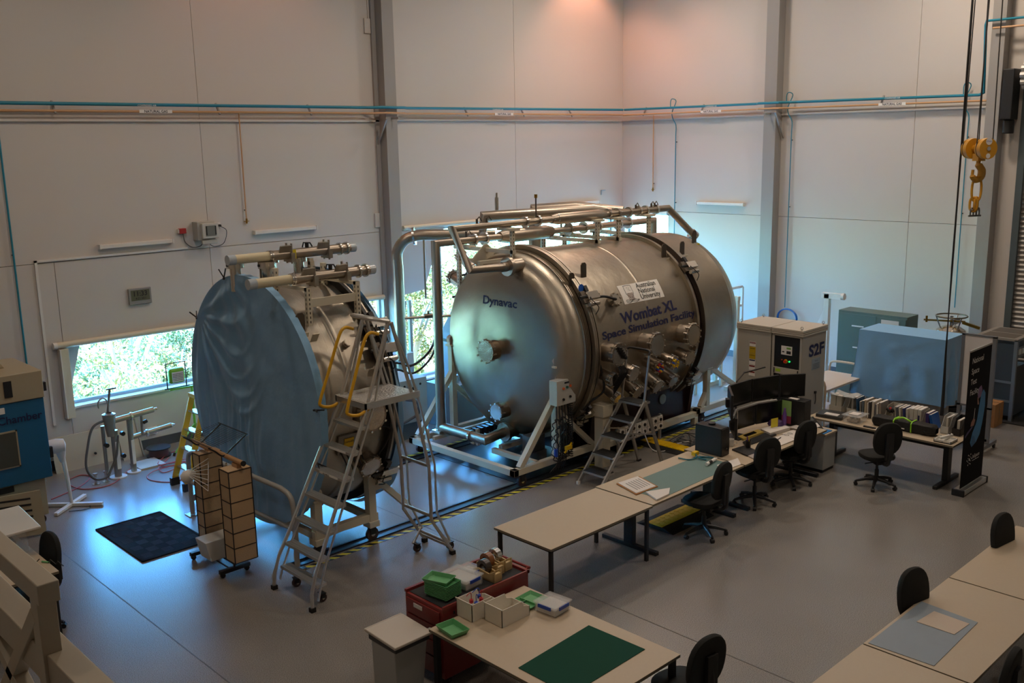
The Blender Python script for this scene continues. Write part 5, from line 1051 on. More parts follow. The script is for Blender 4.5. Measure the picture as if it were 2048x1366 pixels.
one('mug', M(whitep).lathe([(0, .04), (.1, .045), (.1, .04), (.01, .036), (.01, 0)], (11.62, 7.55, .725), (0, 0, 1), 20).tube([(11.66, 7.52, .80), (11.69, 7.5, .79), (11.69, 7.5, .75), (11.66, 7.52, .745)], .006, 6), 'white mug at the foot of the monitor pole', 'mug')
one('bubble_wrap', M(mat('film', '#c2c6c6', .3, alpha=.6)).lathe([(0, .07), (.06, .1), (.13, .07), (.17, .02)], (11.5, 7.62, .725), (0, 0, 1), 12), 'crumpled clear wrap beside the white mug', 'wrapping')
flat('sticky_pad', 'yellow sticky pad standing against the lower monitors', 'note', [(12.62, 7.5), (12.62, 7.503), (12.76, 7.47), (12.76, 7.467)], tapey, .78, .14)
flat('paper_stack', 'thick stack of papers under the yellow sticky pad', 'paper', [(12.4, 7.38), (12.5, 7.6), (12.98, 7.55), (12.86, 7.32)], paper, .722, .05)
flat('paper_sheet', 'loose white sheet tilted on papers near the desk phone', 'paper', [(12.86, 7.12), (12.9, 7.36), (13.2, 7.3), (13.1, 7.08)], paper, .76, .004)
flat('wide_paper', 'broad white sheet in front of the paper stack', 'paper', [(12.52, 7.05), (12.6, 7.3), (13.0, 7.28), (12.9, 7.02)], paper, .724, .01)
t = T('glasses', 'thin-framed glasses lying on the white papers', 'glasses', (12.6, 7.2, .75)); P('frame', M(black).tube([(12.56+.03*cos(a), 7.2+.04*sin(a), .745) for a in (0, 1, 2, 3, 4, 5)], .002, 4, closed=True).tube([(12.66+.03*cos(a), 7.2+.04*sin(a), .745) for a in (0, 1, 2, 3, 4, 5)], .002, 4, closed=True).bar((12.56, 7.24, .745), (12.5, 7.36, .745), .003), t)
one('purple_bottle', M(mat('purple', '#6b4a92', .3)).lathe([(0, .03), (.22, .03), (.27, .015), (.31, .015), (.31, 0)], (12.92, 7.45, .73), (0, 0, 1), 16), 'slim purple bottle in front of the green notes', 'bottle')
one('purple_bag', M(mat('purple_dark', '#4b3566', .6, bump=.3)).lathe([(0, .1), (.05, .13), (.1, .1), (.12, 0)], (12.86, 7.56, .73), (0, 0, 1), 14), 'dark purple pouch behind the slim purple bottle', 'pouch')
t = T('desk_phone', 'black desk phone propped up on a blue folder', 'telephone', (13.35, 7.2, .64)); R_ = Matrix.Rotation(radians(35), 3, 'X')
P('body', M(black).obox((13.36, 7.2, .74), (.2, .26, .03), Matrix.Rotation(radians(-12), 3, 'Z') @ R_), t, bev=.006); P('display', M(mat('lcd_grey', '#5d6466', .3)).obox((13.36, 7.26, .8), (.12, .07, .01), Matrix.Rotation(radians(-12), 3, 'Z') @ R_), t); P('keypad', M(label_w).obox((13.36, 7.15, .73), (.09, .08, .008), Matrix.Rotation(radians(-12), 3, 'Z') @ R_), t); P('handset', M(black).obox((13.27, 7.2, .77), (.05, .22, .04), Matrix.Rotation(radians(-12), 3, 'Z') @ R_), t, bev=.01); P('foot', M(black).box(13.28, 13.44, 7.2, 7.3, .63, .7), t)
flat('blue_folder', 'bright blue folder under the desk phone', 'folder', [(13.3, 6.99), (13.32, 7.3), (13.56, 7.28), (13.56, 6.99)], mat('cyan_blue', '#1178c4', .4), .626, .01)
# under-desk cable ramps
def ramp(lab, x0, x1, y0, y1, ax, n):
    t = T('cable_ramp', lab, 'cable ramp', ((x0+x1)/2, (y0+y1)/2, 0))
    if ax == 'x':
        ym = (y0+y1)/2; P('rubber_body', M(rubber).prism([(x0, y0, 0), (x0, y1, 0), (x0, ym+.13, .055), (x0, ym-.13, .055)], (x1-x0, 0, 0)), t)
        m = M(yell).box(x0, x1, ym-.125, ym+.125, .055, .064)
        for i in range(n):
            for j in range(3): m.box(x0+.04+i*(x1-x0)/n, x0+.09+i*(x1-x0)/n, ym-.1+.075*j, ym-.05+.075*j, .064, .069)
    else:
        xm = (x0+x1)/2; P('rubber_body', M(rubber).prism([(x0, y0, 0), (x1, y0, 0), (xm+.13, y0, .055), (xm-.13, y0, .055)], (0, y1-y0, 0)), t)
        m = M(yell).box(xm-.125, xm+.125, y0, y1, .055, .064)
        for i in range(n): m.box(xm-.12, xm+.12, y0+.03+i*(y1-y0)/n, y0+.06+i*(y1-y0)/n, .064, .07)
    P('yellow_lid', m, t)
ramp('yellow and black cable ramp on the floor under the desk with the grey-green mat', 9.78, 10.72, 7.2, 7.82, 'x', 9)
ramp('yellow and black cable ramp between the step ladder and the computer desk', 12.5, 12.95, 8.3, 10.0, 'y', 14)
# ================================================================== S2F cabinet
cb = mat('cabinet_beige', '#aaa69c', .5); cbl = mat('cabinet_beige_top', '#b5ada0', .5)
t = T('power_cabinet', 'tall pale two-bay electrical cabinet lettered S2F', 'cabinet', (14.56, 8.5, 0))
X0, X1, Y0, Y1 = 14.17, 14.95, 7.9, 9.13
P('body', M(cb).box(X0+.01, X1, Y0, 8.46, .0, 1.9).box(X0, X1, 8.48, Y1, .0, 1.9).m(dark).box(X0+.02, X1, 8.46, 8.48, .0, 1.9), t, bev=.004)
P('roof', M(cbl).box(X0-.02, X1+.02, Y0-.02, 8.465, 1.9, 1.93).box(X0-.02, X1+.02, Y0-.02, 8.465, 1.935, 1.96).box(X0-.02, X1+.02, Y0-.02, 8.465, 1.965, 2.0).box(X0-.02, X1+.02, 8.48, Y1+.02, 1.9, 1.93).box(X0-.02, X1+.02, 8.48, Y1+.02, 1.935, 1.96).box(X0-.02, X1+.02, 8.48, Y1+.02, 1.965, 2.0), t, bev=.003)
for x in (X0+.04, X1-.04):
    for y in (Y0+.04, Y1-.04): P('lifting_eye', M(steelgrey).tube([(x, y+.022*cos(a*.785), 2.035+.022*sin(a*.785)) for a in range(8)], .006, 6, closed=True).cyl((x, y, 2.0), (x, y, 2.012), .012), t)
P('control_bay', M(mat('bay_black', '#151617', .4)).box(X0, X0+.012, 7.94, 8.41, 1.34, 1.87).box(X0, X0+.012, 7.94, 8.41, .3, 1.22), t)
P('bay_frame', M(cb).box(X0-.005, X0+.02, 7.905, 7.94, .2, 1.88).box(X0-.005, X0+.02, 8.41, 8.455, .2, 1.88).box(X0-.005, X0+.02, 7.905, 8.455, 1.87, 1.89), t)
P('drawer', M(cbl).box(X0-.012, X0+.012, 7.94, 8.41, 1.225, 1.335).m(black).box(X0-.03, X0-.012, 7.95, 7.96, 1.235, 1.325).box(X0-.03, X0-.012, 8.39, 8.40, 1.235, 1.325), t, bev=.002)
P('drawer_tag', M(mat('lime_tag', '#a5c832', .5)).box(X0-.014, X0-.012, 8.28, 8.37, 1.26, 1.31), t, label='lime green tag')
P('display', M(label_w).box(X0-.006, X0, 8.08, 8.28, 1.56, 1.71).m(mat('lcd_green', '#7aa84f', .4)).box(X0-.008, X0-.006, 8.10, 8.18, 1.66, 1.69).m(dark).box(X0-.008, X0-.006, 8.10, 8.18, 1.58, 1.63).box(X0-.008, X0-.006, 8.22, 8.26, 1.6, 1.62), t)
P('stop_button', M(mat('stop_red', '#c2361f', .35)).cyl((X0, 8.19, 1.45), (X0-.04, 8.19, 1.45), .026).m(yell).cyl((X0, 8.19, 1.45), (X0-.01, 8.19, 1.45), .035), t)
P('indicator', M(mat('green_lamp', '#18c060', .3, emit=2.0)).cyl((X0, 8.12, 1.455), (X0-.015, 8.12, 1.455), .014), t, label='lit green lamp'); P('indicator', M(mat('stop_red', '#c2361f')).cyl((X0, 8.26, 1.47), (X0-.015, 8.26, 1.47), .01), t)
m = M(label_w); m.box(X0-.003, X0, 8.77, 8.89, 1.62, 1.7).m(redm).box(X0-.004, X0-.002, 8.775, 8.885, 1.665, 1.695).m(mat('sticker_yellow', '#b89a18', .5)).box(X0-.003, X0, 8.77, 8.89, 1.5, 1.61).box(X0-.003, X0, 8.77, 8.89, 1.4, 1.495).m(label_w).box(X0-.003, X0, 8.77, 8.89, 1.3, 1.39).box(X0-.003, X0, 8.77, 8.89, 1.2, 1.29).box(X0-.003, X0, 8.77, 8.89, 1.1, 1.19).m(redm).box(X0-.004, X0-.002, 8.775, 8.885, 1.26, 1.285).box(X0-.004, X0-.002, 8.775, 8.885, 1.155, 1.18).m(navy).box(X0-.004, X0-.002, 8.775, 8.885, 1.365, 1.385)
P('warning_stickers', m, t, label='column of warning stickers')
for z, w in ((1.67, 'DANGER'), (1.575, 'DANGER'), (1.455, 'WARNING')): text('sticker_text', w, dark if z < 1.6 else label_w, planefn((X0-.005, 8.83, z), (0, -1, 0), (0, 0, 1)), t, .022, .01)
text('lettering', 'S2F', navy, planefn((14.64, Y0-.004, 1.53), (1, 0, 0), (0, 0, 1)), t, .27, .035, width=.5, label='dark blue S2F lettering')
P('notice', M(mat('notice_blue', '#93a0aa', .5)).box(14.5, 14.78, Y0-.004, Y0, 1.28, 1.47), t, label='pale blue notice'); text('notice_text', 'Warning', dark, planefn((14.64, Y0-.006, 1.42), (1, 0, 0), (0, 0, 1)), t, .03)
m = M(dark)
for k in range(4): m.box(14.53, 14.75, Y0-.006, Y0-.004, 1.30+.025*k, 1.304+.025*k)
P('notice_lines', m, t)
P('padlock', M(black).box(14.62, 14.66, Y0-.03, Y0, .86, .9).tube([(14.64, Y0-.02, .86), (14.65, Y0-.02, .75), (14.63, Y0-.02, .68)], .008, 5), t)
# white stands behind
t = T('jib_stand', 'white A-frame stand with a short arm against the right-hand wall', 'stand', (18.4, 9.75, 0))
P('upright', M(white).box(18.35, 18.46, 9.68, 9.79, 0, 1.93), t, bev=.003); P('brace', M(white).bar((18.4, 10.4, .0), (18.4, 9.76, 1.55), .09), t); P('arm', M(white).box(18.35, 18.46, 9.42, 9.85, 1.84, 1.95).cyl((18.4, 9.42, 1.9), (18.4, 9.36, 1.9), .07), t); P('foot', M(white).box(18.33, 18.45, 9.2, 10.5, 0, .06), t)
t = T('slotted_frame', 'pale slotted rack frame behind the rear end of the chamber', 'frame', (18.6, 12.3, 0))
for x, y in ((17.9, 12.9), (17.9, 12.1), (18.9, 12.9), (18.9, 12.1)): P('post', M(white).box(x-.03, x+.03, y-.03, y+.03, 0, 1.8), t)
for z in (.9, 1.35, 1.78): P('shelf_rail', M(white).box(17.9, 18.9, 12.08, 12.11, z, z+.05).box(17.9, 17.93, 12.1, 12.9, z, z+.05), t)
t = T('cream_gate_frame', 'cream tube frame in front of the slotted rack, right of the chamber', 'frame', (16.8, 11.2, 0))
for y in (10.95, 11.45): P('upright', M(cream).box(16.9, 16.98, y-.04, y+.04, 0, 1.85), t, bev=.004)
P('top_beam', M(cream).box(16.9, 16.98, 10.9, 11.5, 1.85, 1.93), t, bev=.004); P('foot', M(cream).box(16.6, 17.3, 10.9, 11.0, 0, .08).box(16.6, 17.3, 11.4, 11.5, 0, .08), t)
t = T('gauge_head', 'dark valve head on a bracket right of the chamber rear', 'valve', (17.5, 12.2, 1.85)); P('body', M(black).cyl((17.9, 12.5, 1.84), (17.9, 12.5, 2.1), .07).box(17.82, 17.98, 12.4, 12.6, 1.95, 2.05), t)
t = T('blue_sheet', 'crumpled bright blue plastic sheet on the floor behind the rear stand', 'sheet', (16, 12.3, 0))
P('sheet', M(mat('blue_sheet', '#2b8fd8', .35)).grid(lambda u, v: (15.2+1.7*u, 11.9+1.6*v, .03+.09*abs(sin(u*11+v*5)*sin(v*9))), 40, 30), t)
t = T('water_barrel', 'blue stool with thin legs behind the S2F cabinet', 'stool', (17.6, 9.7, 0))
P('seat', M(mat('stool_blue', '#1f7fd0', .4)).box(17.35, 17.8, 9.45, 9.75, .95, 1.0), t, bev=.01)
for x in (17.4, 17.75):
    for y in (9.5, 9.7): P('leg', M(mat('stool_leg', '#37799c', .4)).cyl((x, y, 0), (x, y, .95), .02), t)
t.name = 'stool'
# green-grey steel cupboard
t = T('steel_cupboard', 'green-grey two-door steel cupboard against the right-hand wall', 'cupboard', (17.8, 8.3, 0))
P('body', M(gc).box(17.52, 17.98, 7.65, 9.02, 0, 1.79), t, bev=.004)
for y0_, y1_ in ((8.25, 9.0), (7.67, 8.24)):
    d = P('door', M(gc).box(17.5, 17.52, y0_, y1_, .06, 1.74), t, bev=.003); ym = (y0_+y1_)/2
    P('label_holder', M(label_w).box(17.495, 17.5, ym-.14, ym+.1, 1.5, 1.525).box(17.495, 17.5, ym-.1, ym+.06, 1.08, 1.105), d)
P('paper_sign', M(paper).box(17.49, 17.497, 7.8, 8.14, 1.5, 1.7), t, label='taped white paper'); P('handle', M(ssb).box(17.48, 17.5, 8.26, 8.3, .85, 1.0), t)
# cream trolley
t = T('platform_trolley', 'cream flat-topped trolley between the S2F cabinet and the blue cloth', 'trolley', (15.8, 8.2, 0)); cr_ = mat('trolley_cream', '#bda78a', .45)
P('top_shelf', M(mat('trolley_top', '#c4b3a0', .45)).box(15.0, 16.4, 7.88, 8.6, .8, .84), t, bev=.004); P('bottom_shelf', M(MATS['trolley_top']).box(15.0, 16.4, 7.88, 8.6, .2, .23), t)
for x in (15.0, 16.42): P('end_loop', M(cr_).tube([(x, 7.9, .08)] + spline([(x, 7.9, .9), (x, 7.95, 1.0), (x, 8.1, 1.03), (x, 8.4, 1.03), (x, 8.55, 1.0), (x, 8.58, .9)], 4) + [V((x, 8.58, .08))], .022, 10), t)
for x in (15.02, 16.4):
    for y in (7.92, 8.56): caster(x, y, 0, .05, t)
# cloth-draped bench
t = T('draped_equipment', 'large box-shaped equipment under a blue cloth behind the file-box desk', 'draped equipment', (16.6, 7.2, 0))
def drape(u, v):
    per = [(16.25, 7.95), (16.25, 6.42), (17.0, 6.42), (17.0, 7.95), (16.25, 7.95)]; k = u*4; i = min(int(k), 3); f = k-i; x = per[i][0]*(1-f)+per[i+1][0]*f; y = per[i][1]*(1-f)+per[i+1][1]*f
    cx_, cy__ = 16.62, 7.18; fl = (v**1.3)*(.03+.035*sin(u*70)+.03*sin(u*31+1)) + .05*v*max(0, 1-abs(f-1)*8) + .05*v*max(0, 1-abs(f)*8); dx, dy = x-cx_, y-cy__; L = sqrt(dx*dx+dy*dy)
    fl += .035*v*noise.noise(V((x*2.2, y*2.2, v*3))) + .018*noise.noise(V((x*6, y*6, v*7+2)))*min(1, v*6)
    return (x+dx/L*fl, y+dy/L*fl, 1.72-v*(1.17+.03*sin(u*23))-.0)
P('cloth', M(clothm).grid(drape, 240, 30).box(16.25, 17.0, 6.42, 7.95, 1.70, 1.722), t, label='blue cloth'); P('bench', M(steelgrey).box(16.35, 16.9, 6.55, 7.85, .1, 1.6), t)
for y in (6.6, 7.8): P('foot', M(ssb).cyl((16.4, y, 0), (16.4, y, .1), .03), t)
# whiteboard
t = T('whiteboard', 'white mobile whiteboard standing behind the tall dark banner', 'whiteboard', (16.1, 6.0, 0))
P('board', M(mat('board_white', '#d8d2cc', .35)).box(16.03, 16.06, 5.60, 6.03, .75, 1.9), t); P('frame', M(mat('frame_grey', '#77797c', .4, .3)).box(16.02, 16.07, 5.54, 5.60, .15, 1.92).box(16.02, 16.07, 6.03, 6.08, .15, 1.92).box(16.02, 16.07, 5.54, 6.08, 1.9, 1.93).box(16.02, 16.07, 5.54, 6.08, .72, .75), t)
P('foot', M(MATS['frame_grey']).box(15.75, 16.4, 5.54, 5.60, .08, .14).box(15.75, 16.4, 6.02, 6.08, .08, .14).box(16.02, 16.06, 5.57, 6.05, .18, .22), t)
for x in (15.78, 16.37):
    for y in (5.57, 6.05): P('caster', M(black).cyl((x, y-.015, .035), (x, y+.015, .035), .035).cyl((x, y, .03), (x, y, .09), .01), t)
# banner
t = T('pull_up_banner', 'tall dark pull-up banner reading National Space Test Facility', 'banner', (14.16, 5.1, 0)); by = 5.09
bx0, bx1 = 13.76, 14.56
P('sheet', M(mat('banner_black', '#121316', .8, spec=.15)).box(bx0, bx1, by, by+.006, .1, 2.12), t)
P('base', M(alu).box(bx0-.02, bx1+.02, by-.07, by+.09, .01, .09).m(black).box(bx0-.05, bx0-.02, by-.08, by+.1, 0, .1).box(bx1+.02, bx1+.05, by-.08, by+.1, 0, .1), t, bev=.01); P('top_rail', M(alu).box(bx0, bx1, by-.008, by+.012, 2.11, 2.135), t); P('pole', M(alu).cyl((14.16, by+.05, .08), (14.16, by+.03, 2.12), .012), t)
for i, w in enumerate(('National', 'Space', 'Test', 'Facility')): text('lettering', w, label_w, planefn((bx0+.09, by-.004, 1.93-.155*i), (1, 0, 0), (0, 0, 1)), t, .12, .0, 'LEFT')
def bp(pts, c, d=.003): m = M(c); m.prism([(bx0+x, by-d, z) for x, z in pts], (0, .001, 0)); return m
P('picture', bp([(.5, .95), (.58, .93), (.66, 1.02), (.70, 1.2), (.68, 1.4), (.60, 1.47), (.52, 1.42), (.47, 1.2), (.44, 1.05), (.40, .98), (.30, .88), (.24, .74), (.3, .66), (.46, .70), (.58, .80), (.64, .95)][3:] + [(.66, 1.02)], mat('print_blue', '#3f7fae', .5)), t, label='printed person in a blue gown and hair net')
P('picture_detail', bp([(.38, 1.42), (.42, 1.53), (.50, 1.55), (.55, 1.47), (.5, 1.38), (.42, 1.36)], mat('print_mauve', '#7d5878', .5), .005), t); P('picture_detail', bp([(.38, 1.40), (.42, 1.36), (.46, 1.27), (.40, 1.28)], mat('print_skin', '#9a6a56', .5), .005), t); P('picture_detail', bp([(.22, 1.05), (.3, 1.1), (.36, 1.06), (.32, .98), (.2, .99)], MATS['print_skin'], .005), t)
P('picture_detail', bp([(.3, 1.08), (.315, 1.24), (.325, 1.24), (.315, 1.08)], label_w, .005), t); P('picture_detail', bp([(.02, .88), (.1, .93), (.28, .99), (.28, .96), (.03, .85)], mat('print_violet', '#3a3262', .5), .005), t); P('picture_detail', bp([(.28, .72), (.3, .66), (.44, .70), (.38, .80), (.3, .84)], mat('print_blue2', '#27608f', .5), .0055), t)
m = M(label_w)
for k in range(12):
    a = k*.5236; r = .055 if k % 2 else .085; c = V((bx0+.26+r*cos(a), by-.003, .48+r*sin(a))); m.cyl(c, c-V((0, .001, 0)), .008 if k % 2 else .011, n=10)
m.cyl((bx0+.26, by-.003, .48), (bx0+.26, by-.004, .48), .02, n=12); P('logo', m, t)
text('lettering', 'InSpace', label_w, planefn((bx0+.37, by-.004, .47), (1, 0, 0), (0, 0, 1)), t, .085, 0, 'LEFT'); P('logo_line', M(label_w).box(bx0+.37, bx0+.62, by-.004, by-.003, .435, .44), t)
# gas dewar
t = T('liquid_nitrogen_dewar', 'stainless dewar with a ring guard and valves against the right-hand wall', 'dewar', (18.15, 7.1, 0))
P('tank', M(ssb).lathe([(.1, .2), (.14, .27), (1.44, .28), (1.54, .25), (1.6, .16), (1.63, .06), (1.63, 0)], (18.15, 7.1, 0), (0, 0, 1), 40), t); P('ring_guard', M(mat('brass_dark', '#6d6350', .35, .8)).tube([(18.15+.27*cos(a*.3), 7.1+.27*sin(a*.3), 1.8) for a in range(21)], .014, 8, closed=True), t)
m = M(ssb).box(18.0, 18.3, 7.0, 7.02, 1.66, 1.76).cyl((18.15, 7.1, 1.5), (18.15, 7.1, 1.8), .03)
for a in (0, 2.1, 4.2): m.cyl((18.15+.15*cos(a), 7.1+.15*sin(a), 1.5), (18.15+.27*cos(a), 7.1+.27*sin(a), 1.8), .012)
m.m(MATS['brass']).bar((18.15, 6.85, 1.72), (18.0, 7.55, 1.70), .03).cyl((18.0, 7.5, 1.66), (18.0, 7.5, 1.78), .02).bar((18.15, 6.9, 1.7), (18.2, 6.6, 1.62), .05); P('valves', m, t)
P('base', M(black).cyl((18.15, 7.1, .03), (18.15, 7.1, .1), .29), t)
# caged rack
t = T('steel_rack', 'grey steel open rack with shelves beside the roller door', 'rack', (18.6, 6.3, 0)); rk = mat('rack_grey', '#6c7276', .45, .2)
for x in (18.1, 19.1):
    for y in (5.92, 6.6): P('post', M(rk).box(x-.03, x+.03, y-.03, y+.03, 0, 1.5), t)
P('mesh_top', M(mat('rack_top', '#8b8378', .5)).box(18.07, 19.13, 5.89, 6.63, 1.48, 1.52).m(mat('rack_mesh', '#5f574c', .6)).box(18.15, 18.55, 5.98, 6.54, 1.521, 1.524).box(18.62, 19.05, 5.98, 6.54, 1.521, 1.524), t)
for z in (.15, .5, .85, 1.15, 1.32): P('shelf', M(rk).box(18.1, 19.1, 5.92, 6.6, z, z+.03), t)
m = M(label_w); R0 = random.Random(4)
for z in (.88, 1.18): 
    for k in range(5): m.box(18.2+.16*k, 18.32+.16*k, 5.95, 6.4, z, z+R0.uniform(.05, .12))
P('contents', m, t); PS('mesh_panel', M(mat('mesh_dark', '#33393c', .6)).box(18.085, 18.095, 5.95, 6.57, .1, 1.42).box(18.13, 19.07, 5.905, 5.915, .1, 1.0), t); PS('side_bar', M(rk).box(18.07, 18.1, 5.95, 6.57, .7, .74).box(18.07, 18.1, 5.95, 6.57, .35, .39), t)
t = T('cardboard_box', 'brown cardboard carton on the floor in front of the grey rack', 'box', (17.7, 6.15, 0)); P('carton', M(wood).box(17.5, 17.9, 5.98, 6.3, 0, .42), t, bev=.004); P('tape', M(mat('brown_tape', '#8a6234', .4)).box(17.69, 17.72, 5.975, 6.305, .1, .425), t)
# ================================================================== items on the file desk
Z = .722
t = T('laptop', 'closed dark laptop at the left end of the file-box desk', 'laptop', (13.95, 7.2, Z)); P('body', M(mat('laptop_grey', '#35383a', .4)).prism([(13.86, 7.0, Z), (14.2, 7.05, Z), (14.16, 7.46, Z), (13.82, 7.42, Z)], (0, 0, .05)), t, bev=.005)
flat('folded_sheet', 'white printed sheet lying on the closed laptop', 'paper', [(13.88, 7.08), (14.0, 7.1), (13.98, 7.32), (13.86, 7.3)], paper, Z+.052, .006)
t = T('plastic_tub', 'clear lidded plastic tub of small parts beside the laptop', 'tub', (13.93, 6.82, Z)); P('tub', M(clearp).prism([(13.83, 6.7, Z), (14.12, 6.7, Z), (14.12, 6.96, Z), (13.83, 6.96, Z)], (0, 0, .11)), t, bev=.01); P('lid', M(clearp).prism([(13.81, 6.68, Z+.11), (14.14, 6.68, Z+.11), (14.14, 6.98, Z+.11), (13.81, 6.98, Z+.11)], (0, 0, .015)), t, bev=.004)
m = M(mat('parts_beige', '#b5a58e', .6)); R0 = random.Random(8)
for k in range(26): c = V((R0.uniform(13.87, 14.08), R0.uniform(6.74, 6.92), Z+R0.uniform(.02, .06))); m.obox(c, (.05, .03, .03), Matrix.Rotation(R0.uniform(0, 3), 3, 'Z'))
P('contents', m, t, kind='stuff'); P('label_sheet', M(paper).box(13.9, 14.05, 6.76, 6.9, Z+.126, Z+.128), t)
boxw = mat('file_white', '#b8b3a6', .5); R0 = random.Random(21)
def filebox(y0, y1, lab, col=boxw, hb=.2, x0=14.25, x1=14.56):
    t = T('magazine_file', lab, 'file box', ((x0+x1)/2, (y0+y1)/2, Z), 'file boxes along the back of the desk'); m = M(col); w = .004
    for y in (y0, y1-w): m.prism([(x0, y, Z), (x1, y, Z), (x1, y, Z+.26), (x0+.12, y, Z+.24), (x0+.05, y, Z+.12), (x0, y, Z+.11)], (0, w, 0))
    m.box(x0, x0+w, y0, y1, Z, Z+.11).box(x1-w, x1, y0, y1, Z, Z+.26).box(x0, x1, y0, y1, Z, Z+.004); P('holder', m, t); return t
def binder(y, w, h, col, lab, x0=14.27, x1=14.53, tilt=0, paperw=True, grp=None):
    t = T('binder', lab, 'binder', ((x0+x1)/2, y, Z), grp); c = Matrix.Rotation(radians(tilt), 3, 'X'); o = V(((x0+x1)/2, y+w/2, Z+.006))
    P('cover', M(col).obox(o + c @ V((0, 0, h/2)), (x1-x0, w, h), c), t, bev=.002)
    P('pages', M(paper).obox(o + c @ V((.004, 0, h/2+.003)), (x1-x0-.01, w*.8, h), c), t); return t
filebox(7.2, 7.42, 'leftmost white file box on the desk, holding two thick pale binders'); binder(7.22, .09, .27, mat('binder_cream', '#b4b0a2', .5), 'thick pale binder in the leftmost file box, nearer the wall end'); binder(7.32, .09, .27, MATS['binder_cream'], 'thick pale binder with a dark finger hole at the left end of the desk')
one('plastic_wallets', M(mat('film', '#c2c6c6', .3, alpha=.6)).grid(lambda u, v: (14.25+.3*u, 7.0+.42*v, Z+.285+.03*sin(u*9)*sin(v*8)), 12, 12), 'crumpled clear plastic wallets on top of the leftmost binders', 'wallets', solid=.004)
filebox(6.96, 7.12, 'white file box just right of the two thick pale binders')
cols = [('#8f8c86', 'grey'), ('#55646f', 'dusty blue'), ('#a89d88', 'tan'), ('#d0ccc2', 'white'), ('#3a3a3c', 'black'), ('#bcb6a8', 'cream'), ('#5a5f68', 'slate'), ('#c9c4b8', 'off-white'), ('#8a7f74', 'brown-grey'), ('#2a3670', 'navy'), ('#c8c4ba', 'pale'), ('#b8b090', 'straw')]
y = 7.08
names = ['beside the file box', 'facing out with a bright cover', 'after the blue cover', 'before the magazine rack', 'next to the black cord', 'in the first bundle', 'in the middle bundle', 'in the second bundle', 'beside the small camera gear', 'near the second white box', 'in the third bundle', 'before the purple binder']
binder(7.02, .03, .27, mat('fc0', '#8f8c86', .6), 'thin grey folder in the file box right of the thick binders'); binder(6.93, .02, .28, mat('fc1', '#1f4a70', .5), 'folder with a dark blue cover leaning beside the second file box', tilt=-6)
y = 6.90
for k in range(9):
    c, nm = cols[k % len(cols)]; w = .018+.01*(k % 3); binder(y-w, w, .24+.02*((k*7) % 3), mat('fd%d' % k, c, .6), '%s folder, %s in the upright bundle left of the camera gear' % (nm, ['first', 'second', 'third', 'fourth', 'fifth', 'sixth', 'seventh', 'eighth', 'ninth'][k]), tilt=R0.uniform(-6, 2)); y -= w+.012
filebox(6.38, 6.50, 'white file box holding black camera gear')
m = M(black)
for k in range(7): c = V((14.38+.05*cos(k*2), 6.47-.035*k*.6, Z+.17+.03*sin(k*3))); m.cyl(c, c+V((0, .05, .02)), .035, n=14)
m.m(redp).cyl((14.33, 6.42, Z+.2), (14.33, 6.45, Z+.22), .02); one('camera_gear', m, 'black camera gear heaped on a file box in the middle of the desk', 'camera gear')
filebox(6.2, 6.33, 'white file box just right of the camera gear'); y = 6.32
for k in range(6):
    c, nm = cols[(k+5) % len(cols)]; w = .015+.008*(k % 3); binder(y-w, w, .26, mat('fe%d' % k, c, .6), '%s folder, %s in the bundle right of the camera gear' % (nm, ['first', 'second', 'third', 'fourth', 'fifth', 'sixth'][k]), tilt=R0.uniform(-8, -2)); y -= w+.012
filebox(5.92, 6.12, 'broad white file box with white binders behind the black bag')
for k in range(3): binder(5.93+.06*k, .055, .28, mat('fw', '#c2bdb2', .5), 'white binder with blue marks, %s of three in the broad file box' % ['first', 'second', 'third'][k])
P('print', M(navy).box(14.262, 14.266, 5.95, 5.975, Z+.12, Z+.2), bpy.data.objects[[o.name for o in bpy.data.objects if o.name.startswith('binder')][-1]])
binder(5.80, .05, .25, mat('binder_purple', '#3a2a66', .45), 'purple binder near the right end of the file row', tilt=-3); binder(5.72, .04, .24, mat('binder_blue', '#17519a', .4), 'bright blue binder leaning beside the purple one', tilt=-14)
t = filebox(5.50, 5.62, 'clear-fronted white file box second from the banner end', mat('file_clear', '#c6c6c2', .3)); binder(5.52, .03, .24, mat('fw', '#c2bdb2'), 'white folder in the file box second from the banner')
filebox(5.33, 5.45, 'black file box at the banner end of the desk', mat('file_black', '#17181a', .5)); binder(5.36, .04, .22, mat('fw', '#c2bdb2'), 'grey-white folder inside the black file box', x0=14.3)
t = T('carry_bag', 'long black carry bag with lime green straps on the file-box desk', 'bag', (14.05, 6.05, Z))
def bagf(u, v):
    a = 2*pi*u; k = 6; ca, sa = cos(a), sin(a); r = (abs(ca)**k+abs(sa)**k)**(-1/k); s = (1-abs(2*v-1)**10)**.25 if 0 < v < 1 else 0
    return (14.04+.095*r*ca*(.5+.5*s)+.008*sin(v*30), 5.58+.98*v, Z+.082+.08*r*sa*(.5+.5*s))
P('body', M(mat('bag_black', '#121314', .7, bump=.3, bscale=30)).grid(bagf, 28, 24), t); lime = mat('lime_strap', '#8fd628', .45)
for yy3 in (5.93, 6.2): P('strap', M(lime).tube([(13.94, yy3, Z+.01), (13.937, yy3, Z+.14), (13.97, yy3, Z+.166), (14.12, yy3, Z+.166)], .012, 4), t)
P('carry_handle', M(lime).tube(spline([(13.98, 6.2, Z+.155), (13.95, 6.14, Z+.19), (13.96, 6.06, Z+.21), (13.95, 5.98, Z+.19), (13.98, 5.93, Z+.155)], 4), .014, 5), t); P('brand_patch', M(label_w).box(13.938, 13.942, 6.03, 6.1, Z+.04, Z+.055), t)
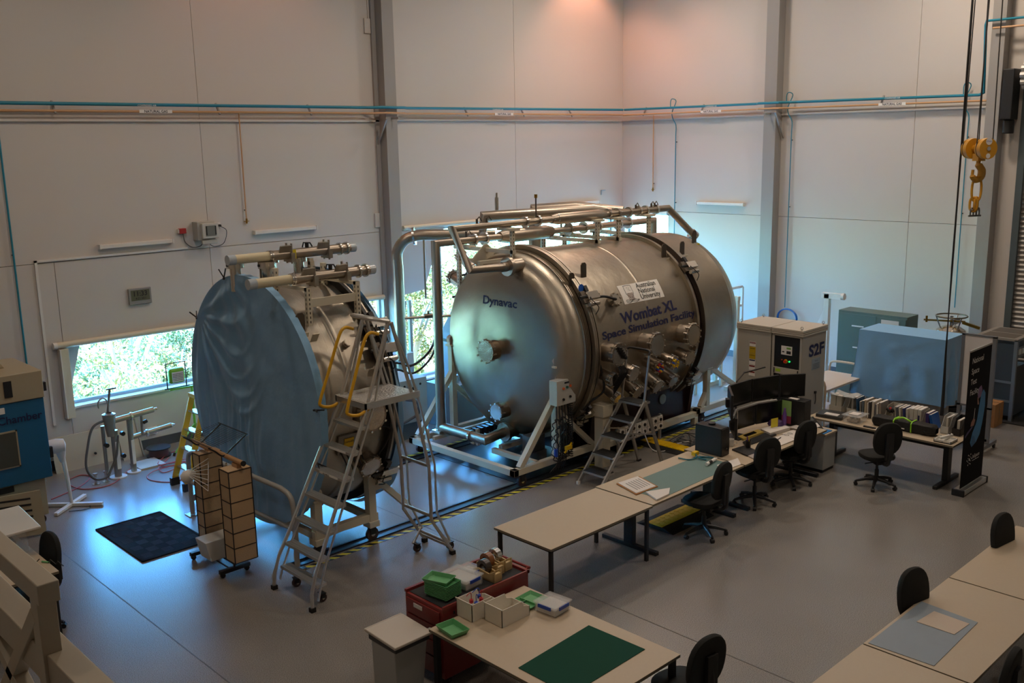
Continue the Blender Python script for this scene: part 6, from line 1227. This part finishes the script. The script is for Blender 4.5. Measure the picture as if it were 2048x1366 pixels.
t = T('white_organiser_tray', 'white divided tray holding a small white tool at the banner end of the desk', 'tray', (13.9, 5.4, Z)); P('tray', M(whitep).box(13.78, 14.02, 5.27, 5.52, Z, Z+.012).box(13.78, 13.79, 5.27, 5.52, Z, Z+.04).box(14.01, 14.02, 5.27, 5.52, Z, Z+.04).box(13.78, 14.02, 5.27, 5.28, Z, Z+.04).box(13.78, 14.02, 5.51, 5.52, Z, Z+.04).box(13.78, 14.02, 5.39, 5.4, Z, Z+.035), t); P('tool', M(whitep).bar((13.83, 5.45, Z+.05), (13.98, 5.33, Z+.09), .04).m(black).cyl((13.95, 5.36, Z+.1), (13.95, 5.36, Z+.12), .012), t, bev=.006)
flat('dark_booklet', 'thin dark booklet in front of the black carry bag', 'booklet', [(13.78, 6.4), (13.84, 6.42), (13.84, 6.62), (13.78, 6.6)], black, Z, .012); flat('white_leaflet', 'white leaflet at the desk edge in front of the carry bag', 'leaflet', [(13.76, 6.2), (13.84, 6.2), (13.82, 6.45), (13.76, 6.42)], paper, Z, .004)
# ================================================================== crane hook block and strap
hx, hy = 14.4, 5.42
yl = mat('crane_yellow', '#c98e1c', .4)
t = T('crane_hook_block', 'yellow crane hook block with twin sheaves and a hanging chain link', 'hook block', (hx, hy, 4.9))
Xs = (.72, -.0); ax = V((-.5, -.87, 0)).normalized(); side = V((0, 0, 1)).cross(ax).normalized()
c0 = V((hx, hy, 4.9))
for k, nm in ((-1, 'sheave'), (1, 'sheave')):
    c = c0 + side*(.0) + ax*(.14*k); m = M(yl).cyl(c-ax*.035, c+ax*.035, .145, n=36).m(mat('sheave_dark', '#2a3238', .5)).cyl(c-ax*.06, c-ax*.035, .132, n=36).m(yl).cyl(c-ax*.075, c-ax*.06, .14, n=36).m(ssb).cyl(c+ax*.035, c+ax*.045, .03, n=16).cyl(c-ax*.085, c-ax*.075, .03)
    P(nm, m, t)
    if k == 1 or 1: 
        cc = c - ax*.078 if 0 else c + ax*.037
Rl = Matrix((side, V((0, 0, 1)), ax)).transposed()
fc = c0 - ax*.15 - ax*.078; nf = -ax if (-ax).dot(V((0, 0, 0))-c0) > 0 else ax
fc = c0 + nf*(.14+.077 if nf == -ax else .14+.037)
P('oval_label', M(label_w).lathe([(0, .05), (.002, .05), (.002, 0)], fc+V((0, 0, .1)), nf, 20).lathe([(0, .035), (.002, .035), (.002, 0)], fc-V((0, 0, .1)), nf, 16), t)
text('lettering', 'STAHL', mat('label_blue', '#2742a0', .5), lambda u, v: fc+V((0, 0, .09))+nf*.004+(V((0, 0, 1)).cross(nf))*u+V((0, 0, 1))*v, t, .03)
P('axle_block', M(yl).cyl(c0-ax*.14, c0+ax*.14, .05, n=16).obox(c0-V((0, 0, .12)), (.12, .1, .12), Rl), t)
hp = [c0+V((0, 0, -.15)), c0+V((0, 0, -.22)), c0+side*.06+V((0, 0, -.3)), c0+side*.05+V((0, 0, -.4)), c0-side*.03+V((0, 0, -.43)), c0-side*.085+V((0, 0, -.38)), c0-side*.085+V((0, 0, -.29))]
P('hook', M(mat('hook_yellow', '#b5801f', .45)).tube(spline(hp, 4), [.03]*4+[.05]*4+[.055]*4+[.05]*5+[.04]*4+[.02]*4, 10), t)
def link(c, w, h, r, tilt, mt=yl, nm='chain_link'):
    d = side*cos(tilt)+ax*sin(tilt); P(nm, M(mt).tube([V(c)+d*(w*cos(a))+V((0, 0, h*(1 if sin(a) > 0 else -1)*abs(sin(a))**.7)) for a in [i*2*pi/24 for i in range(24)]], r, 8, closed=True), t)
link(c0+V((0, 0, -.57)), .065, .17, .018, .3); link(c0+V((.02, 0, -.78)), .055, .1, .018, -.5); link(c0+V((-.02, .02, -.78)), .05, .1, .018, .9)
shk = mat('shackle_steel', '#6e6c68', .4, .8)
for k in (-1, 0, 1): c = c0+side*.05*k+V((0, 0, -.9)); P('shackle', M(shk).tube(spline([c+side*-.025+V((0, 0, -.03)), c+side*-.02+V((0, 0, .05)), c+V((0, 0, .07)), c+side*.02+V((0, 0, .05)), c+side*.025+V((0, 0, -.03))], 4), .012, 6).cyl(c+side*-.05+V((0, 0, -.04)), c+side*.05+V((0, 0, -.04)), .013), t)
m = M(mat('wire_rope', '#3a3a3a', .5, .5))
for k in (-1, 1):
    for s in (-1, 1): b = c0+ax*(.14*k-.045)+side*(.13*s); m.cyl(b, b+V((0, 0, 4.88))+side*(-.06*s), .008, n=6)
P('wire_rope', m, t)
one('lifting_strap', M(black).tube([(14.52, 5.72, 1.3), (14.5, 5.72, 1.85), (14.5, 5.72, 2.4)], [.024, .016, .009], 8).tube([(14.5, 5.72, 2.4), (14.5, 5.72, 3.2), (14.5, 5.715, 4.2), (14.48, 5.70, 6.2), (14.46, 5.69, 9.75)], [.009, .016, .013, .018, .011], 8).tube([(14.52, 5.72, .92), (14.52, 5.72, 1.3)], [.03, .024], 8), 'long black strap hanging from the crane down to behind the file boxes', 'strap')
# ================================================================== foreground table items
t = T('tool_cabinet', 'dark red steel tool cabinet beside the bin at the bottom', 'tool cabinet', (5.9, 6.85, 0))
P('body', M(redm).box(5.32, 6.46, 6.56, 7.13, .08, .8), t, bev=.006); P('top_mat', M(mat('drawer_mat', '#1f2023', .8)).box(5.35, 6.43, 6.59, 7.10, .8, .806), t)
m = M(redm).box(5.32, 6.46, 6.55, 6.57, .8, .83).box(5.32, 6.46, 7.11, 7.14, .8, .83).box(6.44, 6.47, 6.55, 7.14, .8, .83); P('rim', m, t)
for k in range(4): P('drawer', M(redm).box(5.305, 5.32, 6.6, 7.1, .12+.165*k, .27+.165*k), t, bev=.004)
P('push_handle', M(redm).cyl((6.52, 6.6, .82), (6.52, 7.1, .82), .015).bar((6.46, 6.62, .8), (6.52, 6.62, .82), .02).bar((6.46, 7.08, .8), (6.52, 7.08, .82), .02), t); P('sticker', M(label_w).box(5.300, 5.305, 6.85, 6.98, .70, .74), t); P('drawer', M(dark).box(5.45, 5.47, 6.555, 6.56, .72, .75), t)
for x in (5.4, 6.38):
    for y in (6.62, 7.07): caster(x, y, 0, .04, t)
t = T('rubbish_bin', 'tall light grey bin with a pale flip lid at the bottom', 'bin', (4.95, 6.78, 0)); bn = mat('bin_grey', '#a5a6a4', .5)
P('body', M(bn).prism([(4.80, 6.62, .0), (5.10, 6.62, .0), (5.14, 6.58, .58), (4.76, 6.58, .58)], (0, .36, 0)), t, bev=.01); P('collar', M(mat('bin_dark', '#3b3d40', .5)).box(4.75, 5.15, 6.55, 6.97, .58, .635), t, bev=.01)
P('lid', M(mat('bin_lid', '#c2b9ad', .45)).prism([(4.73, 6.53, .63), (5.17, 6.53, .63), (5.17, 6.99, .65), (4.73, 6.99, .65)], (0, 0, .03)).prism([(4.73, 6.99, .65), (5.17, 6.99, .65), (5.17, 6.99, .68), (4.73, 6.99, .68)], (0, .02, 0)), t, bev=.01)
P('hinge', M(bn).cyl((5.17, 6.6, .63), (5.2, 6.6, .63), .03), t)
def tray(name, lab, x, y, z, rz, w=.2, l=.28, h=.035, mt=greenp, grp=None, cat='tray', div=False, bevel=.006):
    t = T(name, lab, cat, (x, y, z), grp); R_ = Matrix.Rotation(radians(rz), 3, 'Z'); o = V((x, y, z)); q = lambda a, b, c: o + R_ @ V((a, b, c))
    m = M(mt); s = .82; th = .004
    ou = [(-w/2, -l/2), (w/2, -l/2), (w/2, l/2), (-w/2, l/2)]
    bot = [q(a*s, b*s, 0) for a, b in ou]; tp = [q(a, b, h) for a, b in ou]; it = [q(a*.94, b*.95, h) for a, b in ou]; ib = [q(a*s*.94, b*s*.95, th) for a, b in ou]
    m.add(bot+tp+it+ib, [(3, 2, 1, 0)] + [(i, (i+1) % 4, 4+(i+1) % 4, 4+i) for i in range(4)] + [(4+i, 4+(i+1) % 4, 8+(i+1) % 4, 8+i) for i in range(4)] + [(8+i, 8+(i+1) % 4, 12+(i+1) % 4, 12+i) for i in range(4)] + [(12, 13, 14, 15)])
    P('body', m, t, bev=bevel, sm=False)
    if div: P('dividers', M(mt).obox(q(-w*.12, 0, h*.5), (.006, l*.8, h*.9), R_).obox(q(-w*.28, l*.1, h*.5), (w*.3, .006, h*.9), R_), t)
    return t
for k in range(9): tray('green_tray', 'green plastic tray, %s from the bottom of the stack on the red cabinet' % ['first', 'second', 'third', 'fourth', 'fifth', 'sixth', 'seventh', 'eighth', 'ninth'][k], 5.52, 6.79, .808+.016*k, 8, .22, .3, .03, grp='stacked green trays')
tray('green_tray', 'green plastic tray on top of the stack, turned slightly aside', 5.50, 6.82, .808+.016*9, 20, .2, .28, .045)
tray('green_tray', 'single green plastic tray at the left corner of the foreground table', 5.22, 6.30, .722, -6, .2, .27, .05)
t = tray('green_divided_tray', 'green divided tray of small parts on the foreground table', 6.13, 6.2, .722, 4, .3, .26, .03, div=True); P('small_parts', M(dark).box(6.0, 6.05, 6.2, 6.24, .73, .75).box(6.01, 6.04, 6.14, 6.17, .73, .745), t)
def clipbox(lab, x, y, z, w, l, h, rz=0, clipside=((0, -1),)):
    t = T('clip_box', lab, 'food box', (x, y, z)); R_ = Matrix.Rotation(radians(rz), 3, 'Z'); o = V((x, y, z))
    P('tub', M(clearp).obox(o+V((0, 0, h/2)), (w, l, h), R_), t, bev=.012); P('contents', M(mat('powder_white', '#d9d5cd', .8)).obox(o+V((0, 0, h*.38)), (w*.92, l*.92, h*.7), R_), t, bev=.01, kind='stuff'); P('lid', M(clearp).obox(o+V((0, 0, h+.008)), (w+.02, l+.02, .016), R_), t, bev=.005)
    for sx, sy in clipside:
        c = R_ @ V((sx*(w/2+.008), sy*(l/2+.008), 0)); P('blue_clip', M(bluep).obox(o+c+V((0, 0, h*.85)), (.012 if sx else w*.6, .012 if sy else l*.6, .035), R_), t, bev=.003)
clipbox('large clear clip box with white contents on the red cabinet', 5.82, 6.85, .808, .24, .34, .10, 6, ((-1, 0), (0, -1)))
clipbox('small clear clip box on the red cabinet behind the large one', 6.0, 6.93, .808, .16, .2, .08, 6, ((0, -1), (1, 0)))
clipbox('clear blue-clipped box standing alone on the foreground table', 6.16, 5.93, .722, .24, .26, .09, 5, ((-1, 0), (0, -1)))
def bin_(lab, x, y, w=.26, l=.34, h=.17, rz=0):
    t = T('storage_bin', lab, 'storage bin', (x, y, .722)); R_ = Matrix.Rotation(radians(rz), 3, 'Z'); o = V((x, y, .722)); m = M(mat('bin_white', '#e0dacd', .5)); q = lambda a, b, c: o+R_ @ V((a, b, c)); th = .006
    m.add([q(-w/2, -l/2, 0), q(w/2, -l/2, 0), q(w/2, l/2, 0), q(-w/2, l/2, 0)], [(0, 1, 2, 3)])
    for poly in ([(-w/2, -l/2, 0), (w/2, -l/2, 0), (w/2, -l/2, h*.55), (w/2-.08, -l/2, h*.7), (w/2-.1, -l/2, h), (-w/2, -l/2, h)], [(-w/2, l/2, 0), (w/2, l/2, 0), (w/2, l/2, h*.55), (w/2-.08, l/2, h*.7), (w/2-.1, l/2, h), (-w/2, l/2, h)]): m.prism([q(*p) for p in poly], R_ @ V((0, th if poly[0][1] < 0 else -th, 0)))
    m.prism([q(-w/2, -l/2, 0), q(-w/2, l/2, 0), q(-w/2, l/2, h), q(-w/2, -l/2, h)], R_ @ V((th, 0, 0))); m.prism([q(w/2, -l/2, 0), q(w/2, l/2, 0), q(w/2, l/2, h*.55), q(w/2, -l/2, h*.55)], R_ @ V((-th, 0, 0)))
    m.prism([q(-w/2-.008, -l/2-.008, h), q(-w/2-.008, l/2+.008, h), q(-w/2, l/2+.008, h), q(-w/2, -l/2-.008, h)], (0, 0, .012)); P('shell', m, t)
    return t
bin_('white open-fronted bin holding wash bottles on the foreground table', 5.64, 6.41, .36, .22); bin_('empty white open-fronted bin, nearest the camera of the two', 5.76, 6.14, .36, .24)
def wash(lab, x, y, c, dx):
    t = T('wash_bottle', lab, 'bottle', (x, y, .73)); P('bottle', M(clearp).lathe([(0, .03), (.09, .03), (.11, .015)], (x, y, .735), (0, 0, 1), 16, cap0=True), t); P('cap', M(c).cyl((x, y, .845), (x, y, .875), .02), t); P('spout', M(c).tube(spline([(x, y, .87), (x, y, .93), (x+dx*.3, y, .95), (x+dx, y, .93)], 4), .004, 6), t)
wash('red-capped wash bottle in the white bin', 5.56, 6.42, redp, -.06); wash('blue-capped wash bottle standing tall in the white bin', 5.68, 6.44, bluep, -.09)
wash('blue-capped bottle low in the front of the white bin', 5.56, 6.35, bluep, .02); wash('second red-capped bottle in the middle of the white bin', 5.65, 6.38, redp, .02)
def dispenser(lab, x, y, tapec, rz=0):
    t = T('tape_dispenser', lab, 'tape dispenser', (x, y, .808), 'cream tape dispensers'); R_ = Matrix.Rotation(radians(rz), 3, 'Z'); o = V((x, y, .808)); q = lambda a, b, c: o+R_ @ V((a*1.35, b*1.35, c*1.5)); dm = mat('dispenser_cream', '#c2a878', .5)
    prof_ = [(-.05, 0), (.05, 0), (.05, .0)]; w = .08
    m = M(dm).prism([q(-w/2, -.11, 0), q(-w/2, .11, 0), q(-w/2, .11, .05), q(-w/2, .06, .07), q(-w/2, -.05, .055), q(-w/2, -.11, .085)], R_ @ V((.016, 0, 0))); m.prism([q(w/2-.014, -.11, 0), q(w/2-.014, .11, 0), q(w/2-.014, .11, .05), q(w/2-.014, .06, .07), q(w/2-.014, -.05, .055), q(w/2-.014, -.11, .085)], R_ @ V((.016, 0, 0)))
    m.obox(q(0, 0, .01), (w*1.35, .30, .03), R_).obox(q(0, -.1, .035), (w*1.35, .03, .08), R_).obox(q(0, .1, .03), (w*1.35, .03, .06), R_); P('base', m, t, bev=.004)
    a = R_ @ V((1, 0, 0)); P('tape_roll', M(tapec).lathe([(-.032, .04), (-.032, .075), (.032, .075), (.032, .04), (-.032, .04)], q(0, .03, .075), a, 28), t)
dispenser('cream tape dispenser with a dark roll, nearest the clip boxes', 6.08, 6.76, mat('tape_dark', '#3c3430', .3), 4); dispenser('cream tape dispenser with a brown roll, middle of three', 6.21, 6.86, mat('tape_brown', '#8a5a38', .25), 4); dispenser('cream tape dispenser with a silver roll, at the handle end of the red cabinet', 6.34, 6.88, mat('tape_silver', '#c9c9c9', .2, .8), 4)
flat('cutting_mat', 'dark green cutting mat on the foreground table', 'mat', [(5.2, 5.42), (5.2, 4.82), (6.19, 4.84), (6.17, 5.48)], greenmat, .722, .004)
flat('pale_blue_sheet', 'pale blue sheet spread over the middle foreground table', 'sheet', [(7.64, 3.5), (7.66, 2.93), (8.68, 2.96), (8.73, 3.5)], lbluem, .722, .003)
flat('white_cloth_sheet', 'small cream sheet of paper lying on the pale blue sheet', 'paper', [(8.30, 3.36), (8.30, 3.02), (8.59, 3.0), (8.61, 3.33)], mat('warm_paper', '#c8b8a8', .7), .726, .004)
# left desk contents
t = T('storage_tub', 'large translucent lidded tub on the left-hand desk', 'tub', (2.6, 11.2, .86)); P('tub', M(clearp).prism([(2.0, 10.72, .862), (3.0, 10.72, .862), (3.0, 11.42, .862), (2.0, 11.5, .862)], (0, 0, .26)), t, bev=.02); P('lid', M(mat('lid_milky', '#cfcbc4', .4)).prism([(1.95, 10.64, 1.12), (3.12, 10.64, 1.12), (3.16, 11.48, 1.12), (1.95, 11.48, 1.12)], (0, 0, .035)), t, bev=.012)
P('contents', M(mat('tub_cloth', '#a8a29a', .8)).box(2.1, 2.9, 10.8, 11.3, .87, 1.0), t, kind='stuff')
tray('open_tub', 'white open tub with blue contents behind the large lidded tub', 2.45, 11.85, 1.15, 3, .75, .5, .16, mt=whitep, cat='tub'); one('tub_stack', M(clearp).box(2.1, 2.8, 11.62, 12.0, .862, 1.15), 'translucent lower tub under the open white tub at the left edge', 'tub')
one('blue_gloves', M(mat('glove_blue', '#245f86', .5, bump=.6)).grid(lambda u, v: (2.25+.4*u, 11.7+.3*v, 1.24+.05*sin(u*14)*sin(v*12)), 24, 18), 'crumpled blue gloves inside the open white tub', 'gloves', solid=.006)
m = M(black); c0_ = V((2.85, 10.45, .87))
m.tube([c0_+V((.045*k, -.045*k+.05*(k % 2), .03*(k % 2))) for k in range(4)], .006, 5).m(greenp).tube([c0_+V((.15, -.1, 0)), c0_+V((.2, -.18, 0))], .01, 5).m(black).tube([c0_+V((.19+.02*k, -.18-.05*k+.04*(k % 2), .03*(k % 2))) for k in range(5)], .006, 5)
one('springy_cord', m, 'black and green springy cord on the corner of the left-hand desk', 'cord')
# pump cabinets by the tall window
t = T('roughing_pump_cabinet', 'pale grey equipment cabinet with a hose behind the platform ladder', 'equipment cabinet', (10.1, 13.5, 0)); gb = mat('cabinet_blue_grey', '#a9b0b4', .45)
P('body', M(gb).box(9.75, 10.45, 13.1, 13.9, .3, 1.08), t, bev=.008); P('lower_unit', M(mat('unit_dark', '#5a6064', .5)).box(9.8, 10.4, 13.15, 13.85, 0, .3), t); m = M(dark)
for x, z, r in ((9.95, .98, .02), (10.15, .9, .045), (10.05, .99, .02), (10.3, .97, .02), (10.2, .52, .04)): m.cyl((x, 13.1, z), (x, 13.09, z), r)
P('ports', m, t); P('hose', M(hose).tube(spline([(9.95, 13.08, .75), (10.1, 12.95, .7), (10.12, 12.95, .5), (9.95, 13.0, .4), (9.85, 13.05, .35)], 5), .025, 8), t)
t = T('roughing_hoses', 'two black hoses looping from the equipment cabinet past the tall window', 'hoses', (9.8, 13.2, 1.2)); P('hose', M(black).tube(spline([(9.0, 13.2, 1.36), (9.5, 13.2, 1.42), (9.9, 13.2, 1.40), (10.17, 13.2, 1.30), (10.45, 13.2, 1.38), (10.70, 13.2, 1.59), (10.9, 13.3, 1.95)], 6), .022, 8).tube(spline([(9.0, 13.1, 1.28), (9.5, 13.1, 1.34), (9.82, 13.1, 1.31), (10.20, 13.1, 1.19), (10.61, 13.1, 1.45), (10.85, 13.2, 1.9)], 6), .02, 8), t)
t = T('grey_server_cabinet', 'dark grey cabinet behind the left upright of the door stand', 'cabinet', (11.4, 13.6, 0)); P('body', M(mat('cab_slate', '#6e777c', .45)).box(10.9, 11.7, 13.0, 13.7, 0, .8), t, bev=.006); P('fittings', M(alud).cyl((11.2, 13.2, .8), (11.2, 13.2, .95), .06).m(black).box(11.35, 11.5, 13.1, 13.3, .8, .92).m(label_w).cyl((11.5, 13.4, .8), (11.5, 13.4, .98), .04), t)
t = T('instrument_console', 'slant-topped grey console on a white cabinet beside the tall window', 'console', (12.6, 14.8, 0)); P('desk', M(mat('console_grey', '#7c8f9a', .4)).prism([(12.3, 14.5, 1.25), (13.1, 14.5, 1.25), (13.1, 14.5, 1.85), (12.75, 14.5, 1.85)], (0, .5, 0)), t, bev=.006); P('cabinet', M(gb).box(12.3, 13.1, 14.5, 15.1, 0, 1.2), t, bev=.006); P('shelf', M(black).box(12.28, 13.12, 14.48, 15.12, 1.2, 1.25), t)
t = T('gas_line', 'thin steel gas line with valves crossing in front of the tall window', 'pipe', (11.5, 13.8, 2.0)); m = M(ssp).cyl((10.6, 13.95, 2.0), (12.4, 13.2, 1.95), .025).cyl((12.35, 13.3, .0), (12.35, 13.3, 2.6), .03); P('tube', m, t); m = M(mat('dark_steel', '#6b6258')).cyl((11.0, 13.8, 2.0), (11.15, 13.74, 2.0), .045).cyl((11.08, 13.77, 2.0), (11.08, 13.77, 2.1), .02).cyl((12.35, 13.3, 2.5), (12.35, 13.3, 2.7), .06).m(bluep).box(12.3, 12.42, 13.2, 13.3, 2.65, 2.75); P('valves', m, t)
t = T('window_strut', 'blue-grey diagonal strut standing before the tall window', 'strut', (11.4, 15.0, 1.0)); P('strut', M(alud).bar((11.0, 15.0, 0), (11.5, 15.0, 2.1), .05).bar((11.6, 15.0, 0), (11.6, 15.0, 2.1), .06), t); P('box', M(gb).box(11.0, 11.5, 14.8, 15.2, .8, 1.1), t)
# ================================================================== near steel frame (bottom left)
fm = mat('frame_cream', '#a89e8c', .4)
t = T('steel_gantry_frame', 'cream steel frame with diagonal braces close to the camera at bottom left', 'steel frame', (1.2, 6.0, 0))
x0, x1 = 1.162, 1.253
P('top_beam', M(fm).box(x0, x1, 4.12, 9.5, 3.22, 3.315), t, bev=.006)
P('post', M(fm).box(x0+.005, x1-.005, 4.17, 4.26, .0, 3.22), t, bev=.004); P('post', M(fm).box(x0+.005, x1-.005, 9.4, 9.49, 0, 3.22), t, bev=.004); P('post', M(fm).box(x0+.005, x1-.005, 6.75, 6.84, .0, 3.22), t, bev=.004)
P('diagonal_brace', M(fm).bar((1.2, 4.24, 3.14), (1.2, 4.9, 2.5), .07, .07), t, bev=.004); P('diagonal_brace', M(fm).bar((1.2, 4.2, 2.62), (1.2, 5.6, 3.28), .06, .06) if 0 else M(fm).bar((1.2, 4.24, 2.45), (1.2, 5.4, 2.95), .07, .07), t, bev=.004)
P('lower_beam', M(fm).box(x0+.02, x1+.05, 3.0, 9.4, 2.80, 2.97), t, bev=.006)
